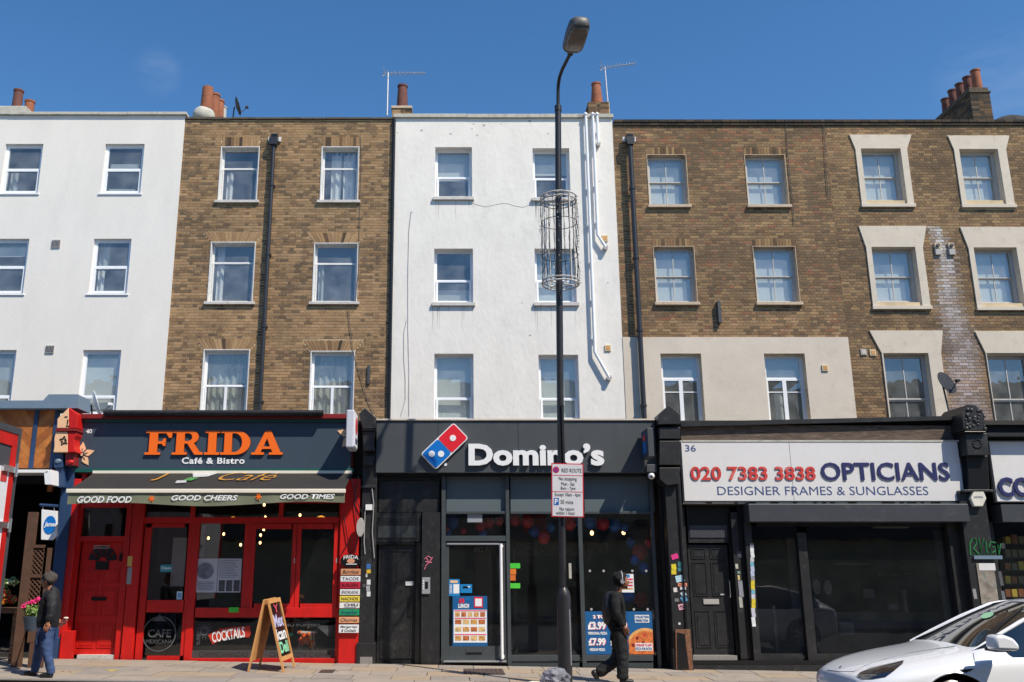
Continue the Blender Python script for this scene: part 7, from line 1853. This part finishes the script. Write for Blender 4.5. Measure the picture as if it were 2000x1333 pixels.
def head(parent, c, fwd, skinm, hairm, hair=None):
    """skull with face looking along fwd"""
    f = fwd.normalized(); s_ = Vector((0, 0, 1)).cross(f).normalized(); u_ = Vector((0, 0, 1))
    b = bmesh.new(); bmesh.ops.create_icosphere(b, subdivisions=4, radius=1)
    for v in b.verts:
        x, y, z = v.co     # x forward, y side, z up
        X = .098*x; Y = .076*y; Z = .118*z
        if z < 0: Y *= 1-.28*(-z)**1.4; X *= 1-.12*(-z); X += .012*(-z)
        if x > .2: X += .0
        nb = math.exp(-((y/.16)**2+((z+.12)/.20)**2)) if x > 0 else 0; X += .024*nb*(1 if z > -.25 else .7)
        ey = sum(math.exp(-(((y-q)/.2)**2+((z-.08)/.13)**2)) for q in (-.38, .38)) if x > 0 else 0; X -= .009*ey
        lp_ = math.exp(-((y/.28)**2+((z+.46)/.09)**2)) if x > 0 else 0; X += .008*lp_
        ch_ = math.exp(-((y/.3)**2+((z+.85)/.16)**2)) if x > 0 else 0; X += .014*ch_
        v.co = c+f*X+s_*Y+u_*Z
    me = bpy.data.meshes.new('head'); b.to_mesh(me); b.free()
    for p in me.polygons: p.use_smooth = True
    o = link(shiftme(me, parent), 'head', skinm, parent)
    for q in (-1, 1):
        MB().ball(tuple(c+s_*q*.03+f*.083+u_*.012), .011, 8, 6).out('eye', M['white_sign'], parent, smooth=True)
        MB().ball(tuple(c+s_*q*.03+f*.092+u_*.012), .005, 6, 5).out('pupil', M['black_gloss'], parent)
        MB().ball(tuple(c+s_*q*.077-u_*.005-f*.005), .03, 10, 8, (.6, .35, 1)).out('ear', skinm, parent, smooth=True)
    return o
# --- the man standing at the left
SK1, SK2 = mat('skin_brown', rgb(176, 120, 92), .6, var=.1, scale=20), mat('skin_dark', rgb(146, 96, 70), .6, var=.1, scale=20)
JK = mat('jacket_black', rgb(26, 26, 31), .75, var=.25, scale=8, bump=.3, bscale=40); DN = mat('denim', rgb(52, 74, 116), .85, var=.3, scale=7, dirt=rgb(92, 114, 150), dirtamt=.35, dscale=5, bump=.3)
SHO = mat('shoe_black', rgb(30, 30, 32), .5, var=.2); GH = mat('hair_grey', rgb(70, 62, 58), .8, var=.5, scale=30)
D0 = 14.1; p0 = V3(86, 1328, D0); mg = gz(p0.x)
man = thing('person', 'man in black hooded jacket and blue jeans standing sideways before the trellis', 'person', (p0.x, D0, mg))
def Mv(px, py, D): return V3(px, py, D)
nh, nk, na = Mv(90, 1240, 14.02), Mv(93, 1281, 13.98), Mv(99, 1317, 13.98)
fh, fk, fa = Mv(84, 1240, 14.2), Mv(74, 1281, 14.23), Mv(67, 1316, 14.25)
na.z = mg+.085; fa.z = mg+.085
pel, ch_, nkb, hd = Mv(88, 1232, 14.1), Mv(99, 1182, 14.1), Mv(100, 1154, 14.1), Mv(95, 1134, 14.08)
J = {'pel': (pel, .11), 'ch': (ch_, (.12, .13)), 'nb': (nkb, .06), 'hd': (hd-Vector((0, 0, .04)), .055),
     'ns': (Mv(102, 1163, 13.93), .05), 'ne': (Mv(101, 1193, 13.86), .04), 'nw': (Mv(94, 1215, 13.84), .028), 'np': (Mv(92, 1223, 13.84), (.034, .02)),
     'fs': (Mv(98, 1163, 14.27), .05), 'fe': (Mv(106, 1193, 14.35), .04), 'fw': (Mv(114, 1211, 14.3), .028), 'fp': (Mv(118, 1215, 14.3), (.034, .02)),
     'nh': (nh, .085), 'nk': (nk, .06), 'na': (na, .04), 'fh': (fh, .085), 'fk': (fk, .06), 'fa': (fa, .04)}
E = [('pel', 'ch'), ('ch', 'nb'), ('nb', 'hd'), ('ch', 'ns'), ('ns', 'ne'), ('ne', 'nw'), ('nw', 'np'), ('ch', 'fs'), ('fs', 'fe'), ('fe', 'fw'), ('fw', 'fp'), ('pel', 'nh'), ('nh', 'nk'), ('nk', 'na'), ('pel', 'fh'), ('fh', 'fk'), ('fk', 'fa')]
skin('body', J, E, 'pel', SK1, man)
def grow(J, keys, add): return {k: (J[k][0], (tuple(r+add for r in J[k][1]) if isinstance(J[k][1], tuple) else J[k][1]+add)) for k in keys}
JJ = grow(J, ['ch', 'ns', 'ne', 'fs', 'fe'], .035); JJ['hem'] = (pel+Vector((.0, 0, -.03)), (.16, .175)); JJ['mid'] = (Mv(97, 1205, 14.1), (.155, .17)); JJ['nb'] = (nkb+Vector((.01, 0, 0)), .085)
JJ['nw'] = (J['nw'][0], .052); JJ['fw'] = (J['fw'][0], .052)
o = skin('jacket', JJ, [('hem', 'mid'), ('mid', 'ch'), ('ch', 'nb'), ('ch', 'ns'), ('ns', 'ne'), ('ne', 'nw'), ('ch', 'fs'), ('fs', 'fe'), ('fe', 'fw')], 'hem', JK, man, 3); wrinkle(o, .012, 9, 2)
hj = {'a': (nkb+Vector((.075, 0, .035)), .08), 'b': (nkb+Vector((.11, .01, -.05)), .07), 'c': (nkb+Vector((-.01, -.065, .035)), .055), 'd': (nkb+Vector((-.01, .065, .035)), .055)}
skin('hood', hj, [('a', 'b'), ('a', 'c'), ('a', 'd')], 'a', JK, man)
TJ = grow(J, ['nh', 'nk', 'na', 'fh', 'fk', 'fa'], .022); TJ['pel'] = (pel-Vector((0, 0, .02)), .125)
TJ['nk'] = (nk, .072); TJ['fk'] = (fk, .072)
for k in ('na', 'fa'): TJ[k] = (J[k][0]+Vector((.0, 0, .0)), .062); TJ[k+'2'] = (J[k][0]-Vector((0, 0, .04)), .064)
o = skin('jeans', TJ, [('pel', 'nh'), ('nh', 'nk'), ('nk', 'na'), ('pel', 'fh'), ('fh', 'fk'), ('fk', 'fa'), ('na', 'na2'), ('fa', 'fa2')], 'pel', DN, man, 3); wrinkle(o, .008, 12, 5)
for a_ in (na, fa):
    o = skin('shoe', {'h': (a_+Vector((.04, 0, -.045)), .045), 'm': (a_+Vector((-.06, 0, -.05)), .045), 't': (a_+Vector((-.16, 0, -.058)), (.04, .032))}, [('h', 'm'), ('m', 't')], 'h', SHO, man)
head(man, hd, Vector((-.98, .12, -.15)), SK1, GH)
fw_ = Vector((-.98, .12, 0)).normalized()
q = MB().ball(tuple(hd+Vector((0, 0, .03))-fw_*.018), .108, 20, 14, (.95, .86, .98)); q.v = [(a, b_, c_ if (Vector((a, b_, c_))-hd).dot(fw_) < .03 or c_ > hd.z+.075 else c_+.045) for a, b_, c_ in q.v]; o = q.out('hair', GH, man, smooth=True); wrinkle(o, .022, 26)
skin('beard', {'a': (hd+fw_*.075-Vector((0, 0, .085)), .032), 'b': (hd+fw_*.04+Vector((0, 0, -.09)), .04)}, [('a', 'b')], 'a', mat('beard_grey', rgb(120, 110, 106), .9, var=.4, scale=40), man)
hand(J['nw'][0], Vector((-.25, -.05, -1)), 1, SK1, man, None, None, None, .5, Vector((0, 1, 0)))
hand(J['fw'][0], Vector((.6, -.05, -.5)), 1, SK1, man, None, None, None, .9, Vector((.3, 0, 1)))
pr = thing('paper_roll', 'thin rolled papers with pale ends held behind the man in the black jacket', 'paper', at(122, 1212, 14.28))
for (d0, d1) in (((113, 1224), (127, 1207)), ((115, 1226), (131, 1211))): MB().tube([V3(*d0, 14.27), V3(*d1, 14.24)], .016, 8).out('roll', mat('card_red', rgb(150, 90, 90), .7, var=.4, scale=30), pr)
MB().ball(at(129, 1207, 14.24), .025, 8, 6, (1.6, 1, .6)).out('roll_end', M['cream_bar'], pr)
# --- the walker
D0 = 14.6; gw = gz(U(1215, 1330, D0)[0])
wk = thing('person', 'young person in black with headphones and backpack walking to the right', 'person', (U(1205, 1330, D0)[0], D0, gw))
KN = mat('knit_black', rgb(13, 13, 14), .85, var=.3, scale=12, bump=.4, bscale=60); TB = mat('trouser_black', rgb(22, 22, 25), .8, var=.3, scale=8, bump=.3)
pel, ch_, nkb, hd = V3(1206, 1232, D0), V3(1205, 1182, D0), V3(1207, 1156, D0), V3(1215, 1135, D0)
na = V3(1216, 1330, 14.5); na.z = gw+.09
J = {'pel': (pel, .105), 'ch': (ch_, (.11, .13)), 'nb': (nkb, .05), 'hd': (hd-Vector((.01, 0, .05)), .05),
     'ns': (V3(1201, 1166, D0-.16), .048), 'ne': (V3(1203, 1198, D0-.22), .038), 'nw': (V3(1219, 1224, D0-.2), .026), 'np': (V3(1222, 1231, D0-.2), (.03, .02)),
     'fs': (V3(1202, 1166, D0+.16), .048), 'fe': (V3(1196, 1200, D0+.22), .038), 'fw': (V3(1204, 1228, D0+.2), .026), 'fp': (V3(1206, 1236, D0+.2), (.03, .02)),
     'nh': (V3(1210, 1238, D0-.08), .085), 'nk': (V3(1217, 1285, D0-.09), .058), 'na': (na, .04),
     'fh': (V3(1208, 1238, D0+.09), .085), 'fk': (V3(1206, 1288, D0+.08), .058), 'fa': (V3(1169, 1314, D0+.08), .04)}
skin('body', J, E, 'pel', SK2, wk)
JJ = grow(J, ['ch', 'ns', 'ne', 'fs', 'fe'], .04); JJ['hem'] = (pel+Vector((0, 0, -.06)), (.15, .165)); JJ['mid'] = (V3(1203, 1208, D0), (.14, .16)); JJ['nb'] = (nkb, .08); JJ['nw'] = (J['nw'][0], .045); JJ['fw'] = (J['fw'][0], .045)
o = skin('jumper', JJ, [('hem', 'mid'), ('mid', 'ch'), ('ch', 'nb'), ('ch', 'ns'), ('ns', 'ne'), ('ne', 'nw'), ('ch', 'fs'), ('fs', 'fe'), ('fe', 'fw')], 'hem', KN, wk, 3); wrinkle(o, .010, 10, 1)
TJ = grow(J, ['nh', 'nk', 'fh', 'fk'], .03); TJ['pel'] = (pel+Vector((0, 0, .03)), .125); TJ['nk'] = (J['nk'][0], .095); TJ['fk'] = (J['fk'][0], .095); TJ['na'] = (na+Vector((0, 0, .03)), .092); TJ['fa'] = (J['fa'][0]+Vector((.05, 0, .03)), .09); TJ['na2'] = (na+Vector((0, 0, -.045)), .095); TJ['fa2'] = (J['fa'][0]+Vector((-.03, 0, -.01)), .092)
o = skin('trousers', TJ, [('pel', 'nh'), ('nh', 'nk'), ('nk', 'na'), ('pel', 'fh'), ('fh', 'fk'), ('fk', 'fa'), ('na', 'na2'), ('fa', 'fa2')], 'pel', TB, wk, 3); wrinkle(o, .012, 11, 8)
skin('shoe', {'h': (na+Vector((-.05, 0, -.05)), .045), 'm': (na+Vector((.06, 0, -.055)), .045), 't': (na+Vector((.17, 0, -.06)), (.042, .032))}, [('h', 'm'), ('m', 't')], 'h', SHO, wk)
fa_ = J['fa'][0]; hl, tt = V3(1157, 1308, D0+.08), V3(1169, 1335, D0+.08); tt.z = max(tt.z, gw+.04)
skin('shoe', {'h': (hl, .052), 'm': (hl.lerp(tt, .5), .055), 't': (tt, (.048, .04))}, [('h', 'm'), ('m', 't')], 'h', SHO, wk)
o = head(wk, hd, Vector((1, -.12, -.05)), SK2, None)
HB = mat('hair_black', rgb(20, 18, 18), .85, var=.5, scale=30)
q = MB().ball(tuple(hd+Vector((-.025, 0, .035))), .118, 20, 14, (1.0, .88, .98)); q.v = [(min(a, hd.x+.035+(c_-hd.z)*.35), b_, c_) for a, b_, c_ in q.v]; o = q.out('hair', HB, wk, smooth=True); wrinkle(o, .03, 24, 3)
skin('beard', {'a': (hd+Vector((.08, -.01, -.085)), .028), 'b': (hd+Vector((.03, 0, -.09)), .045), 'c': (hd+Vector((.0, 0, -.05)), .06)}, [('a', 'b'), ('b', 'c')], 'b', HB, wk)
hand(J['nw'][0], Vector((.35, 0, -1)), 1, SK2, wk, None, None, None, .7, Vector((.5, 1, 0)))
hand(J['fw'][0], Vector((.2, 0, -1)), -1, SK2, wk, None, None, None, .7, Vector((.5, -1, 0)))
hpn = thing('headphones', 'light headphones worn over the black hair of the walking person', 'headphones', tuple(hd))
for sg in (-1, 1): MB().lathe((hd.x-.012, hd.y+sg*.10-.012, hd.z-.005), [(.03, 0), (.035, .012), (.03, .025)], 16, 'y').out('ear_cup', M['aluminium'], hpn, smooth=True)
MB().tube([(hd.x-.012, hd.y+.108*cos(a), hd.z+.15*sin(a)+.005) for a in [pi*k/14 for k in range(15)]], .009, 8).out('headband', M['aluminium'], hpn, smooth=True)
bp = thing('backpack', 'dark backpack with grey highlights worn by the walking person', 'backpack', at(1186, 1215, D0))
c_ = V3(1188, 1188, D0); o = blob('bag', (0, 0, 0), 1, mat('nylon', rgb(46, 46, 50), .4, var=.4, scale=7, bump=.4), 5, (1, 1, 1), .06, 3)
o.data.transform(Matrix.Translation(c_) @ Matrix.Rotation(radians(6), 4, 'Y') @ Matrix.Diagonal((.10, .15, .25, 1))); shiftme(o.data, bp); o.parent = bp
for sg in (-1, 1): MB().tube([c_+Vector((.04, sg*.1, .2)), V3(1201, 1160, D0+sg*.13), V3(1210, 1172, D0+sg*.16), V3(1210, 1195, D0+sg*.15), c_+Vector((.05, sg*.12, -.15))], .014, 6).out('strap', M['lead'], bp, smooth=True)
